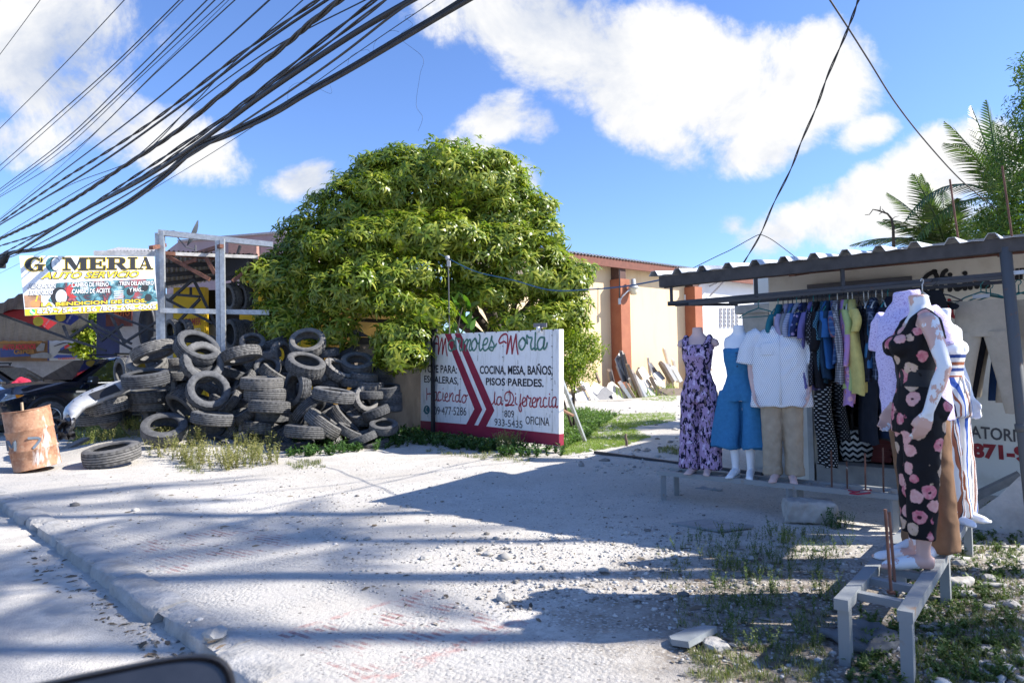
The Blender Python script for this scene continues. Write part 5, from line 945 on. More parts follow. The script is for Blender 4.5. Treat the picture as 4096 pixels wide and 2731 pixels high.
def stones():
    g = np.random.default_rng(3); r = random.Random(3); temps = []
    for k in range(7):
        bm = bmesh.new(); bmesh.ops.create_icosphere(bm, subdivisions=1, radius=1.0); V = np.array([v.co[:] for v in bm.verts]); bm.verts.index_update(); F = np.array([[v.index for v in f.verts] for f in bm.faces]); bm.free(); V *= (1 + g.normal(0, .16, (len(V), 1))); V *= np.array([1, r.uniform(.6, .95), r.uniform(.4, .7)]); temps.append((V, [F]))
    sm = NT('limestone pebble', .9, .2); ge = sm.N.new('ShaderNodeNewGeometry'); sm.col(sm.ramp(ge.outputs['Random Per Island'], [(0, (.15, .14, .13)), (.4, (.36, .34, .31)), (1, (.60, .57, .53))])); sm = sm.m
    polys = [([(1200, 1950), (2700, 1850), (2900, 2200), (2700, 2550), (1300, 2350)], 1700, .0065), ([(1700, 2150), (2650, 2100), (2800, 2400), (2000, 2450)], 1500, .0075), ([(2600, 2080), (3480, 2150), (3380, 2731), (2700, 2650)], 1000, .0075), ([(3620, 2250), (4096, 1990), (4096, 2731), (3500, 2731)], 1500, .0075), ([(0, 1990), (300, 1990), (900, 2560), (700, 2600), (150, 2230)], 240, .007), ([(600, 1870), (2000, 1840), (1600, 2100), (300, 2050)], 500, .007), ([(2300, 1600), (2760, 1620), (2740, 1900), (2300, 1900)], 300, .022)]
    P, s = [], []
    for i, (p, n, sz) in enumerate(polys): q = px_points(p, n, 40 + i); P.append(q); s.append(sz * np.exp(g.normal(0, .55, n)))
    P, s = np.concatenate(P), np.concatenate(s); inroad = (P[:, 0] + P[:, 1]) / math.sqrt(2) < KERB_Q; P[:, 2] = np.where(inroad, -.085, P[:, 2]) + s * .15; o = scatter('gravel', temps, P, s, sm); o['kind'] = 'stuff'; tag(o, 'loose pale limestone gravel strewn over the yard', 'gravel')
    # chips of broken marble in the stall's gravel
    chip = [(np.array([(-1, -.6, 0), (.9, -.8, 0), (1.1, .5, 0), (-.3, .9, 0), (-1, -.6, .25), (.9, -.8, .3), (1.1, .5, .22), (-.3, .9, .28)]) * np.array([a, b, 1]), [np.array([(3, 2, 1, 0), (4, 5, 6, 7), (0, 1, 5, 4), (1, 2, 6, 5), (2, 3, 7, 6), (3, 0, 4, 7)])]) for a, b in ((1, .6), (.7, .9), (1.3, .5))]
    Pc = np.concatenate([px_points([(3640, 2280), (4096, 2000), (4096, 2731), (3640, 2731)], 150, 70), px_points([(2700, 2180), (3400, 2160), (3380, 2700), (2800, 2650)], 70, 71)]); Pc[:, 2] += .004; o = scatter('rubble', chip, Pc, .019 * np.exp(g.normal(0, .5, len(Pc))), mat('grey white marble chip', (.34, .33, .315), .8, var=.3, scale=3)); o['kind'] = 'stuff'; tag(o, 'angular chips of pale marble strewn around the benches', 'rubble')
    # leaf litter and dirt crumbs along the gutter and yard
    lt = [merge_leaves([blade_leaf(r.uniform(.6, 1.4), r.uniform(.25, .5), .3, 2, r.uniform(0, 6.28), .1, (0, 0, .05), r.uniform(-.5, .5))]) for _ in range(5)]
    P = np.concatenate([px_points([(60, 2130), (250, 2200), (560, 2440), (900, 2600), (760, 2660), (420, 2450), (180, 2290)], 170, 60), px_points([(200, 1900), (1500, 1880), (1500, 2250), (500, 2200)], 260, 61), px_points([(1300, 2000), (2900, 2000), (2900, 2500), (1500, 2500)], 230, 62), px_points([(2650, 2200), (3450, 2180), (3450, 2731), (2700, 2731)], 420, 63), px_points([(3640, 2300), (4096, 2100), (4096, 2731), (3600, 2731)], 260, 64)]); inroad = (P[:, 0] + P[:, 1]) / math.sqrt(2) < KERB_Q - .02; P[:, 2] = np.where(inroad, -.083, P[:, 2] + .004)
    o = scatter('litter', lt, P, np.exp(g.normal(-3.5, .4, len(P))), leaf_mat('dead leaf', (.05, .04, .03), (.13, .09, .06), (.24, .20, .15), .9, .1)); o['kind'] = 'stuff'; tag(o, 'dead leaves and crumbs of dirt scattered along the kerb', 'litter')
    rk = mat('pale limestone rock', (.38, .36, .33), .9, var=.3, scale=7, bump=.5)
    for i, (px, py, sz, lab) in enumerate(((1950, 2220, .035, 'fist-sized pale stone in the middle of the shaded gravel'), (1700, 2230, .035, 'grey stone lying on the apron between two soft shadows'), (2020, 2395, .05, 'flat grey stone just above the red painted grooves'), (1470, 2160, .03, 'dark stone on the white ground left of the big roof shadow'), (1060, 2120, .025, 'small dark stone near the middle of the dusty yard'), (860, 2545, .06, 'broken lump of kerb lying in the gutter'), (3010, 2240, .035, 'white stone among the weeds in front of the stall'), (3080, 2270, .03, 'bright white crumbled stone in the sunlit weeds'), (2680, 2190, .025, 'white pebble by a green shoot in the gravel'), (2860, 2590, .06, 'crumpled whitish rock near the angled stone offcut'), (4040, 2430, .045, 'white angular rock in the gravel at the right edge'), (3960, 2330, .05, 'flat pale rock in the gravel right of the near bench'), (3840, 2260, .045, 'flat stone beside the second leg of the near bench'))):
        p = GR(px, py); bm = bmesh.new(); bmesh.ops.create_icosphere(bm, subdivisions=2, radius=sz); q = random.Random(i)
        for v in bm.verts: v.co = v.co * (1 + q.gauss(0, .09)); v.co.z *= .55; v.co.x *= 1.25
        me = bpy.data.meshes.new('stone'); bm.to_mesh(me); bm.free(); me.materials.append(rk); o = link('stone', me, None, Matrix.Translation((p.x, p.y, (gz(p.x, p.y) if p.x + p.y > 2 else -.085) + sz * .25)) @ Matrix.Rotation(q.uniform(0, 6), 4, 'Z')); tag(o, lab, 'stone', 'larger loose stones')
stones()
# ------------------------------------------------------------------ clothes stall: office building, canopy, benches
CREAM = mat('stained cream render', (.74, .70, .61), .85, var=.12, scale=2.5, col2=(.60, .55, .45), mask=(.52, .72), bump=.15, bscale=30)
GREYR = mat('grey rendered plinth', (.30, .29, .275), .9, var=.25, scale=5, bump=.4)
WP = Vector((4.75, 7.24, 0))                       # a point of the office wall's front face
WPL = lambda px, py, lift=0.0: PL(px, py, WP - Nn * lift, Nn)
def office():
    root = thing('office_building', 'low cream office building with painted lettering behind the clothes stall', 'building', WP); t = lambda k, z, dn=0.0: WP + S * k + Nn * dn + Z * z
    kL, kD0, kD1, kR = -1.98, -1.50, -.46, 3.1; mb = MB()
    def slab(k0, k1, z0, z1, th=.2, m=mb, dn=0.0): m.add([t(k0, z0, dn), t(k1, z0, dn), t(k1, z1, dn), t(k0, z1, dn), t(k0, z0, dn + th), t(k1, z0, dn + th), t(k1, z1, dn + th), t(k0, z1, dn + th)], [(3, 2, 1, 0), (4, 5, 6, 7), (0, 1, 5, 4), (1, 2, 6, 5), (2, 3, 7, 6), (3, 0, 4, 7)])
    slab(kD1, kR, -.1, 2.62); slab(kL, kD0, -.1, 2.62); slab(kD0, kD1, 2.12, 2.62)
    r = random.Random(2); top = [t(lerp(kL, kR, i / 60), 2.60 + .02 * r.random() + (.03 if r.random() < .2 else 0)) for i in range(61)]
    mb.add([p for p in top] + [p + Nn * .2 for p in top] + [p - Z * .1 for p in top], [(i, i + 1, i + 62, i + 61) for i in range(60)] + [(i, i + 122, i + 123, i + 1) for i in range(60)])
    mb.add([t(kL, -.1), t(kL, 2.62), t(kL, 2.62, 5), t(kL, -.1, 5)], [(0, 1, 2, 3)]); mb.build('wall', CREAM, root)
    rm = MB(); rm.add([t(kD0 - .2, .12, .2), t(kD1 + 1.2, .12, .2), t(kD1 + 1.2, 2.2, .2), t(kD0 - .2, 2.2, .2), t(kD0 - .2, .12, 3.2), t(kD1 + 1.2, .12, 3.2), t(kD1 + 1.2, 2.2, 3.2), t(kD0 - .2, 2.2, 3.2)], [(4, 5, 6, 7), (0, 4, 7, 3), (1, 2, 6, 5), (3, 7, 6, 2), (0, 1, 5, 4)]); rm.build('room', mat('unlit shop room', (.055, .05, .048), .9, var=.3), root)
    sl = MB(); slab(kD0 + .03, kD1 - .03, -.1, .21, .3, sl, -.06); sl.build('threshold', GREYR, root)
    pl = MB(); slab(kL + .02, kD0 - .25, .0, .75, .02, pl, -.02); pl.build('plinth', GREYR, root)
    fm = mat('pale door frame', (.42, .41, .38), .7)
    for k0, k1, zb in ((kD0 - .06, kD0, .0), (kD1, kD1 + .05, .2)): fr = MB(); slab(k0, k1, zb, 2.12, .06, fr, -.045); fr.build('door_jamb', fm, root)
    sh = MB(); o = t(kD0, 2.0, -.06); q = t(kD1 + .05, 2.0, -.06)
    for k in range(9): sh.bar(o + Z * (k * .03), q + Z * (k * .03), .022, .026)
    sh.bar(o + Z * .3, q + Z * .3, .05, .05); sh.build('roller_shutter', mat('grey rolled shutter', (.11, .11, .12), .6, .3, var=.3, stretch=(1, 1, 20)), root)
    rf = MB(); rf.add([t(kL - .05, 2.66, -.02), t(kR, 2.66, -.02), t(kR, 3.0, 5.2), t(kL - .05, 3.0, 5.2), t(kL - .05, 2.60, .02), t(kR, 2.60, .02), t(kR, 2.9, 5.2), t(kL - .05, 2.9, 5.2)], [(0, 1, 2, 3), (7, 6, 5, 4), (0, 4, 5, 1), (0, 3, 7, 4), (3, 2, 6, 7)]); rf.build('roof', mat('grey office roof', (.30, .30, .30), .7), root)
    lt = MB(); P = lambda x, y: WPL(x, y, .004)
    def tx(b, bl, br, tl, mi, bold=.02, sh_=0.0): o = P(*bl); lt.text(b, o, P(*br) - o, P(*tl) - o, mi, .001, bold, sh_)
    tx('RATORIO', (3852, 1747), (4118, 1773), (3850, 1698), 2, .02); tx('-871-9', (3862, 1828), (4110, 1848), (3858, 1768), 1, .055); tx('A', (3797, 1384), (3843, 1386), (3797, 1322), 2, .03); tx('VIL', (3790, 1457), (3847, 1460), (3790, 1398), 0, .02); tx('ab', (3800, 1528), (3846, 1530), (3803, 1466), 0, .03, .3); tx('Jurídica', (4012, 1143), (4250, 1128), (4012, 1058), 0, .05)
    LM = [mat('black wall paint', (.012, .012, .014), .6), mat('red wall paint', (.30, .015, .02), .6), mat('brown-grey wall paint', (.085, .075, .072), .6)]; lt.build('lettering', LM, root); lt = MB(); w = .045
    for s in ([(3740, 1085), (3705, 1105), (3692, 1145), (3712, 1172), (3738, 1150), (3748, 1110), (3735, 1085)], [(3765, 1168), (3770, 1100), (3785, 1082)], [(3755, 1118), (3785, 1112)], [(3800, 1118), (3800, 1160)], [(3800, 1098), (3801, 1100)], [(3835, 1118), (3818, 1135), (3828, 1158), (3842, 1150)], [(3860, 1112), (3860, 1155)], [(3860, 1092), (3861, 1094)], [(3880, 1112), (3882, 1152)], [(3882, 1125), (3900, 1110), (3908, 1148)], [(3945, 1112), (3925, 1125), (3932, 1148), (3948, 1135), (3946, 1108), (3952, 1146)]): lt.ribbon([P(*q) for q in s], w, -Nn, 0, .002)
    lt.build('lettering', LM, root); lt = MB()
    for s in ([(3757, 1195), (3748, 1240), (3742, 1262), (3765, 1262)], [(3792, 1222), (3782, 1262)], [(3797, 1200), (3798, 1202)], [(3835, 1220), (3808, 1235), (3812, 1265), (3835, 1268)], [(3845, 1268), (3846, 1269)]): lt.ribbon([P(*q) for q in s], .035, -Nn, 1, .002)
    lt.build('lettering', LM, root)
    # white pillar left of it
    pr = thing('concrete_pillar', 'rough whitish concrete block pillar just left of the clothes rack', 'pillar', AT(3050, 1480, 9.4)); a = AT(3045, 1480, 9.4); mb = MB(); M = Matrix.Rotation(math.atan2(S.y, S.x), 3, 'Z'); mb.box((a.x, a.y, 1.0), (.36, .36, 2.2), M, 0, .01); mb.box((a.x, a.y, 2.14), (.52, .5, .12), M, 0, .02); mb.build('shaft', mat('whitewashed concrete', (.46, .44, .40), .9, var=.25, scale=4, bump=.3), pr); mb = MB(); b = AT(3085, 1480, 10.2); mb.box((b.x, b.y, 2.35), (.35, .3, .9), M); mb.build('capping_block', CREAM, pr)
office()
P1 = Vector((3.87, 5.31, 0)); P0 = P1 - S * 2.93    # canopy beam: right post and left corner, on the ground
BEAM_Z = 2.27
def canopy():
    root = thing('stall_canopy', 'steel-framed canopy with white corrugated sheet roof over the clothes stall', 'canopy', P1); mb = MB(); lo = P1 + Vector((.0, -.0, 0)); mb.tube([P1 - Z * .05 + S * .10, P1 + Z * .7 + S * .065, P1 + Z * BEAM_Z], .042, 12); mb.tube([P1 + Z * .84 + S * .055, P1 + Z * .90 + S * .05], .046, 12); mb.build('post', GREYST, root, True)
    mb = MB(); mb.bar(P0 + Z * BEAM_Z - S * .02, P1 + Z * (BEAM_Z + .02) + S * .35, .07, .11); mb.build('beam', mat('weathered grey beam', (.055, .05, .048), .8, .0, var=.35, scale=9), root)
    for k in (0.02, 1.3, 2.9): mb = MB(); mb.bar(P0 + S * k + Z * (BEAM_Z - .03) + Nn * .04, P0 + S * k + Z * (BEAM_Z + .27) + Nn * 2.2, .05, .07); mb.build('rafter', RUSTST if k > 1 else DKST, root)
    for dn, z0, z1 in ((.75, .06, .06), (1.6, .17, .17)): mb = MB(); mb.bar(P0 + Nn * dn + Z * (BEAM_Z + z0), P0 + S * 3.4 + Nn * dn + Z * (BEAM_Z + z1), .05, .05); mb.build('purlin', RUSTST, root)
    # trapezoid-rib sheets, rising gently towards the wall
    pitch, rib = .265, .052; prof = [(0, 0), (.032, rib), (.078, rib), (.110, 0), (.125, 0), (.1875, .006), (.25, 0)]; n = int(4.3 / pitch); a0 = P0 - S * .12 - Nn * .07 + Z * (BEAM_Z + .065); run = Nn * 2.45 + Z * .24; mb = MB(); L_ = []
    for i in range(n):
        for x, z in prof[:-1] if i < n - 1 else prof: L_.append(a0 + S * (i * pitch + x) + Z * z)
    mb.add([p for p in L_] + [p + run for p in L_], [(i, i + 1, len(L_) + i + 1, len(L_) + i) for i in range(len(L_) - 1)]); o = mb.build('roof_sheet', mat('white zinc sheet', (.44, .45, .46), .5, .15, var=.08, scale=3), root); sm = o.modifiers.new('thickness', 'SOLIDIFY'); sm.thickness = .004
    # hanging rails
    for dn in (0, .18):
        mb = MB(); z = 2.045 - .012 * (dn > 0); mb.bar(P0 + Nn * dn + S * .06 + Z * z, P1 + Nn * dn + Z * (z + .02), .028, .028); mb.build('rail', DKST if dn == 0 else GREYST, root)
    for k in (.10, .98, 1.75): mb = MB(); mb.bar(P0 + S * k + Z * 2.03, P0 + S * k + Z * (BEAM_Z - .04), .028); mb.build('hanger_strut', DKST, root)
    mb = MB(); mb.bar(P0 + S * .06 + Z * 2.03, P0 + S * .06 + Nn * .62 + S * .5 + Z * 2.03, .028); mb.bar(P0 + S * .55 + Nn * .42 + Z * 2.03, P1 + Nn * .42 + Z * 2.04, .028); mb.build('rear_rail', DKST, root)
    mb = MB(); mb.bar(P1 + Z * 2.065 + S * -.02, P1 + Z * 2.08 + S * .95, .03); mb.build('rail_extension', GALV, root)
    for k, h in ((1.6, .75), (2.05, .8)): mb = MB(); b = P0 + S * (k + .85) + Nn * 1.9 + Z * 2.55; mb.tube([b, b + Z * h + S * -.06], .010, 6); tag(mb.build('rebar_rod', RUSTST), 'rusty rod sticking up from the office roof, ' + ('left' if k < 2 else 'right') + ' of the two', 'rod', 'rods standing on the roof')
canopy()
BENCH = mat('worn galvanised channel', (.27, .285, .29), .65, .25, var=.25, scale=7, col2=(.27, .18, .12), mask=(.62, .74), bump=.1)
def benches():
    r0, r1, l0 = GR(3620, 2467, .28), GR(3895, 2022, .28), GR(3367, 2415, .28)
    d = (r1 - r0); d.z = 0; Lb = d.length; d.normalize(); c = d.cross(Z); root = thing('display_bench', 'low galvanised ladder-like bench running towards the camera at the right', 'bench', (r0.x, r0.y, 0)); wv = (l0 - r0); wv = wv - d * wv.dot(d); wv.z = 0; ww = wv.length; wv.normalize()
    for o, e in ((Vector((0, 0, 0)), .0), (wv * ww, .0)): mb = MB(); mb.bar(r0 + o, r1 + o, .062, .05, ext=e); mb.build('side_rail', BENCH, root)
    for i, t in enumerate((.20, .47, .72, 1.0, 1.24, 1.5, 1.75, 2.0, 2.2, 2.4, 2.6, 2.75)): mb = MB(); mb.bar(r0 + d * t + wv * .032 - Z * .008, r0 + d * t + wv * (ww - .032) - Z * .002, .045, .035); mb.build('rung', BENCH, root)
    for t, o in ((.03, 0), (1.25, 0), (2.45, 0), (.06, ww), (1.45, ww), (2.6, ww)): mb = MB(); p = r0 + d * t + wv * o; mb.bar((p.x, p.y, -.02), (p.x, p.y, .256), .05, .055, up=(d.x, d.y, 0)); mb.build('leg', BENCH, root)
    fr0, fr1 = GR(2632, 1889, .28), GR(3600, 1988, .28); e = (fr1 - fr0).normalized(); q = Vector((-e.y, e.x, 0)); q = q if q.y > 0 else -q; b2 = thing('display_bench', 'long low galvanised bench under the three front mannequins', 'bench', (fr0.x, fr0.y, 0)); LL = (fr1 - fr0).length
    for w in (0, .27): mb = MB(); mb.bar(fr0 + q * w, fr1 + q * w + e * .1, .05, .045); mb.build('side_rail', BENCH, b2)
    for k in range(14): mb = MB(); p = fr0 + e * (.12 + LL * k / 13.6); mb.bar(p + q * .026 - Z * .006, p + q * .244 - Z * .006, .04, .03); mb.build('rung', BENCH, b2)
    for t in (.06, LL * .60, LL * .98):
        for w in (0, .27): p = fr0 + e * (t) + q * w; mb = MB(); mb.bar((p.x, p.y, -.02), (p.x, p.y, .257), .04, .05); mb.build('leg', BENCH, b2)
    # rusty rods welded upright on the benches
    rods = []
    for px, py, h, lab in ((3440, 1952, .42, 'rod on the long bench in front of the polka-dot dress'), (3325, 1945, .36, 'leftmost short rod on the long bench'), (3465, 1965, .36, 'dark rod on the long bench before the doorway'), (3535, 1975, .44, 'paint-flecked rod on the long bench left of the floral mannequin'), (3345, 1940, .30, 'thin rod on the long bench near its left half')): pass
    for (px, py, z1, lab) in ((3328, 1958, 1800, 'rod with flaked white paint on the long bench, left of the doorway'), (3390, 1968, 1845, 'rod on the long bench in front of the zigzag bag'), (3463, 1975, 1812, 'dark rod on the long bench in front of the red crate'), (3535, 1982, 1790, 'paint-spotted rod on the long bench beside the floral mannequin'), (3565, 2368, 2036, 'front rod of the pair on the near end of the bench'), (3581, 2343, 2047, 'back rod of the pair on the near end of the bench'), (3868, 2040, 1845, 'front rod at the far end of the near bench'), (3860, 2030, 1862, 'back rod at the far end of the near bench')):
        p = GR(px, py, .27); dd = (p - CAM).dot(_f); tp = AT(px - (24 if px > 3550 and px < 3600 else 3), z1, dd); mb = MB(); mb.tube([p, p.lerp(tp, .5), tp], .0075, 7); mb.box(p + Z * .0, (.03, .03, .012)); tag(mb.build('rusty_rod', mat('rusty rod', (.10, .045, .03), .85, var=.4, scale=20, col2=(.42, .38, .35), mask=(.60, .68)) if 3500 < px < 3550 or px < 3400 else RUSTST), lab, 'rod', 'rods welded on the benches')
    # concrete lumps and slabs lying about
    cm = mat('broken concrete', (.40, .375, .34), .95, var=.3, scale=5, bump=.8, bscale=14)
    def lump(name, px, py, size, rz, lab, cat, m=cm, tilt=(0, 0), dz=0.0, seed=1, poly=None):
        p = GR(px, py); r = random.Random(seed); mb = MB()
        if poly is None: mb.box((0, 0, 0), size, None, 0, min(size) * .12); mb.v = [tuple(Vector(v) * (1 + r.uniform(-.04, .04))) for v in mb.v]; me = folds(fuse(mb, .016, 1), lambda V: .014 * np.sin(23 * V[:, 0] + 3 * seed) * np.sin(31 * V[:, 1]) * np.sin(27 * V[:, 2] + 1) + .006 * np.sin(71 * V[:, 0]) * np.sin(63 * V[:, 1] + 40 * V[:, 2])); me.materials.clear(); me.materials.append(m); return tag(link(name, me, None, Matrix.Translation((p.x, p.y, size[2] * .5 + dz)) @ Matrix.Rotation(rz, 4, 'Z')), lab, cat)
        else: mb.prism([(a * size[0], b * size[1]) for a, b in poly], size[2], Matrix.Translation((0, 0, -size[2] / 2)))
        return tag(mb.build(name, m, None, False, Matrix.Translation((p.x, p.y, size[2] * .5 + dz)) @ Matrix.Rotation(rz, 4, 'Z') @ Matrix.Rotation(tilt[0], 4, 'X') @ Matrix.Rotation(tilt[1], 4, 'Y')), lab, cat)
    lump('concrete_block', 3240, 2085, (.42, .24, .19), -.25, 'broken rough concrete block in front of the long bench', 'block', seed=4)
    stn = mat('grey marble offcut', (.24, .26, .27), .6, var=.2, scale=9)
    lump('stone_slab', 2850, 2105, (.62, .42, .02), -.12, 'flat grey stone slab lying on the gravel in front of the long bench', 'slab', stn, poly=[(-.55, .1), (-.05, .5), (.55, -.05), (.05, -.5)])
    lump('stone_offcut', 2768, 2568, (.27, .14, .03), .75, 'curved-edge grey stone offcut lying tilted at the edge of the apron', 'slab', stn, (-.15, 0), .02, poly=[(-.5, -.5), (.5, -.45), (.5, .1), (.1, .42), (-.35, .5), (-.5, .2)])
    lump('stone_slab', 2835, 1958, (.30, .10, .02), -.5, 'small flat stone under the long bench', 'slab', stn)
    lump('stone_slab', 3470, 2560, (.34, .3, .035), .4, 'dark flat slab on the ground under the near end of the near bench', 'slab', mat('dark slate', (.12, .125, .13), .8, var=.3), (.1, 0))
    lump('concrete_footing', 3835, 2350, (.14, .10, .06), .6, 'small concrete lump under the middle leg of the near bench', 'block')
    # leaning broken slabs beside the post
    a = GR(3800, 2140); mb = MB(); pl = [(-.55, 0), (.5, -.05), (.62, .52), (-.02, .56), (-.25, .28)]; M = Matrix.Translation(P1 + S * .12 + Nn * .28 + Z * .0) @ Matrix(((S.x, Z.x, -Nn.x, 0), (S.y, Z.y, -Nn.y, 0), (S.z, Z.z, -Nn.z, 0), (0, 0, 0, 1))) @ Matrix.Rotation(RAD(-14), 4, 'X'); mb.prism(pl, .07, M); tag(mb.build('concrete_slab', mat('pale concrete slab', (.42, .40, .37), .9, var=.25, scale=6, bump=.4)), 'broken concrete slab leaning behind the foot of the canopy post', 'slab')  # broken slab in plain pale concrete
    mb = MB(); q0 = P1 + Nn * .55 - S * .62; mb.bar(q0 + Z * .02, q0 + S * .62 + Z * .42 + Nn * .1, .12, .06); tag(mb.build('grey_plank', mat('bleached grey plank', (.25, .24, .22), .9, var=.3, stretch=(1, 1, 1))), 'grey plank leaning beside the broken slab at the canopy post', 'plank')
# ------------------------------------------------------------------ mannequins
def fuse(mb, voxel=.010, it=4):
    me = bpy.data.meshes.new('t'); me.from_pydata(mb.v, [], mb.f); o = bpy.data.objects.new('t', me); COL.objects.link(o); r = o.modifiers.new('r', 'REMESH'); r.mode = 'VOXEL'; r.voxel_size = voxel
    if it: s = o.modifiers.new('s', 'SMOOTH'); s.factor = .5; s.iterations = it
    dg = bpy.context.evaluated_depsgraph_get(); dg.update(); m = bpy.data.meshes.new_from_object(o.evaluated_get(dg)); bpy.data.objects.remove(o); bpy.data.meshes.remove(me); m.polygons.foreach_set('use_smooth', [True] * len(m.polygons)); return m
def ell(mb, st, n=24, cap=True):
    """closed body of horizontal elliptic sections: (x, y, z, rx, ry[, power])"""
    R = []
    for s in st:
        x, y, z, rx, ry = s[:5]; pw = s[5] if len(s) > 5 else 1.0; R.append([(x + rx * math.copysign(abs(math.cos(a)) ** pw, math.cos(a)), y + ry * math.copysign(abs(math.sin(a)) ** pw, math.sin(a)), z) for a in [2 * math.pi * i / n for i in range(n)]])
    mb.loft(R, 0, (cap, cap), True) if False else None
    V = [p for r in R for p in r]; F = [(i * n + j, i * n + (j + 1) % n, (i + 1) * n + (j + 1) % n, (i + 1) * n + j) for i in range(len(R) - 1) for j in range(n)]
    if cap: F += [tuple(range(n - 1, -1, -1)), tuple((len(R) - 1) * n + j for j in range(n))]
    mb.add(V, F); return mb
def foot(mb, x, yaw=0.0, z=0.0):
    c, s = math.cos(yaw), math.sin(yaw); pts = [(-.055, .045, .034), (-.02, .05, .038), (.05, .045, .037), (.11, .030, .034), (.165, .022, .026), (.19, .018, .014)]
    mb.tube([(x - a * s * 1.0, a * c, z + b) for a, b, r in pts], [r for a, b, r in pts], 12)
    for k, (dx, L, r) in enumerate(((-.022, .205, .012), (-.006, .20, .009), (.007, .193, .0085), (.019, .185, .008), (.03, .172, .0075))): dx *= 1 if x < 0 else -1; mb.tube([(x + dx * c - .14 * s, .14 * c + dx * s, z + .02), (x + dx * c - L * s, L * c + dx * s, z + .011)], [r * 1.15, r], 8)
def hand(mb, w, d, palm_n, curl=.5):
    """palm and five separate curled fingers from the wrist w along d"""
    w, d, n = Vector(w), Vector(d).normalized(), Vector(palm_n).normalized(); s = d.cross(n).normalized(); n = s.cross(d)
    for k in range(-2, 3): mb.tube([w + s * k * .007, w + d * .045 + s * k * .014, w + d * .088 + s * k * .0165], [.014, .0135, .0115], 8)
    for k, L in zip((-1.5, -.5, .5, 1.5), (.070, .082, .078, .060)):
        p = w + d * .088 + s * k * .019; a = p + (d * math.cos(curl * .4) + n * math.sin(curl * .4)) * L * .42; b = a + (d * math.cos(curl) + n * math.sin(curl)) * L * .33; c = b + (d * math.cos(curl * 1.5) + n * math.sin(curl * 1.5)) * L * .27; mb.tube([p, a, b, c], [.0092, .0086, .0078, .006], 8)
    p = w + d * .03 - s * .030; mb.tube([w + d * .015 - s * .016, p, p + d * .035 - s * .014 + n * .014, p + d * .062 - s * .012 + n * .024], [.013, .012, .0098, .0072], 8)
def figure(female=True, arms=(), H=1.48, leg=True, bust=True):
    """headless display body; faces +Y; arms: list of (side, elbow, wrist, palm normal) or (side, None) for a rounded stump"""
    mb = MB(); k = H / 1.48
    if female: st = [(0, 0, .74, .150, .100), (0, 0, .80, .162, .108), (0, 0, .86, .160, .108), (0, .004, .94, .128, .090), (0, .01, 1.0, .108, .078), (0, .012, 1.08, .116, .082), (0, .018, 1.16, .132, .092), (0, .014, 1.24, .140, .092), (0, .0, 1.31, .148, .078), (0, -.012, 1.36, .140, .062), (0, -.014, 1.39, .085, .055), (0, -.008, 1.42, .056, .052), (0, .0, 1.46, .052, .050), (0, .002, 1.482, .050, .048)]
    else: st = [(0, 0, .76, .150, .105), (0, 0, .84, .158, .110), (0, 0, .92, .152, .105), (0, .005, 1.02, .142, .098), (0, .01, 1.12, .158, .108), (0, .015, 1.22, .175, .118), (0, .01, 1.32, .185, .105), (0, -.01, 1.39, .165, .075), (0, -.012, 1.425, .10, .06), (0, -.006, 1.46, .062, .058), (0, .005, 1.52, .060, .058), (0, .008, 1.545, .058, .056)]
    ell(mb, [(x * k, y * k, z * k, a * k, b * k) for x, y, z, a, b in st])
    if female and bust:
        for s in (-1, 1): mb.tube([(s * .066 * k, .05 * k, 1.205 * k), (s * .068 * k, .095 * k, 1.19 * k), (s * .068 * k, .118 * k, 1.185 * k)], [.062 * k, .052 * k, .026 * k], 14)
        for s in (-1, 1): mb.tube([(s * .07 * k, -.04 * k, .84 * k), (s * .072 * k, -.075 * k, .80 * k)], [.08 * k, .065 * k], 14)
    if leg:
        for s in (-1, 1): mb.tube([(s * .075 * k, 0, .84 * k), (s * .082 * k, .0, .72 * k), (s * .082 * k, .012, .58 * k), (s * .078 * k, .015, .45 * k), (s * .076 * k, -.008, .34 * k), (s * .074 * k, -.014, .24 * k), (s * .072 * k, -.008, .12 * k), (s * .072 * k, -.012, .06)], [.082 * k, .078 * k, .066 * k, .050 * k, .052 * k, .046 * k, .034 * k, .034], 14); foot(mb, s * .072 * k, s * -.12)
    shx, shz = (.150, 1.335) if female else (.175, 1.375)
    for a in arms:
        s = a[0]
        if a[1] is None: mb.tube([(s * (shx - .03) * k, -.005, shz * k), (s * (shx + .022) * k, -.005, (shz - .02) * k), (s * (shx + .036) * k, -.005, (shz - .05) * k)], [.048, .046, .036], 12)
        else: e, w = Vector(a[1]), Vector(a[2]); p = Vector((s * shx * k, -.005, shz * k)); u1 = p.lerp(e, .35); mb.tube([p - Vector((s * .03, 0, 0)), p + Vector((s * .02, 0, -.015)), u1 + Vector((s * .012, 0, 0)), e, e.lerp(w, .35), e.lerp(w, .8), w], [.046, .048, .042, .034, .036, .027, .0235], 14); hand(mb, w - (w - e).normalized() * .012, (w - e), a[3], .55)
    return fuse(mb, .0075, 3)
SKIN = NT('mannequin plastic', .45, .5); SKIN.col(SKIN.ramp(SKIN.noise(SKIN.map('Object'), 6, 4), [(.4, (.62, .42, .38)), (.7, (.68, .48, .43))])); SKIN = SKIN.m
def flaking(name, base, chip, lo, hi, sc=7.0):
    t = NT(name, .45, .5); n = t.noise(t.map('Object', (1, 1, .6)), sc, 5, .62); t.col(t.mix(t.ramp(n, [(lo, 0.0), (hi, 1.0)], 'LINEAR'), base, chip)); return t.m
WHITEM = flaking('white mannequin with worn spots', (.82, .83, .85), (.36, .26, .23), .665, .675); FLAKE = flaking('pink mannequin with flaked paint', (.58, .36, .295), (.72, .73, .75), .50, .505)
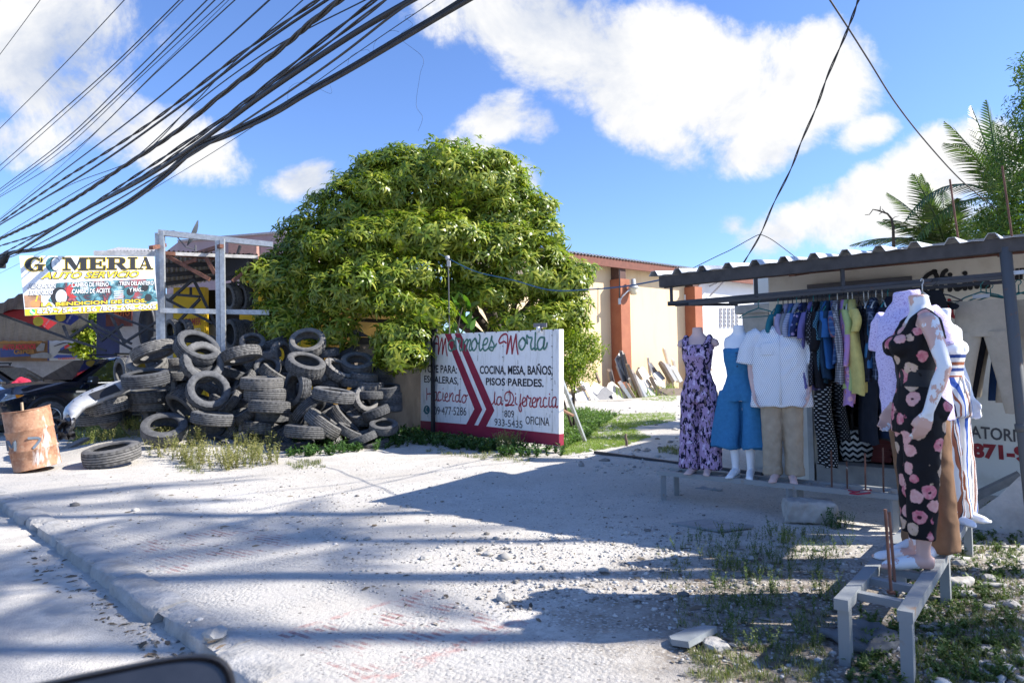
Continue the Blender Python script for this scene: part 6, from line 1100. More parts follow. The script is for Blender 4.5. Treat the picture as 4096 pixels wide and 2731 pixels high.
def local(me_or_o, root, name, m=None):
    if isinstance(me_or_o, bpy.types.Mesh):
        o = bpy.data.objects.new(name, me_or_o); COL.objects.link(o); me_or_o.materials.clear(); me_or_o.materials.append(m)
    else: o = me_or_o
    o.parent = root; o.matrix_parent_inverse = Matrix(); return o
def folds(me, fn):
    V = np.empty(len(me.vertices) * 3, np.float32); me.vertices.foreach_get('co', V); N_ = np.empty_like(V); me.vertices.foreach_get('normal', N_); V, N_ = V.reshape(-1, 3), N_.reshape(-1, 3); V = V + N_ * fn(V)[:, None]; me.vertices.foreach_set('co', V.ravel()); me.update(); return me
def stand(name, label, P, face, dz=.295):
    o = thing(name, label, 'mannequin', (P[0], P[1], dz), 'display mannequins'); o.rotation_euler = (0, 0, math.atan2(face[1], face[0]) - math.pi / 2); return o
def legs_loft(mb, hip, hem, zt, zb, spread0, spread1, r0, r1, depth=.85, mid=None):
    for s in (-1, 1):
        st = []
        for i in range(9):
            t = i / 8; z = lerp(zt, zb, t); r = lerp(r0, r1, t) if mid is None else (lerp(r0, mid, t * 2) if t < .5 else lerp(mid, r1, t * 2 - 1)); st.append((s * lerp(spread0, spread1, t), 0, z, r, r * depth))
        ell(mb, st[::-1])
def purple_print():
    t = NT('purple brush print cloth', .85, .2); v = t.map('Object', (26, 26, 13), (.0, .25, .3)); n = t.noise(v, 1.15, 3, .55); n2 = t.noise(t.map('Object', (24, 24, 14), (.2, 0, .4), (4, 4, 4)), 1.2, 2, .5)
    c = t.mix(t.ramp(n, [(.51, 0.0), (.54, 1.0)]), (.39, .265, .43), (.010, .009, .03)); c = t.mix(t.ramp(n2, [(.60, 0.0), (.63, 1.0)]), c, (.17, .12, .13)); c = t.mix(t.ramp(n2, [(.36, 1.0), (.40, 0.0)]), c, (.62, .50, .68)); t.col(c); return t.m
def floral(bg=(.008, .007, .009), sc=9.0, pal=((.52, .12, .17), (.62, .30, .28), (.50, .36, .24)), r=.36):
    t = NT('flower print cloth', .8, .25); o = t.map('Object', (1, 1, 1)); wob = t.noise(o, 22, 3, .6); d = t.voro(o, sc, rnd=.85); c0 = t.voro(o, sc, out='Color', rnd=.85); dd = t.math('ADD', d, t.math('MULTIPLY', t.math('SUBTRACT', wob, .5), .42))
    pet = t.ramp(t.sep(c0)[0], [(0, pal[0]), (.4, pal[0]), (.42, pal[1]), (.68, pal[1]), (.7, pal[2])], 'CONSTANT'); pet = t.mix(t.ramp(t.noise(o, 40, 3), [(.35, .0), (.7, .55)]), pet, (.75, .50, .45)); c = t.mix(t.ramp(dd, [(r - .02, 1.0), (r + .02, 0.0)]), bg, pet); c = t.mix(t.ramp(dd, [(.07, 1.0), (.10, 0.0)]), c, (.05, .01, .02)); t.col(c); return t.m
def dots(name, bg, fg, pitch=.026, rad=.22, elong=1.0, plane='XZ', shift=True, jit=0.0):
    t = NT(name, .85, .2); x, y, z = t.sep(t.map('Object')); a = t.math('MULTIPLY', x, 1 / pitch); b = t.math('MULTIPLY', z, 1 / pitch)
    if shift: a = t.math('ADD', a, t.math('MULTIPLY', t.math('FLOOR', b), .5))
    fa = t.math('SUBTRACT', t.math('FRACT', a), .5); fb = t.math('SUBTRACT', t.math('FRACT', b), .5); r = t.math('SQRT', t.math('ADD', t.math('POWER', t.math('MULTIPLY', fa, 1 / elong), 2), t.math('POWER', fb, 2))); t.col(t.mix(t.ramp(r, [(rad - .03, 1.0), (rad + .03, 0.0)]), bg, fg)); return t.m
def plaid(name, bg, c1, c2, pitch=.05, w=.35):
    t = NT(name, .85, .2); x, y, z = t.sep(t.map('Object')); h = t.math('ADD', x, y); a = t.math('LESS_THAN', t.math('FRACT', t.math('MULTIPLY', h, 1 / pitch)), w); b = t.math('LESS_THAN', t.math('FRACT', t.math('MULTIPLY', z, 1 / pitch)), w); c = t.mix(t.math('MULTIPLY', a, .6), bg, c1); c = t.mix(t.math('MULTIPLY', b, .6), c, c2); t.col(c); return t.m
def cloth(name, col, var=.14): return mat(name, col, .88, var=var, scale=14, spec=.2, bump=.12, bscale=180)
def wave(V, amp, fx, fz=1.3, z0=1.0, grow=1.0, ph=0.0):
    a = np.arctan2(V[:, 1], V[:, 0]); return amp * np.sin(fx * a + fz * V[:, 2] * 3 + ph + 1.3 * np.sin(5 * V[:, 2] + ph)) * np.clip((z0 - V[:, 2]) * grow + .25, .15, 1.4)
def crease(V, amp, s=1.0, ph=0.0):
    from mathutils import noise as mn
    out = np.empty(len(V), np.float32)
    for i, (x, y, z) in enumerate(V.tolist()):
        a = mn.noise((x * 11 * s + z * 5 + ph, y * 11 * s, z * 6.5 * s - x * 4)); b = mn.noise((x * 27 * s - z * 12, y * 27 * s + ph, z * 15 * s)); out[i] = (1 - 2.2 * abs(a)) * .9 + .55 * b
    return amp * 1.25 * out
def mannequins():
    tw = .03
    # 1: purple print jumpsuit
    r = stand('mannequin', 'headless mannequin in a sleeveless purple print wide-leg jumpsuit on the long bench', (1.90, 6.98), (-.50, -.86)); local(figure(True, ((-1, None), (1, None))), r, 'body', SKIN); mb = MB()
    ell(mb, [(0, 0, .72, .178, .128), (0, 0, .80, .178, .126), (0, 0, .88, .168, .120), (0, .004, .97, .132, .100), (0, .01, 1.03, .124, .095), (0, .014, 1.10, .134, .105), (0, .03, 1.18, .152, .122), (0, .022, 1.25, .155, .118), (0, .008, 1.30, .160, .098)])
    for s in (-1, 1): mb.tube([(s * .066, .06, 1.205), (s * .068, .12, 1.185)], [.066, .045], 14); mb.tube([(s * .105, .085, 1.26), (s * .115, .05, 1.33), (s * .118, -.005, 1.385), (s * .115, -.06, 1.33), (s * .105, -.08, 1.26)], [.036, .034, .030, .034, .036], 12)
    legs_loft(mb, 0, 0, .82, .055, .09, .105, .094, .112, .98); m = fuse(mb, .009, 2); m = folds(m, lambda V: wave(V, .010, 7, .6, .8, 1.1) * (V[:, 2] < .85) + crease(V, .004, 1.2)); local(m, r, 'jumpsuit', purple_print())
    # 2: blue culotte jumpsuit
    r = stand('mannequin', 'headless white mannequin in a blue denim culotte jumpsuit with a ruffled strap', (2.235, 6.72), (-.50, -.86)); local(figure(True, ()), r, 'body', WHITEM); mb = MB()
    ell(mb, [(0, 0, .74, .178, .130), (0, 0, .84, .172, .126), (0, .004, .92, .145, .108), (0, .01, .99, .122, .094), (0, .012, 1.03, .124, .095), (0, .016, 1.08, .132, .102), (0, .02, 1.15, .146, .112), (0, .018, 1.21, .150, .110), (0, .014, 1.255, .152, .104)])
    for s in (-1, 1): mb.tube([(s * .066, .06, 1.195), (s * .068, .118, 1.18)], [.064, .044], 14)
    legs_loft(mb, 0, 0, .84, .29, .10, .15, .100, .150, .95); m = fuse(mb, .009, 2); m = folds(m, lambda V: wave(V, .017, 6, .3, .85, 1.6, 1.0) * (V[:, 2] < .9) + crease(V, .003, 1.1)); blue = mat('blue denim cloth', (.045, .19, .37), .9, var=.12, scale=30, spec=.15); local(m, r, 'jumpsuit', blue)
    mb = MB(); 
    for i in range(26): a = i / 25; p = Vector((-.155 - .012 * math.sin(a * 3.1), .085 * math.cos(a * 3.1) + .01, lerp(1.16, 1.16, a) + .20 * math.sin(a * 3.14))); mb.tube([p, p + Vector((-.028 - .012 * math.sin(i * 2.3), .012 * math.cos(i * 2.1), -.012))], [.012, .008], 6)
    mb.tube([(-.115, .09, 1.2), (-.14, .05, 1.33), (-.14, -.03, 1.34), (-.12, -.08, 1.2)], .012, 8); local(mb.build('ruffled_strap', blue, None, True), r, 'ruffled_strap')
    mb = MB()
    for k in range(5): mb.lathe([(0, .006), (.011, .004), (.012, -.004), (0, -.008)], 10, Matrix.Translation((.0, .118 + (.016 if k > 1 else 0), 1.08 + k * .032)) @ Matrix.Rotation(RAD(-90), 4, 'X'))
    local(mb.build('button_row', mat('covered blue button', (.03, .11, .22), .7), None, True), r, 'button_row')
    # 3: dotted shirt and khaki trousers
    r = stand('mannequin', 'headless male mannequin in a white dotted short-sleeved shirt and rolled khaki trousers', (2.53, 6.45), (-.42, -.91)); local(figure(False, ((-1, (-.262, .02, 1.07), (-.235, .09, .83), (1, .2, 0)), (1, (.262, .02, 1.07), (.235, .09, .83), (-1, .2, 0)))), r, 'body', SKIN); mb = MB()
    ell(mb, [(0, 0, .70, .272, .150, .8), (0, 0, .80, .265, .150, .8), (0, .003, .95, .255, .150, .8), (0, .006, 1.10, .248, .150, .8), (0, .006, 1.25, .240, .145, .85), (0, 0, 1.34, .225, .120), (0, -.008, 1.40, .180, .092), (0, -.01, 1.44, .105, .078)])
    for s in (-1, 1): mb.tube([(s * .17, -.005, 1.385), (s * .225, 0, 1.345), (s * .275, .005, 1.24), (s * .305, .012, 1.10)], [.072, .086, .088, .092], 16)
    mb.tube([(.0, -.062, 1.45), (-.06, -.04, 1.455), (-.07, .03, 1.445), (-.03, .085, 1.405)], [.016, .018, .020, .016], 8); mb.tube([(.0, -.062, 1.45), (.06, -.04, 1.455), (.07, .03, 1.445), (.03, .085, 1.405)], [.016, .018, .020, .016], 8)
    for s in (-1, 1): mb.tube([(s * .07, .03, 1.43), (s * .055, .085, 1.405), (s * .045, .105, 1.36)], [.014, .022, .010], 8)
    m = fuse(mb, .010, 2); m = folds(m, lambda V: wave(V, .009, 5, .2, 1.1, 1.4) * (V[:, 2] < 1.3) + crease(V, .005, .9, 2.0)); local(m, r, 'shirt', dots('white dotted shirt cloth', (.80, .82, .84), (.25, .27, .36), .0185, .19, 1.6, shift=True))
    mb = MB(); mb.tube([(0, .158, .72), (0, .160, .95), (0, .158, 1.15), (0, .148, 1.3), (0, .10, 1.37)], [.010, .010, .010, .009, .008], 6); mb.box((.105, .148, 1.235), (.10, .008, .11), Matrix.Rotation(RAD(6), 3, 'X'), 0, .003)
    for k in range(6): mb.lathe([(0, .003), (.006, .002), (.006, -.003)], 8, Matrix.Translation((0, .170 - .003 * abs(k - 2), .80 + k * .095)) @ Matrix.Rotation(RAD(-90), 4, 'X'))
    local(mb.build('button_placket', dots('dotted placket cloth', (.80, .82, .84), (.25, .27, .36), .0185, .19, 1.6), None, True), r, 'button_placket')
    mb = MB(); ell(mb, [(0, 0, .70, .165, .125), (0, 0, .80, .168, .126), (0, 0, .92, .160, .115)]); legs_loft(mb, 0, 0, .78, .075, .085, .098, .105, .076, 1.0, .088)
    for s in (-1, 1): ell(mb, [(s * .098, 0, .06, .086, .084), (s * .098, 0, .125, .086, .084)])
    m = fuse(mb, .009, 2); m = folds(m, lambda V: wave(V, .004, 5, .5) + crease(V, .004, 1.4, 1.0)); local(m, r, 'trousers', cloth('khaki trouser cloth', (.40, .32, .23)))
    # 4: black flower-print suit with the flaking arm, nearest
    r = stand('mannequin', 'near headless mannequin with flaking arms in a black jumpsuit printed with pink flowers', (2.15, 3.70), (-.96, .28)); r.rotation_euler = (Matrix.Rotation(RAD(2.5), 3, 'Y') @ r.rotation_euler.to_matrix()).to_euler(); local(figure(True, ((1, (.262, -.03, 1.07), (.225, .075, .83), (-1, .3, .1)), (-1, (-.262, -.05, 1.07), (-.24, .02, .83), (1, .3, .1))), 1.46), r, 'body', FLAKE); mb = MB()
    ell(mb, [(0, 0, .72, .172, .122), (0, 0, .80, .172, .120), (0, 0, .87, .165, .118), (0, .004, .94, .135, .098), (0, .01, 1.0, .116, .086), (0, .014, 1.08, .126, .094), (0, .02, 1.15, .142, .104), (0, .016, 1.22, .146, .102), (0, .004, 1.27, .146, .090), (0, -.005, 1.30, .120, .075)])
    for s in (-1, 1): mb.tube([(s * .066, .055, 1.19), (s * .068, .115, 1.178), (s * .068, .15, 1.168)], [.070, .060, .034], 14); mb.tube([(s * .07, -.045, .84), (s * .072, -.105, .81)], [.090, .076], 14); mb.tube([(s * .08, .085, 1.23), (s * .095, .04, 1.32), (s * .10, -.01, 1.365), (s * .095, -.055, 1.32), (s * .08, -.08, 1.22)], [.024, .024, .024, .026, .03], 10)
    legs_loft(mb, 0, 0, .80, .17, .083, .078, .093, .056, 1.05, .074); m = fuse(mb, .008, 2); m = folds(m, lambda V: crease(V, .004, 1.3) + wave(V, .003, 5)); local(m, r, 'jumpsuit', floral(sc=12.0, r=.43))
    mb = MB(); ell(mb, [(0, .004, .965, .133, .099), (0, .008, 1.0, .121, .091), (0, .012, 1.055, .126, .094)], 24, False); local(mb.build('waist_sash', mat('sheer dark waistband', (.010, .011, .014), .8), None, True), r, 'waist_sash')
    # 5: lilac shirt and brown trousers just behind
    r = stand('mannequin', 'headless mannequin in a lilac knit shirt and brown trousers behind the flower-print one', (2.40, 3.98), (-.97, -.25)); r.rotation_euler = (Matrix.Rotation(RAD(-4.0), 3, 'Y') @ r.rotation_euler.to_matrix()).to_euler(); local(figure(False, ((1, None), (-1, None)), 1.40), r, 'body', WHITEM); mb = MB()
    ell(mb, [(0, 0, .76, .18, .17, .9), (0, 0, .9, .18, .165, .9), (0, .005, 1.1, .18, .16, .9), (0, .005, 1.25, .182, .15, .95), (0, 0, 1.34, .175, .12), (0, -.008, 1.41, .135, .08), (0, -.01, 1.46, .075, .068), (0, -.02, 1.51, .068, .066)])
    for s in (-1, 1): mb.tube([(s * .15, -.005, 1.38), (s * .19, 0, 1.33), (s * .215, .0, 1.24), (s * .225, 0, 1.18)], [.055, .06, .06, .06], 14)
    m = fuse(mb, .010, 2); m = folds(m, lambda V: wave(V, .008, 5, .3, 1.1, 1.2) * (V[:, 2] < 1.3) + crease(V, .004, 1.2)); t = NT('lilac knit cloth', .9, .15); n = t.noise(t.map('Object', (60, 60, 140)), 1.5, 2); t.col(t.mix(t.ramp(n, [(.55, 0.0), (.6, 1.0)]), (.62, .56, .80), (.36, .28, .54))); local(m, r, 'shirt', t.m)
    mb = MB(); ell(mb, [(0, 0, .72, .155, .12), (0, 0, .80, .158, .12), (0, 0, .9, .15, .11)]); legs_loft(mb, 0, 0, .78, .03, .083, .085, .098, .085, 1.0, .082); m = fuse(mb, .009, 2); m = folds(m, lambda V: wave(V, .003, 5, .7) + crease(V, .004, 1.0)); local(m, r, 'trousers', cloth('brown trouser cloth', (.20, .115, .065)))
    # 6: striped strapless suit
    r = stand('mannequin', 'headless white mannequin in a strapless striped jumpsuit beside the canopy post', (3.0, 4.74), (.55, -.84)); local(figure(True, ((-1, (-.255, -.02, 1.05), (-.22, .06, .82), (1, .3, 0)),), 1.46), r, 'body', WHITEM); mb = MB()
    ell(mb, [(0, 0, .72, .185, .135), (0, 0, .80, .185, .132), (0, 0, .87, .172, .122), (0, .004, .95, .138, .102), (0, .01, 1.01, .120, .088), (0, .012, 1.07, .124, .092), (0, .016, 1.12, .134, .10), (0, .018, 1.16, .142, .104)]); legs_loft(mb, 0, 0, .82, .03, .09, .10, .10, .112, .98); m = fuse(mb, .009, 2); m = folds(m, lambda V: wave(V, .013, 7, .2, .9, 1.2) * (V[:, 2] < .95) + crease(V, .003)); 
    t = NT('striped cloth', .8, .25); x, y, z = t.sep(t.map('Object')); st = t.ramp(t.math('FRACT', t.math('MULTIPLY', t.math('ADD', x, t.math('MULTIPLY', y, .9)), 8.2)), [(0, (.66, .65, .63)), (.20, (.03, .09, .36)), (.38, (.66, .65, .63)), (.50, (.30, .10, .05)), (.55, (.66, .65, .63)), (.60, (.02, .02, .04)), (.64, (.30, .10, .05)), (.72, (.66, .65, .63)), (.86, (.03, .03, .08)), (.90, (.66, .65, .63))], 'CONSTANT'); st2 = t.ramp(t.math('FRACT', t.math('MULTIPLY', z, 11)), [(0, (.66, .65, .63)), (.3, (.02, .05, .2)), (.55, (.66, .65, .63)), (.75, (.30, .10, .05))], 'CONSTANT'); t.col(t.mix(t.ramp(z, [(.985, 0.0), (.99, 1.0)]), st, st2)); local(m, r, 'jumpsuit', t.m)
    mb = MB(); mb.tube([(0.0, .11, 1.0), (-.04, .13, .94), (-.03, .135, .86)], .006, 6); mb.tube([(0.0, .11, 1.0), (.04, .13, .95), (.05, .14, .88)], .006, 6); local(mb.build('tie_cord', mat('white cord', (.65, .65, .65), .8), None, True), r, 'tie_cord')
benches()
mannequins()
# ------------------------------------------------------------------ clothes on the rack
RK0, RK1 = P0 + S * .62 + Nn * .20 + Z * 2.05, P1 + Nn * .20 + Z * 2.07
HANG = [mat('white plastic hanger', (.55, .55, .52), .4), mat('teal plastic hanger', (.01, .16, .17), .35), mat('black plastic hanger', (.02, .02, .022), .4)]
def hanger(o, u, m, lab, grp='hangers on the clothes rails', w=.20):
    mb = MB(); n = u.cross(Z).normalized(); mb.tube([o - Z * .10, o - Z * .035] + [o + (n * math.cos(a) * .0 + u * math.cos(a) * .022 + Z * (math.sin(a) * .022 - .012)) for a in (RAD(-60), 0, RAD(60), RAD(120), RAD(180))], .0045, 6); mb.tube([o - Z * .10, o - u * w * .55 - Z * .135, o - u * w - Z * .185], .006, 6); mb.tube([o - Z * .10, o + u * w * .55 - Z * .135, o + u * w - Z * .185], .006, 6); mb.tube([o - u * w - Z * .185, o + u * w - Z * .185], .005, 6)
    return tag(mb.build('clothes_hanger', m, None, True), lab, 'hanger', grp)
def shirt_on(o, u, L, w, th, sl, slw, m, name, lab, seed, cat='shirt'):
    """a garment hanging at o, spread along u: shoulders, body with soft folds, sleeves hanging at both ends"""
    g = random.Random(seed); n = u.cross(Z).normalized(); rings = []; K = 14; ph = g.uniform(0, 6); W = []
    zs = [-.085, -.10, -.125, -.165, -.22] + [-.22 - (L - .14) * i / (K - 4) for i in range(1, K - 3)]
    for i, z in enumerate(zs):
        t = max(0, min(1, (-.085 - z) / .12)); ww = lerp(.05, w, t ** .8) if z > -.215 else w * (1 + .12 * ((-.22 - z) / L)); tt = lerp(.028, th, t); R = []
        for k in range(28):
            a = 2 * math.pi * k / 28; f = 1 + (.32 * math.sin(4 * a + ph + z * 3) + .18 * math.sin(7 * a + 2 * ph)) * min(1, max(0, (-.2 - z) * 3)); sw = .02 * math.sin(z * 6 + ph); R.append(o + u * (ww * math.cos(a)) + n * (tt * math.sin(a) * f + sw) + Z * (z - .012 * math.sin(3 * a + ph) * (i == len(zs) - 1)))
        rings.append(R)
    mb = MB(); mb.loft(rings, 0, (True, False))
    if sl:
        for s in (-1, 1):
            p = o + u * (s * w * .86) - Z * .19; q = p + u * (s * .035) - Z * sl; rs = []
            for i in range(7):
                t = i / 6; c = p.lerp(q, t) + u * (s * .03 * math.sin(math.pi * t)) + n * (.02 * math.sin(3 * t + ph)); r = lerp(slw, slw * (.8 if sl > .35 else 1.1), t); rs.append([c + u * (r * math.cos(a)) + n * (r * .55 * math.sin(a) * (1 + .2 * math.sin(3 * a + ph + 4 * t))) for a in [2 * math.pi * k / 14 for k in range(14)]])
            mb.loft(rs, 0, (False, False))
    return tag(mb.build(name, m, None, True), lab, cat, 'clothes on the rack')
def trousers_on(o, u, L, w, th, m, lab, seed, cat='trousers', spread=.02, grp='clothes on the rack', bend=0.0):
    g = random.Random(seed); n = u.cross(Z).normalized(); mb = MB(); ph = g.uniform(0, 6); rs = []
    for i in range(8):
        t = i / 7; ww = w * lerp(.92, 1.06, t); rs.append([o + u * (ww * math.cos(a)) + n * (th * math.sin(a) * (1 + .12 * math.sin(3 * a + ph))) - Z * (.11 + .30 * t + (.025 * (1 - abs(math.cos(a))) if i == 0 and math.sin(a) < 0 else 0)) for a in [2 * math.pi * k / 28 for k in range(28)]])
    mb.loft(rs, 0, (False, False))
    for s in (-1, 1):
        rs = []
        for i in range(10):
            t = i / 9; c = o + u * (s * lerp(w * .53, w * .56 + spread, t)) - Z * (.37 + (L - .37) * t) + n * (.012 * math.sin(4 * t + ph + s)); r = lerp(w * .54, w * .40, t); rs.append([c + u * (r * math.cos(a)) + n * (th * .92 * math.sin(a) * (1 + .15 * math.sin(4 * a + ph + 5 * t))) for a in [2 * math.pi * k / 20 for k in range(20)]])
        mb.loft(rs, 0, (False, False))
    return tag(mb.build('hanging_trousers', m, None, True), lab, cat, grp)
def rack():
    g = random.Random(8); nv = (.012, .018, .045); fl2 = floral((.40, .22, .46), 17, ((.45, .12, .20), (.58, .30, .42), (.22, .14, .45)), .40); CK = plaid('black and white check', (.42, .42, .44), (.02, .02, .04), (.02, .02, .04), .022, .5)
    Lst = [(3112, 'shirt', .52, .18, cloth('teal cloth', (.02, .14, .18)), .2, 'teal shirt at the left end of the rack'), (3132, 'shirt', .55, .19, cloth('grey cloth', (.20, .21, .23)), .2, 'grey shirt second on the rack'), (3152, 'shirt', .60, .19, cloth('lilac grey cloth', (.30, .28, .42)), .2, 'pale lilac shirt between grey and blue ones'), (3170, 'shirt', .60, .2, cloth('mid blue cloth', (.06, .12, .30)), .22, 'mid blue shirt near the left end of the rack'),
           (3186, 'shirt', .58, .2, plaid('blue white stripes', (.36, .40, .50), (.36, .40, .50), (.02, .04, .14), .016, .5), .22, 'navy and white striped shirt on the rack'), (3206, 'shirt', .60, .2, floral((.015, .025, .09), 22, ((.06, .12, .35), (.18, .25, .12), (.10, .12, .40)), .34), .22, 'navy shirt with small blue-green flowers'), (3226, 'shirt', .66, .2, cloth('navy cloth', nv), .24, 'plain navy shirt behind the dotted white shirt'), (3240, 'shirt', .82, .2, cloth('lavender cloth', (.13, .12, .30)), .24, 'lavender shirt reaching low beside the doorway'),
           (3254, 'shirt', .78, .2, dots('black dotted cloth', (.012, .012, .016), (.22, .22, .24), .02, .2), .3, 'black shirt with fine grey dots'), (3270, 'shirt', .80, .21, cloth('black cloth', (.010, .010, .013)), .35, 'long black shirt in the left half of the rack'), (3288, 'shirt', .76, .2, dots('teal speckled cloth', (.015, .06, .10), (.12, .26, .34), .016, .24), .26, 'teal speckled short-sleeved shirt'), (3304, 'shirt', .72, .2, cloth('dark denim', (.015, .04, .075)), .24, 'dark denim shirt between teal and blue ones'), (3318, 'shirt', .62, .2, cloth('bright blue cloth', (.025, .11, .30)), .24, 'bright blue shirt in the middle of the rack'),
           (3332, 'shirt', .58, .2, plaid('blue orange plaid', (.03, .07, .18), (.30, .10, .06), (.10, .18, .30), .05, .3), .24, 'blue shirt with orange plaid bands'), (3350, 'shirt', .76, .21, CK, .52, 'black and white checked long-sleeved shirt'), (3376, 'shirt', .96, .2, fl2, .50, 'pink and purple flowered blouse with long sleeves'), (3392, 'shirt', .82, .2, cloth('lime cloth', (.36, .44, .18)), .22, 'lime green blouse beside the yellow one'), (3410, 'shirt', .86, .25, cloth('yellow cloth', (.52, .45, .15)), .20, 'yellow pleated blouse flaring out in the middle of the rack'),
           (3436, 'trousers', .68, .16, cloth('black trouser cloth', (.010, .011, .017)), 0, 'black shorts hanging right of the yellow blouse'), (3456, 'trousers', .78, .16, plaid('dark plaid', (.012, .014, .024), (.05, .06, .10), (.05, .06, .10), .04, .25), 0, 'dark plaid trousers right of the black shorts'), (3474, 'trousers', .72, .16, cloth('charcoal cloth', (.022, .025, .035)), 0, 'charcoal trousers in the right half of the rack'), (3488, 'trousers', .66, .16, cloth('light denim', (.05, .17, .36)), 0, 'light blue denim shorts on the rack'),
           (3504, 'shirt', .72, .19, plaid('grey blue plaid', (.02, .03, .06), (.18, .21, .28), (.14, .18, .26), .055, .22), .3, 'navy and grey plaid shirt near the lilac shirt'), (3530, 'trousers', .80, .16, cloth('indigo denim', (.012, .035, .095)), 0, 'indigo jeans near the flower-print mannequin'), (3552, 'shirt', .74, .19, cloth('dark navy cloth', (.010, .014, .030)), .24, 'dark navy shirt half hidden by the lilac shirt')]
    names = {'shirt': 'hanging_shirt'}
    for i, (px, kind, L, w, m, sl, lab) in enumerate(Lst):
        # where this pixel column meets the vertical plane of the rail
        v = ray(px, 1200); d = (RK1 - RK0); d.z = 0; nn = Vector((-d.y, d.x, 0)); t = (RK0 - CAM).dot(nn) / v.dot(nn); o = CAM + v * t; o.z = 2.05; yaw = g.uniform(-.12, .30) + (.25 if 'yellow' in lab or 'flowered' in lab or 'checked' in lab else 0); u = Matrix.Rotation(yaw, 3, 'Z') @ Nn
        hm = HANG[0] if i > 13 and i % 3 else HANG[1] if i % 4 == 0 else HANG[2]; hanger(o, u, hm, ('white' if hm is HANG[0] else 'teal' if hm is HANG[1] else 'black') + ' plastic hanger on the clothes rack rail', ('white' if hm is HANG[0] else 'teal' if hm is HANG[1] else 'black') + ' hangers on the clothes rack')
        if kind == 'shirt': shirt_on(o - Z * .0, u, L, w, .042 if 'yellow' not in lab else .065, sl, .06, m, 'hanging_blouse' if 'blouse' in lab else 'hanging_shirt', lab, 40 + i)
        else: trousers_on(o - Z * .05, u, L, w, .04, m, lab, 40 + i)
    # lower row inside the doorway
    def at_wall(px, dn): v = ray(px, 1500); q = WP + Nn * dn; t = (q - CAM).dot(Nn) / v.dot(Nn); return CAM + v * t
    mb = MB(); a, b = at_wall(3200, -.35), at_wall(3640, -.35); mb.bar((a.x, a.y, 1.36), (b.x, b.y, 1.36), .025); tag(mb.build('hanging_rail', DKST), 'lower clothes rail across the dark doorway', 'rail')
    for i, (px, L, w, m, lab) in enumerate(((3292, 1.06, .17, dots('polka dot cloth', (.010, .010, .012), (.62, .62, .60), .027, .24), 'long black dress with white polka dots in the doorway'), (3345, .75, .17, dots('fine dot cloth', (.010, .010, .012), (.30, .30, .29), .022, .2), 'shorter black dress with faint dots in the doorway'), (3470, .78, .16, cloth('slate cloth', (.03, .035, .05)), 'slate skirt in the shade of the doorway'), (3510, .72, .16, cloth('deep blue skirt cloth', (.015, .03, .07)), 'deep blue skirt in the shade of the doorway'), (3540, .74, .16, cloth('grey brown cloth', (.06, .055, .05)), 'grey-brown skirt in the shade of the doorway'))):
        o = at_wall(px, -.35); o.z = 1.37; u = Matrix.Rotation(.75, 3, 'Z') @ Nn; shirt_on(o, u, L, w, .05, 0, .05, m, 'hanging_dress', lab, 90 + i, 'dress')
    # goods on the floor of the shop
    q = at_wall(3345, .35); q.z = .22; mb = MB(); t = NT('zigzag cloth', .85, .2); x, y, z = t.sep(t.map('Object')); h = t.math('MULTIPLY', t.math('SUBTRACT', x, y), .7); zz = t.math('FRACT', t.math('ADD', t.math('MULTIPLY', z, 15), t.math('ABSOLUTE', t.math('SUBTRACT', t.math('FRACT', t.math('MULTIPLY', h, 12)), .5)))); t.col(t.mix(t.math('GREATER_THAN', zz, .5), (.012, .012, .014), (.62, .62, .60)))
    ell(mb, [(q.x + .17, q.y - .1, .22, .17, .13), (q.x + .17, q.y - .1, .36, .20, .16), (q.x + .17, q.y - .1, .5, .16, .13), (q.x + .17, q.y - .1, .58, .06, .05)], 20); tag(mb.build('cloth_bag', t.m, None, True), 'stuffed black and white zigzag bag on the shop floor', 'bag')
    q = at_wall(3470, .55); mb = MB(); M = Matrix.Rotation(math.atan2(S.y, S.x), 3, 'Z')
    for k in range(4): mb.box((q.x, q.y, .25 + k * .075), (.52, .36, .05), M)
    mb.box((q.x, q.y, .36), (.49, .33, .30), M); tag(mb.build('plastic_crate', mat('dark red plastic', (.15, .012, .012), .5)), 'dark red crate on the shop floor', 'crate')
    q = at_wall(3510, .95); cm = mat('dark plastic chair', (.055, .052, .05), .5); ch = thing('plastic_chair', 'dark plastic armchair with a slatted back inside the shop', 'chair', (q.x, q.y, .12)); L2 = lambda x, y, z: Vector((q.x, q.y, 0)) + S * x + Nn * y + Z * z
    mb = MB(); mb.box(L2(0, 0, .58), (.48, .46, .03), M); mb.build('seat', cm, ch); mb = MB(); mb.tube([L2(-.25, .2, .58), L2(-.26, .26, .95), L2(-.15, .29, 1.04), L2(.15, .29, 1.04), L2(.26, .26, .95), L2(.25, .2, .58)], .022, 8)
    for k in range(5): mb.bar(L2(-.15 + k * .075, .22, .58), L2(-.15 + k * .075, .28, 1.03), .03, .012)
    mb.build('backrest', cm, ch)
    for sx in (-1, 1):
        mb = MB(); mb.tube([L2(sx * .26, .22, .80), L2(sx * .28, -.1, .80), L2(sx * .27, -.2, .74), L2(sx * .26, -.21, .12)], .02, 8); mb.build('armrest', cm, ch)
        mb = MB(); mb.tube([L2(sx * .23, .2, .57), L2(sx * .25, .25, .12)], .02, 8); mb.build('leg', cm, ch)
    # trousers hanging beside the post
    kh = cloth('beige trouser cloth', (.46, .39, .30), .10); bl = cloth('black jeans cloth', (.010, .011, .016)); uv = (S * .96 - Nn * .25).normalized()
    def hp(px, d): p = AT(px, 1160, d); return Vector((p.x, p.y, 2.055))
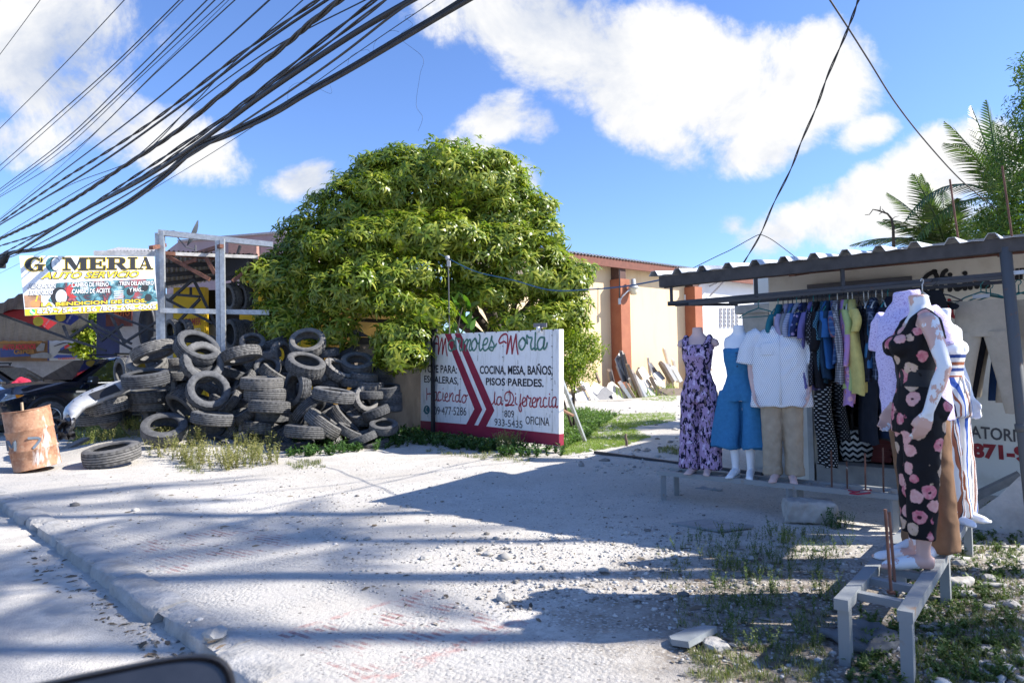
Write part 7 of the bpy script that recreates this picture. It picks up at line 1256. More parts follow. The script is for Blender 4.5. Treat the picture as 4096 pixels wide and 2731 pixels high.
    o1 = hp(3924, 5.62); hanger(o1, uv, HANG[1], 'teal hanger holding the front beige trousers', 'teal hangers at the post', .21); trousers_on(o1 - Z * .06, uv, 1.03, .205, .05, kh, 'front beige trousers hanging open beside the canopy post', 3, spread=.10, grp='trousers hanging by the post')
    mb = MB(); mb.box(o1 - Z * .135 - uv.cross(Z) * 0 + (CAM - o1).normalized() * .03, (.12, .01, .03), Matrix.Rotation(math.atan2(uv.y, uv.x), 3, 'Z')); tag(mb.build('waist_lining', mat('pale lining', (.5, .5, .5), .8)), 'pale lining label inside the waist of the front beige trousers', 'label')
    for i, (px, d, m, lab, L) in enumerate(((3945, 5.85, bl, 'black trousers hanging behind the front beige ones', .95), (3962, 6.0, kh, 'second beige trousers hanging behind the black ones', .93), (4075, 5.75, cloth('blue jeans cloth', (.02, .05, .13)), 'blue jeans hanging at the right edge by the post', .95), (4110, 5.6, kh, 'beige trousers cut off by the right edge of the photo', .96))):
        o = hp(px, d); hanger(o, uv, HANG[1], 'teal hanger holding trousers behind the canopy post', 'teal hangers at the post', .21); trousers_on(o - Z * .06, uv, L, .185, .045, m, lab, 20 + i, grp='trousers hanging by the post', spread=.08)
    o = hp(3690, 5.55); hanger(o, (Nn + S * .35).normalized(), HANG[0], 'white hanger on the rail above the striped mannequin', 'white hangers on the clothes rack'); o = hp(3738, 5.6); hanger(o, uv, HANG[2], 'black hanger with a small black top beside the striped mannequin', 'black hangers on the clothes rack'); shirt_on(o, uv, .20, .10, .035, .06, .035, cloth('small black top', (.010, .010, .012)), 'black_blouse', 'small black top hanging above the striped mannequin', 5, 'top')
    o = hp(2990, 6.7); o = P0 + S * .92 + Nn * .22 + Z * 2.045; hanger(o, S, HANG[1], 'dark teal hanger hung above the dotted white shirt', 'teal hangers above the white shirt')
    # red cord lying on the long bench
    mb = MB(); mb.tube([GR(px, py, .298) for px, py in ((3380, 1957), (3420, 1966), (3470, 1963), (3480, 1970), (3430, 1976), (3400, 1972), (3440, 1964), (3485, 1960))], .007, 6); tag(mb.build('red_cord', mat('red cord', (.35, .02, .05), .7), None, True), 'tangled red cord lying on the right part of the long bench', 'cord')
rack()
# ------------------------------------------------------------------ warehouse and marble slabs
WD = Vector((.76, .64, 0)).normalized(); WN = Vector((.64, -.76, 0)).normalized(); WB = Vector((2.7, 30.8, 0))
WW = lambda px, py, lift=0.0: PL(px, py, WB + WN * lift, WN)
def warehouse():
    root = thing('warehouse', 'long cream warehouse with rust-red columns and a whitewashed far end', 'warehouse', WB); cr = mat('cream warehouse wall', (.68, .52, .32), .85, scale=1.1, col2=(.58, .42, .25), mask=(.52, .80), bump=.12, bscale=8, stretch=(1.2, 1.2, .22)); wt = mat('whitewashed warehouse wall', (.66, .66, .67), .85, var=.06, scale=1); rd = mat('rust red column', (.34, .12, .06), .8, var=.15, scale=2, col2=(.30, .10, .05), mask=(.4, .6)); pt = lambda k, z, n=0.0: WB + WD * k + WN * n + Z * z
    k2 = (WW(2787, 1400) - WB).dot(WD); eave = 6.25
    def seg(k0, k1, m): mb = MB(); mb.add([pt(k0, -.3), pt(k1, -.3), pt(k1, eave), pt(k0, eave), pt(k0, -.3, -.3), pt(k1, -.3, -.3), pt(k1, eave, -.3), pt(k0, eave, -.3)], [(0, 1, 2, 3), (7, 6, 5, 4), (0, 3, 7, 4), (1, 5, 6, 2), (3, 2, 6, 7)]); mb.build('wall', m, root)
    seg(-5.5, k2, cr); seg(k2, k2 + 7.6, wt)
    for px in (2463, 2757): k = (WW(px, 1350) - WB).dot(WD); mb = MB(); M = rotM(WD, WN, Z); mb.box(pt(k, 2.65, .33), (.66, .66, 5.7), M); mb.build('column', rd, root); mb = MB(); mb.box(pt(k, 5.85, .25), (.5, .5, .72), M); mb.build('column_head', mat('dark beam end', (.09, .045, .035), .8), root)
    # ribbed roof with overhang and red fascia
    mb = MB(); mb.bar(pt(-5.5, eave - .05, .55), pt(k2 + 8.4, eave - .05, .55), .12, .38); mb.build('fascia', mat('rust red fascia', (.16, .055, .035), .8, var=.2), root)
    mb = MB(); n = 110; e0 = []; L_ = k2 + 8.6 + 5.7
    for i in range(n * 2 + 1): e0.append(pt(-5.7 + L_ * i / (2 * n), eave + .17 + (.07 if i % 2 else 0), .68))
    run = -WN * 9 + Z * 1.1; mb.add(e0 + [p + run for p in e0], [(i, i + 1, 2 * n + 2 + i, 2 * n + 1 + i) for i in range(2 * n)]); o = mb.build('roof', mat('grey zinc roof', (.26, .27, .29), .5, .3), root); sm = o.modifiers.new('thickness', 'SOLIDIFY'); sm.thickness = .03
    # breeze-block vent
    mb = MB(); bk = MB(); cs = (2878, 2955, 1230, 1308)
    for i in range(5):
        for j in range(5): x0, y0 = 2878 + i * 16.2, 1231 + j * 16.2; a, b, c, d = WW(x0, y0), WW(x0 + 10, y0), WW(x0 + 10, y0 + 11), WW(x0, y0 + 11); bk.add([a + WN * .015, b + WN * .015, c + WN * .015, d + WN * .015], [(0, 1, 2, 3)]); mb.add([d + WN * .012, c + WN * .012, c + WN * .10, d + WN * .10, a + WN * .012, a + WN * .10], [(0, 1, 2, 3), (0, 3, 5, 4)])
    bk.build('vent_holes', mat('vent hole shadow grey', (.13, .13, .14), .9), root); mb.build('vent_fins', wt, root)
    a = WW(2803, 1105, .5); mb = MB(); mb.bar(WW(2838, 1145, .1), WW(2838, 1145, .1) + WN * 1.2 + Z * .35, .08); mb.bar(WW(2838, 1185, .1), WW(2838, 1145, .1) + WN * 1.2 + Z * .35, .08); mb.build('roof_bracket', GALV, root)
    # wall lamp on the first column
    c = WW(2490, 1200, .68); lp = thing('wall_lamp', 'grey street-type lamp on a curved arm fixed to the nearer warehouse column', 'lamp', c); h = WW(2534, 1150, .95); mb = MB(); mb.tube([WW(2478, 1205, .68), WW(2490, 1185, .8), WW(2510, 1165, .9), h], .035, 8); mb.box(WW(2478, 1205, .7), (.12, .12, .28)); mb.build('arm', GALV, lp); mb = MB(); mb.lathe([(0, .42), (.10, .40), (.12, .16), (.17, .10), (.24, .0), (.26, -.04), (.20, -.06)], 18, Matrix.Translation(h)); mb.build('head', mat('grey lamp housing', (.40, .41, .40), .5), lp, True); mb = MB(); mb.lathe([(.21, -.05), (.20, -.22), (.13, -.34), (0, -.36)], 18, Matrix.Translation(h)); mb.build('lens', mat('cream lamp lens', (.62, .57, .42), .3), lp, True)
    # conduit and small boxes
    mb = MB(); mb.tube([WW(2478, 1080, .7), WW(2478, 1205, .7)], .025, 6); tag(mb.build('conduit', BLACKM), 'black conduit running down the nearer warehouse column to its lamp', 'conduit'); mb = MB(); mb.box(WW(2745, 1190, .06), (.25, .12, .3)); tag(mb.build('junction_box', mat('white box', (.6, .6, .58), .6)), 'small pale junction box on the cream wall left of the far column', 'box'); mb = MB(); mb.box(WW(2802, 1125, .5), (.2, .3, .42)); tag(mb.build('security_light', mat('pale light box', (.5, .5, .5), .5)), 'small pale light box at the top of the far warehouse column', 'lamp')
warehouse()
def slabs():
    g = random.Random(17); ms = [mat('white marble slab', (.74, .73, .70), .5, var=.10, scale=1.5), mat('cream stone slab', (.66, .59, .49), .6, var=.14, scale=2), mat('grey marble slab', (.36, .37, .39), .5, var=.2, scale=2), mat('dark granite slab', (.07, .07, .078), .4, var=.3, scale=9), mat('brown stone slab', (.20, .15, .11), .7, var=.25, scale=3)]
    nm = ['white', 'cream', 'grey', 'dark', 'brown']; R = []
    # base px, base py, height px, width px, lean (deg, + to the left in the picture), turn, colour
    spec = [(2262, 1590, 55, 34, 30, 0), (2280, 1592, 40, 30, 45, 1), (2300, 1596, 52, 28, 38, 0), (2318, 1590, 44, 30, 40, 0), (2334, 1598, 36, 50, 12, 0), (2322, 1575, 60, 26, 34, 2), (2345, 1585, 74, 46, 22, 1), (2378, 1592, 66, 62, 14, 0), (2398, 1590, 92, 40, 24, 0), (2410, 1588, 80, 26, 28, 3), (2425, 1585, 70, 40, 30, 0), (2440, 1580, 50, 30, 42, 2), (2440, 1592, 44, 74, 44, 3), (2462, 1592, 22, 26, 6, 0), (2432, 1568, 50, 22, 20, 0), (2446, 1530, 46, 12, 10, 4), (2455, 1530, 46, 10, 12, 3), (2400, 1530, 40, 8, 20, 4), (2498, 1576, 72, 52, 36, 1), (2522, 1580, 66, 16, 32, 0), (2540, 1582, 60, 10, 30, 4), (2486, 1510, 42, 24, 2, 2),
            (2500, 1525, 90, 30, 4, 2), (2512, 1530, 108, 10, 12, 3), (2520, 1528, 104, 10, 13, 1), (2528, 1530, 100, 10, 14, 4), (2536, 1535, 112, 38, 14, 0), (2560, 1576, 118, 10, 20, 4), (2556, 1560, 70, 12, 26, 0), (2575, 1578, 84, 12, 24, 2), (2568, 1576, 96, 12, 18, 1), (2580, 1572, 78, 12, 22, 0), (2588, 1560, 60, 26, 12, 2), (2600, 1552, 58, 10, 22, 0), (2604, 1540, 66, 40, 20, 1), (2620, 1555, 62, 34, 24, 0), (2640, 1556, 70, 14, 26, 4), (2655, 1550, 58, 40, 30, 0), (2602, 1500, 60, 8, 6, 1), (2618, 1510, 52, 6, 18, 0), (2640, 1512, 60, 28, 12, 3), (2650, 1520, 34, 44, 20, 2), (2688, 1528, 78, 12, 28, 4), (2700, 1522, 70, 14, 30, 0), (2705, 1515, 60, 40, 30, 0), (2690, 1500, 96, 8, 16, 1), (2712, 1508, 64, 8, 14, 1), (2720, 1525, 56, 16, 26, 0), (2660, 1540, 40, 60, 52, 0), (2810, 1525, 70, 14, 16, 2), (2824, 1530, 64, 26, 20, 0), (2840, 1520, 60, 10, 24, 1), (2800, 1500, 60, 30, 8, 1), (2860, 1535, 50, 30, 14, 0), (2850, 1500, 40, 26, 6, 4)]
    ends = ['end of the heap by the marble sign', 'stretch below the yellow-green shrub', 'stack at the foot of the nearer column', 'middle of the warehouse wall', 'stretch behind the purple mannequin', 'far end before the white wall']
    cnt = {}
    for i, (px, py, h, w, lean, c) in enumerate(spec):
        b = GR(px, max(py, 1530)); dist = b.y; k = 31.5 + (px - 2262) * .014; 
        base = WW(px, 1560, 1.1 + (max(py, 1500) - 1500) * .020); base.z = 0; d = (base - CAM).dot(_f); zb = max(-.02, EYE - (py - (1470 - .0175 * (px - 2048))) * d / FPX) if py < 1545 else 0
        H_, W_ = h * d / FPX * 1.25, max(.06, w * d / FPX * 1.45); th = g.uniform(.03, .05); thin = w < 18
        ang = math.atan2(WD.y, WD.x) + (math.pi / 2 + g.uniform(-1.0, -.5) if thin else g.uniform(.0, .6)); L_ = W_ if not thin else g.uniform(.25, .5); th = th if not thin else max(.035, W_ * .6)
        hgt = H_; poly = [(-L_ / 2, 0), (L_ / 2, 0), (L_ / 2, hgt * g.uniform(.82, 1)), (L_ * g.uniform(-.1, .35), hgt), (-L_ / 2, hgt * g.uniform(.8, 1))]
        M = Matrix.Translation((base.x, base.y, zb - .02)) @ Matrix.Rotation(RAD(-lean), 4, Vector((0, 1, 0))) @ Matrix.Rotation(ang, 4, 'Z') @ Matrix.Rotation(RAD(90 - (0 if thin else g.uniform(8, 24))), 4, 'X') @ Matrix.Translation((0, 0, -th / 2))
        mb = MB(); mb.prism(poly, th); o = mb.build('stone_slab', ms[c], None, False, M); zone = 0 if px < 2340 else 1 if px < 2485 else 2 if px < 2585 else 3 if px < 2665 else 4 if px < 2740 else 5
        kind = 'narrow' if thin else 'broad' if w > 45 else 'upright' if h > 80 else 'flat-leaning' if lean > 38 else 'leaning'; key = (nm[c], kind, zone); cnt[key] = cnt.get(key, 0) + 1; R.append((o, key))
    for o, (a, k, z) in R: tag(o, '%s %s stone slab at the %s' % (k, a, ends[z]), 'slab', 'stone slabs, %s %s, %s' % (k, a, ends[z]))
    p = GR(2700, 1575); mb = MB(); q = WW(2700, 1560, 2.6); mb.box((q.x, q.y, .12), (1.5, .1, .42), Matrix.Rotation(.15, 3, 'Z') @ Matrix.Rotation(-.5, 3, 'X')); tag(mb.build('stone_sheet', ms[4]), 'low brown stone sheet lying in front of the slabs beside bright grass', 'slab')
    mb = MB(); q = WW(2240, 1605, 3.0); mb.bar((q.x, q.y, .03), (q.x + 4.2, q.y + 2.4, .03), .25, .06); tag(mb.build('timber_plank', mat('bleached timber', (.45, .41, .36), .9, var=.2)), 'long bleached plank lying along the foot of the slabs', 'plank')
    for (px, lab) in ((2808, 'left post of the wooden frame leaning on the white wall'), (2838, 'right post of the wooden frame leaning on the white wall')): mb = MB(); mb.bar(WW(px, 1520, .8), WW(px - 4, 1372, .25), .1, .08); tag(mb.build('timber_post', ms[4]), lab, 'post')
    p = GR(2505, 1785); mb = MB(); mb.tube([p - Z * .05, p + Z * .08 + Vector((.01, 0, 0)), p + Z * .16 - Vector((.01, 0, 0)), p + Z * .22], [.022, .026, .022, .016], 8); tag(mb.build('wooden_peg', mat('peg wood', (.14, .10, .08), .9), None, True), 'short wooden stake standing in the yard dust at the edge of the grass', 'stake')
    a, b = GR(2380, 1812), GR(3050, 1900); mb = MB(); mb.bar((a.x, a.y, .015), (b.x, b.y, .015), .05, .04); tag(mb.build('steel_rail', DKST), 'dark steel gate rail laid flat across the yard entrance', 'rail')
slabs()
# ------------------------------------------------------------------ black car, second car, bumper, person, overhead cables, camera car
PAINT = mat('glossy black car paint', (.009, .012, .022), .12, var=.05, spec=.6, coat=1.0); GLASS = mat('dark tinted glass', (.010, .014, .022), .04, var=.05, spec=.8); GLASS.node_tree.nodes['Principled BSDF'].inputs['IOR'].default_value = 2.4; CHROME = mat('chrome', (.62, .63, .65), .12, 1.0, var=.03); TRIM = mat('black car trim', (.015, .015, .017), .6)
LAMPG = mat('headlamp glass', (.55, .58, .62), .08, .4, var=.5, scale=12, spec=.8); AMBER = mat('amber lamp', (.75, .24, .01), .15, spec=.7); RIM = mat('grey alloy', (.36, .37, .39), .3, .8, var=.1)
def car(name, label, M, paint=PAINT):
    root = thing(name, label, 'car', M.translation); P = lambda x, y, z: M @ Vector((x, y, z)); mb = MB(); rings = []
    # x forward; sections: (x, z bottom, z belt, z top, half width low, belt, top)
    st = [(2.66, .55, .86, .98, .74, .78, .66), (2.60, .38, .92, 1.06, .86, .88, .74), (2.45, .30, .98, 1.13, .93, .95, .82), (2.1, .28, 1.04, 1.20, .97, .985, .86), (1.55, .28, 1.08, 1.24, .985, 1.0, .88), (1.0, .28, 1.10, 1.27, .985, 1.0, .90), (.4, .28, 1.10, 1.24, .985, 1.0, .92), (-1.6, .30, 1.10, 1.24, .985, 1.0, .92), (-2.4, .34, 1.10, 1.22, .96, .98, .9), (-2.62, .48, 1.06, 1.16, .88, .90, .82)]
    for x, zb, zl, zt, wl, wb, wt in st: rings.append([P(x, s * y, z) for s, y, z in ((1, wl * .55, zb), (1, wl * .97, zb + .08), (1, wl, zb + .3), (1, wb, zl - .12), (1, wb * .985, zl), (1, wt, zt), (1, wt * .5, zt + .03), (-1, wt * .5, zt + .03), (-1, wt, zt), (-1, wb * .985, zl), (-1, wb, zl - .12), (-1, wl, zb + .3), (-1, wl * .97, zb + .08), (-1, wl * .55, zb))])
    mb.loft(rings, 0, (True, True))
    gh = [(.98, 1.22, .90, 1.24, .88), (.10, 1.22, .93, 1.80, .72), (-.25, 1.22, .93, 1.90, .70), (-1.2, 1.22, .93, 1.94, .69), (-2.2, 1.22, .92, 1.92, .68), (-2.52, 1.2, .88, 1.86, .66), (-2.62, 1.15, .84, 1.3, .78)]
    rings = [[P(x, s * y, z) for s, y, z in ((1, w0, z0), (1, lerp(w0, w1, .5), lerp(z0, z1, .52)), (1, w1 + .02, z1 - .04), (1, w1 * .85, z1), (-1, w1 * .85, z1), (-1, w1 + .02, z1 - .04), (-1, lerp(w0, w1, .5), lerp(z0, z1, .52)), (-1, w0, z0))] for x, z0, w0, z1, w1 in gh]; mb.loft(rings, 0, (True, True)); smoothby(mb.build('body', paint, root), 32)
    mb = MB(); mb.add([P(.93, .83, 1.285), P(.93, -.83, 1.285), P(.13, -.70, 1.795), P(.13, .70, 1.795)], [(0, 1, 2, 3)]); mb.v = [tuple(Vector(v) + (M.to_3x3() @ Vector((.035, 0, .035)))) for v in mb.v]; mb.build('windscreen', GLASS, root)
    for s in (1, -1):
        for nm, q in (('front', [(.70, 1.27), (.02, 1.78), (-.42, 1.83), (-.42, 1.27)]), ('rear', [(-.52, 1.27), (-.52, 1.83), (-1.45, 1.85), (-1.45, 1.27)]), ('quarter', [(-1.55, 1.27), (-1.55, 1.85), (-2.25, 1.82), (-2.4, 1.27)])):
            f = lambda x, z: P(x, s * (lerp(.925, .715, (z - 1.22) / .70) + .018 + .018 * math.sin(3.14 * (z - 1.22) / .7)), z); mb = MB(); mb.add([f(*a) for a in q], [(0, 1, 2, 3)]); w = mb.build('side_window', GLASS, root)
        mb = MB(); mb.bar(P(.75, s * 1.0, 1.225), P(-2.4, s * .985, 1.235), .012, .03); mb.build('belt_trim', CHROME, root)
        for x0 in (.62, -.47, -1.5): mb = MB(); mb.bar(P(x0, s * 1.003, 1.2), P(x0, s * .995, .42), .008, .012); mb.build('door_gap', TRIM, root)
        mb = MB(); mb.bar(P(-.28, s * 1.0, 1.08), P(-.10, s * 1.0, 1.08), .03, .03); mb.build('door_handle', CHROME, root)
        mb = MB(); mb.bar(P(.95, s * 1.006, 1.02), P(.72, s * 1.006, 1.02), .008, .05); mb.build('badge', CHROME, root)
        mb = MB(); mb.box((0, 0, 0), (.16, .26, .19), None, 0, .04); mb.v = [tuple(P(.60 + v[0], s * (1.12 + v[1]), 1.30 + v[2])) for v in mb.v]; mb.bar(P(.62, s * .95, 1.26), P(.62, s * 1.08, 1.27), .06); k = mb.build('door_mirror', TRIM, root); mb = MB(); mb.bar(P(.69, s * 1.02, 1.27), P(.69, s * 1.24, 1.27), .01, .03); mb.build('chrome_strip', CHROME, k)
        mb = MB(); mb.bar(P(-.2, s * .62, 1.985), P(-2.2, s * .62, 1.985), .04, .04)
        for x in (-.25, -1.2, -2.15): mb.bar(P(x, s * .62, 1.91), P(x, s * .62, 1.98), .04)
        mb.build('roof_rail', TRIM, root)
        # headlamp wrapping the corner
        V = [(2.64, .62, .84), (2.52, .925, .86), (2.20, .995, .93), (2.12, .995, .98), (2.40, .955, 1.02), (2.62, .64, 1.0)]; mb = MB(); mb.add([P(x + .012, s * (y + .012), z) for x, y, z in V], [(0, 1, 4, 5), (1, 2, 3, 4)]); h = mb.build('headlight', LAMPG, root); mb = MB(); mb.add([P(x, s * (y + .022), z) for x, y, z in ((2.26, .985, .92), (2.20, .995, .93), (2.10, .998, .985), (2.28, .985, 1.005))], [(0, 1, 2, 3)]); mb.build('amber_lens', AMBER, h); mb = MB()
        for yy in (.70, .82): mb.lathe([(0, 0), (.05, .012), (.065, .03)], 12, Matrix.Translation(P(2.61 - (yy - .7) * .8, s * yy, .92)) @ M.to_3x3().to_4x4() @ Matrix.Rotation(RAD(90), 4, 'Y'))
        mb.build('projector_lens', GLASS, h)
        for x in (1.55, -1.55):
            C = P(x, s * .90, .41); R3 = M.to_3x3() @ Matrix.Rotation(RAD(-90 * s), 3, 'X'); ar = MB(); ar.tube([P(x + .50 * math.cos(a), s * .985, .41 + .50 * math.sin(a)) for a in [RAD(-8 + 196 * k / 18) for k in range(19)]], .055, 8); ar.build('wheel_arch', TRIM, root)
            dk = MB(); dk.lathe([(0, 0), (.47, 0)], 24, Matrix.Translation(P(x, s * 1.004, .41)) @ R3.to_4x4()); dk.build('arch_shade_disc', TRIM, root)  # black disc in place of the arch cut-out, its shade put into the colour
            w = link('wheel', TY[0], root); w.matrix_parent_inverse = world(root).inverted(); w.matrix_basis = Matrix.Translation(P(x, s * .93, .41)) @ R3.to_4x4() @ Matrix.Diagonal((.41, .41, .41, 1)); rm = MB(); W = Matrix.Translation(P(x, s * 1.0, .41)) @ R3.to_4x4(); rm.lathe([(.26, .035), (.235, .04), (.22, -.06), (.05, -.04), (.045, .02), (0, .025)], 28, W)
            for k in range(6):
                a = k * math.pi / 3
                for da in (-.12, .12): rm.bar(W @ Vector((.04 * math.cos(a), .04 * math.sin(a), .018)), W @ Vector((.235 * math.cos(a + da), .235 * math.sin(a + da), .03)), .028, .03, up=tuple(M.to_3x3() @ Vector((0, s, 0))))
            rr = rm.build('rim', RIM, None); rr.parent = w; rr.matrix_parent_inverse = (world(w)).inverted()
    mb = MB(); mb.add([P(2.672, -.58, .62), P(2.672, .58, .62), P(2.676, .60, .95), P(2.676, -.60, .95)], [(0, 1, 2, 3)]); g_ = mb.build('grille', TRIM, root); mb = MB()
    for k in range(4): mb.bar(P(2.685, -.58, .66 + k * .085), P(2.685, .58, .66 + k * .085), .02, .03)
    mb.build('grille_bars', CHROME, g_); mb = MB(); mb.bar(P(2.55, .62, .50), P(2.40, .93, .50), .03, .10); mb.bar(P(2.67, -.6, .50), P(2.67, .6, .50), .03, .12); mb.build('bumper_insert', CHROME, root); return root
def cars():
    f = Vector((-.512, -.859, 0)).normalized(); l = Z.cross(f); w = AT(191, 1671, 16.5); c = Vector((w.x, w.y, 0)) - f * 1.55 - l * .93; c.z = w.z - .41; M = Matrix(((f.x, l.x, 0, c.x), (f.y, l.y, 0, c.y), (0, 0, 1, c.z), (0, 0, 0, 1))); car('parked_car', 'shiny black four-wheel-drive car parked behind the rusty drum and the tyre heap', M)
    f = Vector((1, .05, 0)).normalized(); l = Z.cross(f); q = AT(90, 1480, 21.5); M = Matrix(((f.x, l.x, 0, q.x - .55), (f.y, l.y, 0, q.y), (0, 0, 1, -.12), (0, 0, 0, 1))) @ Matrix.Diagonal((1, .95, .98, 1)); car('parked_car', 'dark car with tinted windows parked farther back under the shed at the left edge', M, mat('dull black car paint', (.008, .008, .010), .3, spec=.5))
cars()
def person():
    c = AT(88, 1512, 19.3); root = thing('person', 'person in a red shirt bending forward beside the dark car at the left edge', 'person', (c.x, c.y, 0)); B = Vector((c.x + .12, c.y, 0)); V = lambda x, y, z: B + Vector((x, y, z)); mb = MB()
    for s in (-1, 1): mb.tube([V(.22, s * .09, .92), V(.20, s * .10, .75), V(.14, s * .10, .48), V(.20, s * .10, .10), V(.20, s * .10, .04)], [.095, .085, .06, .042, .045], 12); mb.tube([V(.23, s * .10, .04), V(.10, s * .11, .035), V(-.02, s * .12, .025)], [.045, .042, .03], 10)
    mb.tube([V(.24, 0, .90), V(.12, 0, 1.02), V(-.04, 0, 1.14), V(-.20, 0, 1.20), V(-.26, 0, 1.20), V(-.34, 0, 1.17)], [.13, .14, .155, .15, .09, .055], 16); mb.tube([V(-.33, 0, 1.175), V(-.38, 0, 1.15), V(-.45, 0, 1.11), V(-.50, 0, 1.06), V(-.505, 0, 1.03)], [.058, .085, .10, .085, .05], 14); mb.tube([V(-.535, 0, 1.10), V(-.565, 0, 1.085)], [.018, .014], 8)
    for s in (-1, 1): mb.tube([V(-.42, s * .095, 1.13), V(-.43, s * .108, 1.12)], [.022, .016], 8); mb.tube([V(-.18, s * .13, 1.20), V(-.20, s * .21, 1.15), V(-.28, s * .22, .95), V(-.42, s * .14, .82)], [.06, .058, .042, .03], 10); hand(mb, V(-.43, s * .135, .81), (-.7, -s * .2, -.3), (0, -s, .2), .6)
    local_ = fuse(mb, .010, 2); o = link('body', local_, root); local_.materials.clear(); local_.materials.append(mat('brown skin', (.14, .07, .045), .6))
    mb = MB(); mb.tube([V(.27, 0, .90), V(.12, 0, 1.03), V(-.04, 0, 1.155), V(-.20, 0, 1.215), V(-.255, 0, 1.21)], [.15, .165, .178, .172, .11], 18)
    for s in (-1, 1): mb.tube([V(-.17, s * .12, 1.21), V(-.20, s * .215, 1.16), V(-.245, s * .225, 1.03)], [.085, .08, .075], 12)
    m = folds(fuse(mb, .012, 2), lambda q: crease(q - np.array(B), .006)); link('shirt', m, root); m.materials.clear(); m.materials.append(mat('red shirt cloth', (.42, .015, .05), .85))
    mb = MB(); ell(mb, [(B.x + .22, B.y, .78, .11, .19), (B.x + .24, B.y, .92, .14, .19), (B.x + .22, B.y, 1.0, .12, .17)])
    for s in (-1, 1): mb.tube([V(.22, s * .09, .88), V(.20, s * .10, .72), V(.15, s * .10, .48), V(.20, s * .10, .12)], [.105, .098, .078, .07], 12)
    m = fuse(mb, .012, 2); link('trousers', m, root); m.materials.clear(); m.materials.append(mat('dark trousers', (.02, .022, .03), .85))
    mb = MB(); mb.tube([V(-.345, 0, 1.20), V(-.39, 0, 1.20), V(-.46, 0, 1.175), V(-.50, 0, 1.13)], [.06, .088, .085, .05], 14); m = fuse(mb, .010, 2); link('hair', m, root); m.materials.clear(); m.materials.append(mat('black hair', (.008, .007, .007), .8))
person()
def bumper():
    # moulded bumper skin: strip bent along its length with a lip and openings
    A_ = lambda x, y, d: AT(x / 2.0911, 1200 + y / 2.0911, d); pts = [((548, 985), (600, 1010)), ((528, 940), (640, 960)), ((545, 895), (690, 905)), ((600, 840), (720, 880)), ((680, 785), (800, 850)), ((790, 735), (900, 815)), ((910, 698), (1010, 770)), ((1040, 672), (1090, 735))]
    rs = []
    for i, (t, b) in enumerate(pts):
        d = 11.2 + .16 * i - (.25 if i < 2 else 0); T_, B_ = A_(*t, d + .15), A_(*b, d - .12); n = (B_ - T_).cross(Vector((1, .4, 0))).normalized(); n = n if n.dot(CAM - T_) > 0 else -n; rs.append([T_ - n * .10, T_, T_.lerp(B_, .25) + n * .07, T_.lerp(B_, .55) + n * .08, B_ + n * .03, B_ - n * .06])
    mb = MB(); mb.loft(rs, 0, (False, False), False); root = mb.build('car_bumper', mat('dusty silver bumper plastic', (.36, .37, .39), .4, .2, var=.2, scale=6, spec=.5), None, True); sm = root.modifiers.new('thickness', 'SOLIDIFY'); sm.thickness = .012; tag(root, 'loose silver-grey car bumper lying bent over the tyres beside the black car', 'bumper')
    mb = MB()
    for i, f in ((2, .35), (3, .4), (4, .4), (5, .35)): a, b = rs[i][2].lerp(rs[i][3], .3), rs[i + 1][2].lerp(rs[i + 1][3], .3); c = a.lerp(b, f); n = (CAM - c).normalized() * .03; mb.add([q + n for q in (c, c.lerp(b, .3), c.lerp(b, .3) - Z * .05, c - Z * .05)], [(0, 1, 2, 3)])
    n = (CAM - rs[4][3]).normalized() * .03; mb.add([q + n for q in (rs[4][3], rs[6][3], rs[6][4], rs[4][4])], [(0, 1, 2, 3)]); mb.build('bumper_openings', BLACKM, root)
    g = random.Random(6); mb = MB(); V = []; 
    for i in range(7):
        for j in range(7): V.append(AT(lerp(228, 300, i / 6) + g.uniform(-6, 6), lerp(1672, 1760, j / 6) + g.uniform(-6, 6), 10.9 + g.uniform(-.12, .12)))
    mb.add(V, [(i * 7 + j, i * 7 + 7 + j, i * 7 + 8 + j, i * 7 + 1 + j) for i in range(6) for j in range(6)]); tag(mb.build('crumpled_sheet', mat('dark torn plastic', (.035, .036, .042), .45, var=.5, scale=12)), 'crumpled dark plastic sheet behind the rusty drum', 'plastic sheet')
    mb = MB(); mb.bar(GR(240, 1815) + Z * .04, GR(345, 1800) + Z * .22, .16, .05); tag(mb.build('driftwood_plank', mat('grey driftwood', (.30, .25, .21), .9, var=.3, stretch=(1, 4, 4))), 'grey weathered plank on the ground between the rusty drum and the lone tyre', 'plank')
bumper()
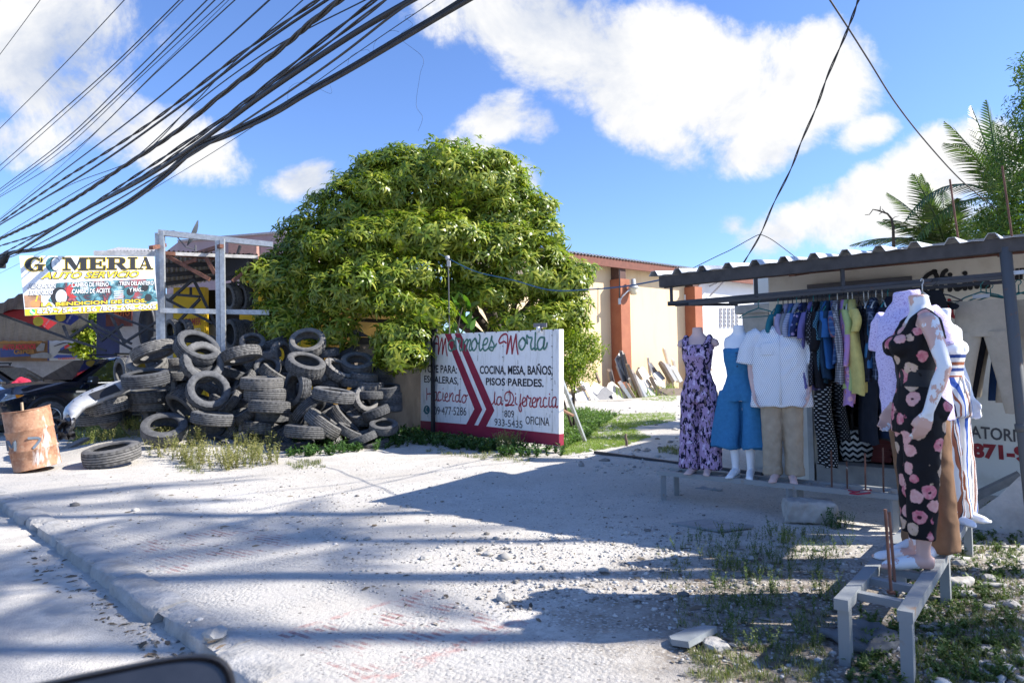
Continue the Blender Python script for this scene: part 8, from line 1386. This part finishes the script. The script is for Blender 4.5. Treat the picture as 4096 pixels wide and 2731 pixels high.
# ------------------------------------------------------------------ overhead cables
CB = [mat('black cable', (.010, .010, .013), .55, var=.4), mat('grey-brown cable', (.035, .032, .030), .6, var=.4), mat('blue-black cable', (.008, .016, .028), .5, var=.3)]
def cable(pts, r, m, lab, twist=0, dl=18.0, rise=.35, grp=None, ends=None, cr=1.1484, ox=0):
    P = [(ox + x / cr, y / cr) for x, y in pts]; (x0, y0), (x1, y1) = P[0], P[-1]
    if ends is None:
        z0 = AT(x0, y0, dl).z; v = ray(x1, y1); dr = (z0 + rise - EYE) / v.z; 
    else: dl, dr = ends
    L = [0]
    for a, b in zip(P, P[1:]): L.append(L[-1] + math.hypot(b[0] - a[0], b[1] - a[1]))
    Q = [AT(x, y, 1 / lerp(1 / dl, 1 / dr, s / L[-1])) for (x, y), s in zip(P, L)]
    D = []                                                                          # smooth the sag
    for i in range(len(Q) - 1):
        p0, p1, p2, p3 = Q[max(0, i - 1)], Q[i], Q[i + 1], Q[min(len(Q) - 1, i + 2)]
        for k in range(8): t = k / 8; D.append(.5 * ((2 * p1) + (p2 - p0) * t + (2 * p0 - 5 * p1 + 4 * p2 - p3) * t * t + (3 * p1 - p0 - 3 * p2 + p3) * t ** 3))
    D.append(Q[-1])
    # run on past the frame at both ends
    D = [D[0] + (D[0] - D[3]) * 1.5] + D + [D[-1] + (D[-1] - D[-4]) * 3]
    mb = MB()
    if not twist: mb.tube(D, r, 6)
    else:
        E = []
        for a, b in zip(D, D[1:]):
            n = max(1, int((b - a).length / .10)); E += [a.lerp(b, k / n) for k in range(n)]
        for s in range(twist):
            T_ = []; acc = 0
            for i, p in enumerate(E):
                d = (E[min(i + 1, len(E) - 1)] - E[max(i - 1, 0)]).normalized(); x = d.cross(Z).normalized(); y = x.cross(d); a = i * .42 + s * 2 * math.pi / twist; T_.append(p + (x * math.cos(a) + y * math.sin(a)) * r * .75)
            mb.tube(T_, r * .72, 5)
    o = mb.build('overhead_cable', m, None, True); return tag(o, lab, 'cable', grp)
W = [([(0, 250), (90, 130), (185, 0)], .010, 0, 0, 'leftmost thin cable crossing the top left corner'), ([(0, 590), (290, 300), (572, 0)], .011, 0, 0, 'second thin cable from the left, alone against the white cloud'), ([(0, 760), (250, 540), (520, 300), (825, 0)], .013, 0, 0, 'upper strand of the close pair left of the cable fan'), ([(0, 785), (300, 520), (560, 280), (843, 0)], .010, 1, 0, 'lower purplish strand of the close pair left of the cable fan'),
     ([(0, 868), (300, 640), (600, 350), (952, 0)], .013, 2, 0, 'first blue-black cable of the thin fan at upper left'), ([(0, 880), (260, 690), (560, 420), (988, 0)], .013, 2, 0, 'second blue-black cable of the thin fan at upper left'), ([(0, 897), (300, 680), (640, 360), (1032, 0)], .009, 2, 0, 'third and thinnest cable of the fan at upper left'), ([(0, 905), (330, 700), (700, 350), (1080, 0)], .012, 2, 0, 'fourth cable of the thin fan, crossing its neighbours'), ([(0, 1000), (300, 745), (680, 365), (1052, 0)], .005, 0, 0, 'very thin wire slanting under the cable fan'),
     ([(0, 1008), (270, 800), (640, 520), (960, 250), (1238, 0)], .016, 2, 0, 'dark cable in the gap between the thin fan and the thick pair'), ([(0, 1022), (250, 850), (640, 600), (1050, 290), (1300, 110), (1462, 0)], .028, 1, 2, 'upper thick twisted cable of the central pair'), ([(0, 1032), (400, 790), (800, 510), (1200, 205), (1503, 0)], .026, 0, 0, 'lower thick cable of the central pair'), ([(0, 1034), (300, 860), (620, 730), (870, 495), (1050, 310), (1392, 0)], .010, 2, 0, 'thin cable that crosses over the thick central pair'),
     ([(0, 1098), (180, 1010), (380, 890), (560, 770), (700, 680), (830, 590), (1000, 450), (1180, 310), (1330, 190), (1420, 112), (1562, 0)], .040, 1, 3, 'coarsely twisted thick cable sagging in the middle of the bundle'), ([(0, 1090), (350, 880), (600, 740), (900, 475), (1240, 230), (1680, 0)], .012, 2, 0, 'smooth thin cable straight beside the coarsely twisted one'), ([(0, 1130), (250, 1042), (650, 790), (860, 650), (1000, 560), (1250, 370), (1500, 172), (1722, 0)], .026, 0, 2, 'loosely wound cable with loops in the lower bundle'), ([(0, 1170), (300, 1012), (650, 812), (900, 640), (1200, 420), (1500, 205), (1772, 0)], .022, 1, 2, 'brownish wound cable above the heavy straight one'),
     ([(0, 1188), (100, 1142), (350, 985), (640, 832), (920, 650), (1200, 442), (1600, 172), (1892, 0)], .046, 0, 0, 'heavy straight cable of the lower bundle'), ([(0, 1198), (120, 1150), (400, 1000), (800, 762), (1100, 572), (1500, 302), (1800, 72), (1905, 0)], .018, 1, 0, 'thin companion just under the heavy straight cable'), ([(0, 1172), (60, 1155), (180, 1140), (300, 1090), (440, 1008), (600, 916), (760, 795), (900, 672), (1050, 608), (1250, 512), (1400, 424), (1600, 314), (1850, 165), (2000, 78), (2125, 0)], .040, 0, 0, 'upper strand of the lowest heavy double cable'), ([(0, 1182), (60, 1163), (180, 1147), (300, 1098), (440, 1020), (600, 930), (760, 810), (900, 688), (1050, 624), (1250, 530), (1400, 440), (1600, 328), (1850, 180), (2000, 90), (2155, 0)], .036, 1, 0, 'lower strand of the lowest heavy double cable'),
     ([(0, 1255), (300, 1100), (700, 870), (1150, 590), (1600, 272), (2000, 0)], .006, 2, 0, 'hair-thin wire running below and beside the whole cable bundle')]
for p, r, m, tw, lab in W: cable(p, r * (.62 if tw else .72), CB[m], lab, tw, 18.0, .4, 'overhead cables at upper left')
cable([(1075, 1190), (1140, 1080), (1200, 940), (1280, 780), (1330, 650), (1400, 490), (1450, 350), (1520, 190), (1560, 90), (1592, 0)], .010, CB[0], 'twisted wire rising from the stall roof towards the top of the photo', 2, ends=(11, 6.5), ox=2048)
cable([(1460, 0), (1545, 130), (1640, 280), (1760, 470), (1900, 650), (2060, 825), (2200, 940), (2352, 1065)], .010, CB[1], 'straight wire sloping down right into the palms', 0, ends=(7.5, 14), ox=2048)
cable([(865, 1215), (940, 1178), (1010, 1145), (1090, 1100), (1130, 1080), (1150, 1080), (1200, 1105), (1285, 1168)], .006, CB[0], 'thin wire arching over the stall roof', 0, ends=(10.8, 10.5), ox=2048)
cable([(1795, 1035), (1900, 1085), (2050, 1120), (2200, 1160), (2352, 1158), (2500, 1145), (2640, 1120), (2745, 1100)], .009, mat('blue cable', (.02, .09, .20), .5), 'thin blue wire strung from a pole in the mango tree to the stall canopy', 0, ends=(13.4, 7.2), cr=1.0, ox=0)
def tree_pole():
    a = AT(1793, 1040, 13.5); b = AT(1797, 1300, 13.5); root = thing('wire_pole', 'thin metal pole with a small white box standing before the mango tree', 'pole', (b.x, b.y, 0)); mb = MB(); mb.tube([(b.x, b.y, -.05), b, a], .013, 8); mb.build('pole', GREYST, root); mb = MB(); mb.box(AT(1795, 1055, 13.45), (.075, .06, .12), None, 0, .01); mb.build('box', mat('white wire box', (.38, .38, .37), .5), root); mb = MB(); mb.lathe([(0, .06), (.04, .05), (.045, 0), (.03, -.03)], 12, Matrix.Translation(AT(1790, 1034, 13.45))); mb.build('cap', mat('white insulator', (.4, .4, .4), .4), root, True)
    q = AT(14, 1042, 17.6); mb = MB(); mb.tube([q + Vector((-.5, .3, -.02)), q, q + Vector((.28, -.22, .12))], [.10, .10, .05], 10); mb.box(q + Vector((-.15, .1, -.12)), (.2, .14, .12), None, 0, .02); tag(mb.build('cable_clamp', BLACKM, None, True), 'black clamp gathering the cable bundle at the left edge', 'clamp')
tree_pole()
def loose_wires():
    for pts, lab in ((([(1660, 55), (1620, 70), (1650, 100), (1600, 150), (1690, 230), (1680, 300), (1665, 420), (1690, 470), (1670, 530)]), 'hair-thin loose wire curling down from the lowest heavy cable'), (([(1390, 300), (1400, 230), (1470, 200), (1490, 240), (1500, 170), (1560, 125), (1600, 130)]), 'fine loose wire looped around the lowest heavy cable'), (([(1150, 410), (1160, 350), (1220, 330), (1320, 375), (1320, 340)]), 'short stray wire below the lowest heavy cable')):
        Q = [AT(x, y, 9.8 + (1660 - x) * .002) for x, y in pts]; mb = MB(); D = []
        for i in range(len(Q) - 1):
            p0, p1, p2, p3 = Q[max(0, i - 1)], Q[i], Q[i + 1], Q[min(len(Q) - 1, i + 2)]
            for k in range(8): t = k / 8; D.append(.5 * ((2 * p1) + (p2 - p0) * t + (2 * p0 - 5 * p1 + 4 * p2 - p3) * t * t + (3 * p1 - p0 - 3 * p2 + p3) * t ** 3))
        mb.tube(D, .0022, 4); tag(mb.build('loose_wire', CB[0], None, True), lab, 'wire', 'loose fine wires')
loose_wires()
# ------------------------------------------------------------------ the car the photo was taken from: its door mirror shows at the bottom left
def camera_car():
    f = Vector((-.70, .71, 0)).normalized(); s = Vector((f.y, -f.x, 0)); s = s if s.dot(Vector((1, 1, 0))) > 0 else -s            # forward along the street, side towards the kerb
    c = AT(430, 2705, .92); root = thing('viewer_car', 'car the photo is taken from, its black wing mirror at the bottom left', 'car', (c.x, c.y, -.12)); k = mat('soft black mirror housing', (.010, .010, .013), .35, spec=.5)
    R = ray(430, 2705).normalized(); x = R.cross(Z).normalized(); y = x.cross(R); w, h = 1130 / FPX * .92, .19; mb = MB(); rings = []
    def sq(a, b, o, e=.42): return [o + x * (a * math.copysign(abs(math.cos(t)) ** e, math.cos(t))) + y * (b * math.copysign(abs(math.sin(t)) ** e, math.sin(t))) for t in [2 * math.pi * i / 40 for i in range(40)]]
    ctr = AT(330, 2690, .92) - y * (h / 2); tilt = Matrix.Rotation(RAD(-2), 3, R)
    for dz, g in ((-.028, .955), (-.02, .99), (.0, 1.0), (.05, .97), (.09, .86), (.115, .62), (.125, .2)): rings.append(sq(w / 2 * g, h / 2 * g, ctr + R * dz))
    mb.loft(rings, 0, (False, True)); rings = [sq(w / 2 * .955, h / 2 * .955, ctr - R * .028), sq(w / 2 * .93, h / 2 * .90, ctr - R * .018)]; mb.loft(rings, 0, (False, False)); mb.build('mirror_housing', k, root, True)
    mb = MB(); V = sq(w / 2 * .93, h / 2 * .90, ctr - R * .019); mb.add(V, [tuple(range(40))]); mb.build('mirror_glass', mat('mirror glass showing the dim cabin', (.012, .013, .017), .08, var=.6, scale=5, spec=.5), root)
    mb = MB(); e = ctr - x * (w / 2) - Z * .05; mb.bar(ctr - y * (h / 2 - .02), ctr - y * (h / 2 + .06) - s * .10, .10, .06); mb.build('mirror_arm', k, root)
    o = ctr - y * .17 - s * .20; mb = MB(); q0, q1 = o - f * .55, o + f * .75
    mb.add([q0, q1, q1 + s * .08 - Z * .25, q0 + s * .08 - Z * .25, q1 + s * .05 - Z * .75, q0 + s * .05 - Z * .75, q0 - s * .08, q1 - s * .08], [(0, 1, 2, 3), (3, 2, 4, 5), (0, 6, 7, 1)]); mb.build('door_skin', PAINT, root)
camera_car()
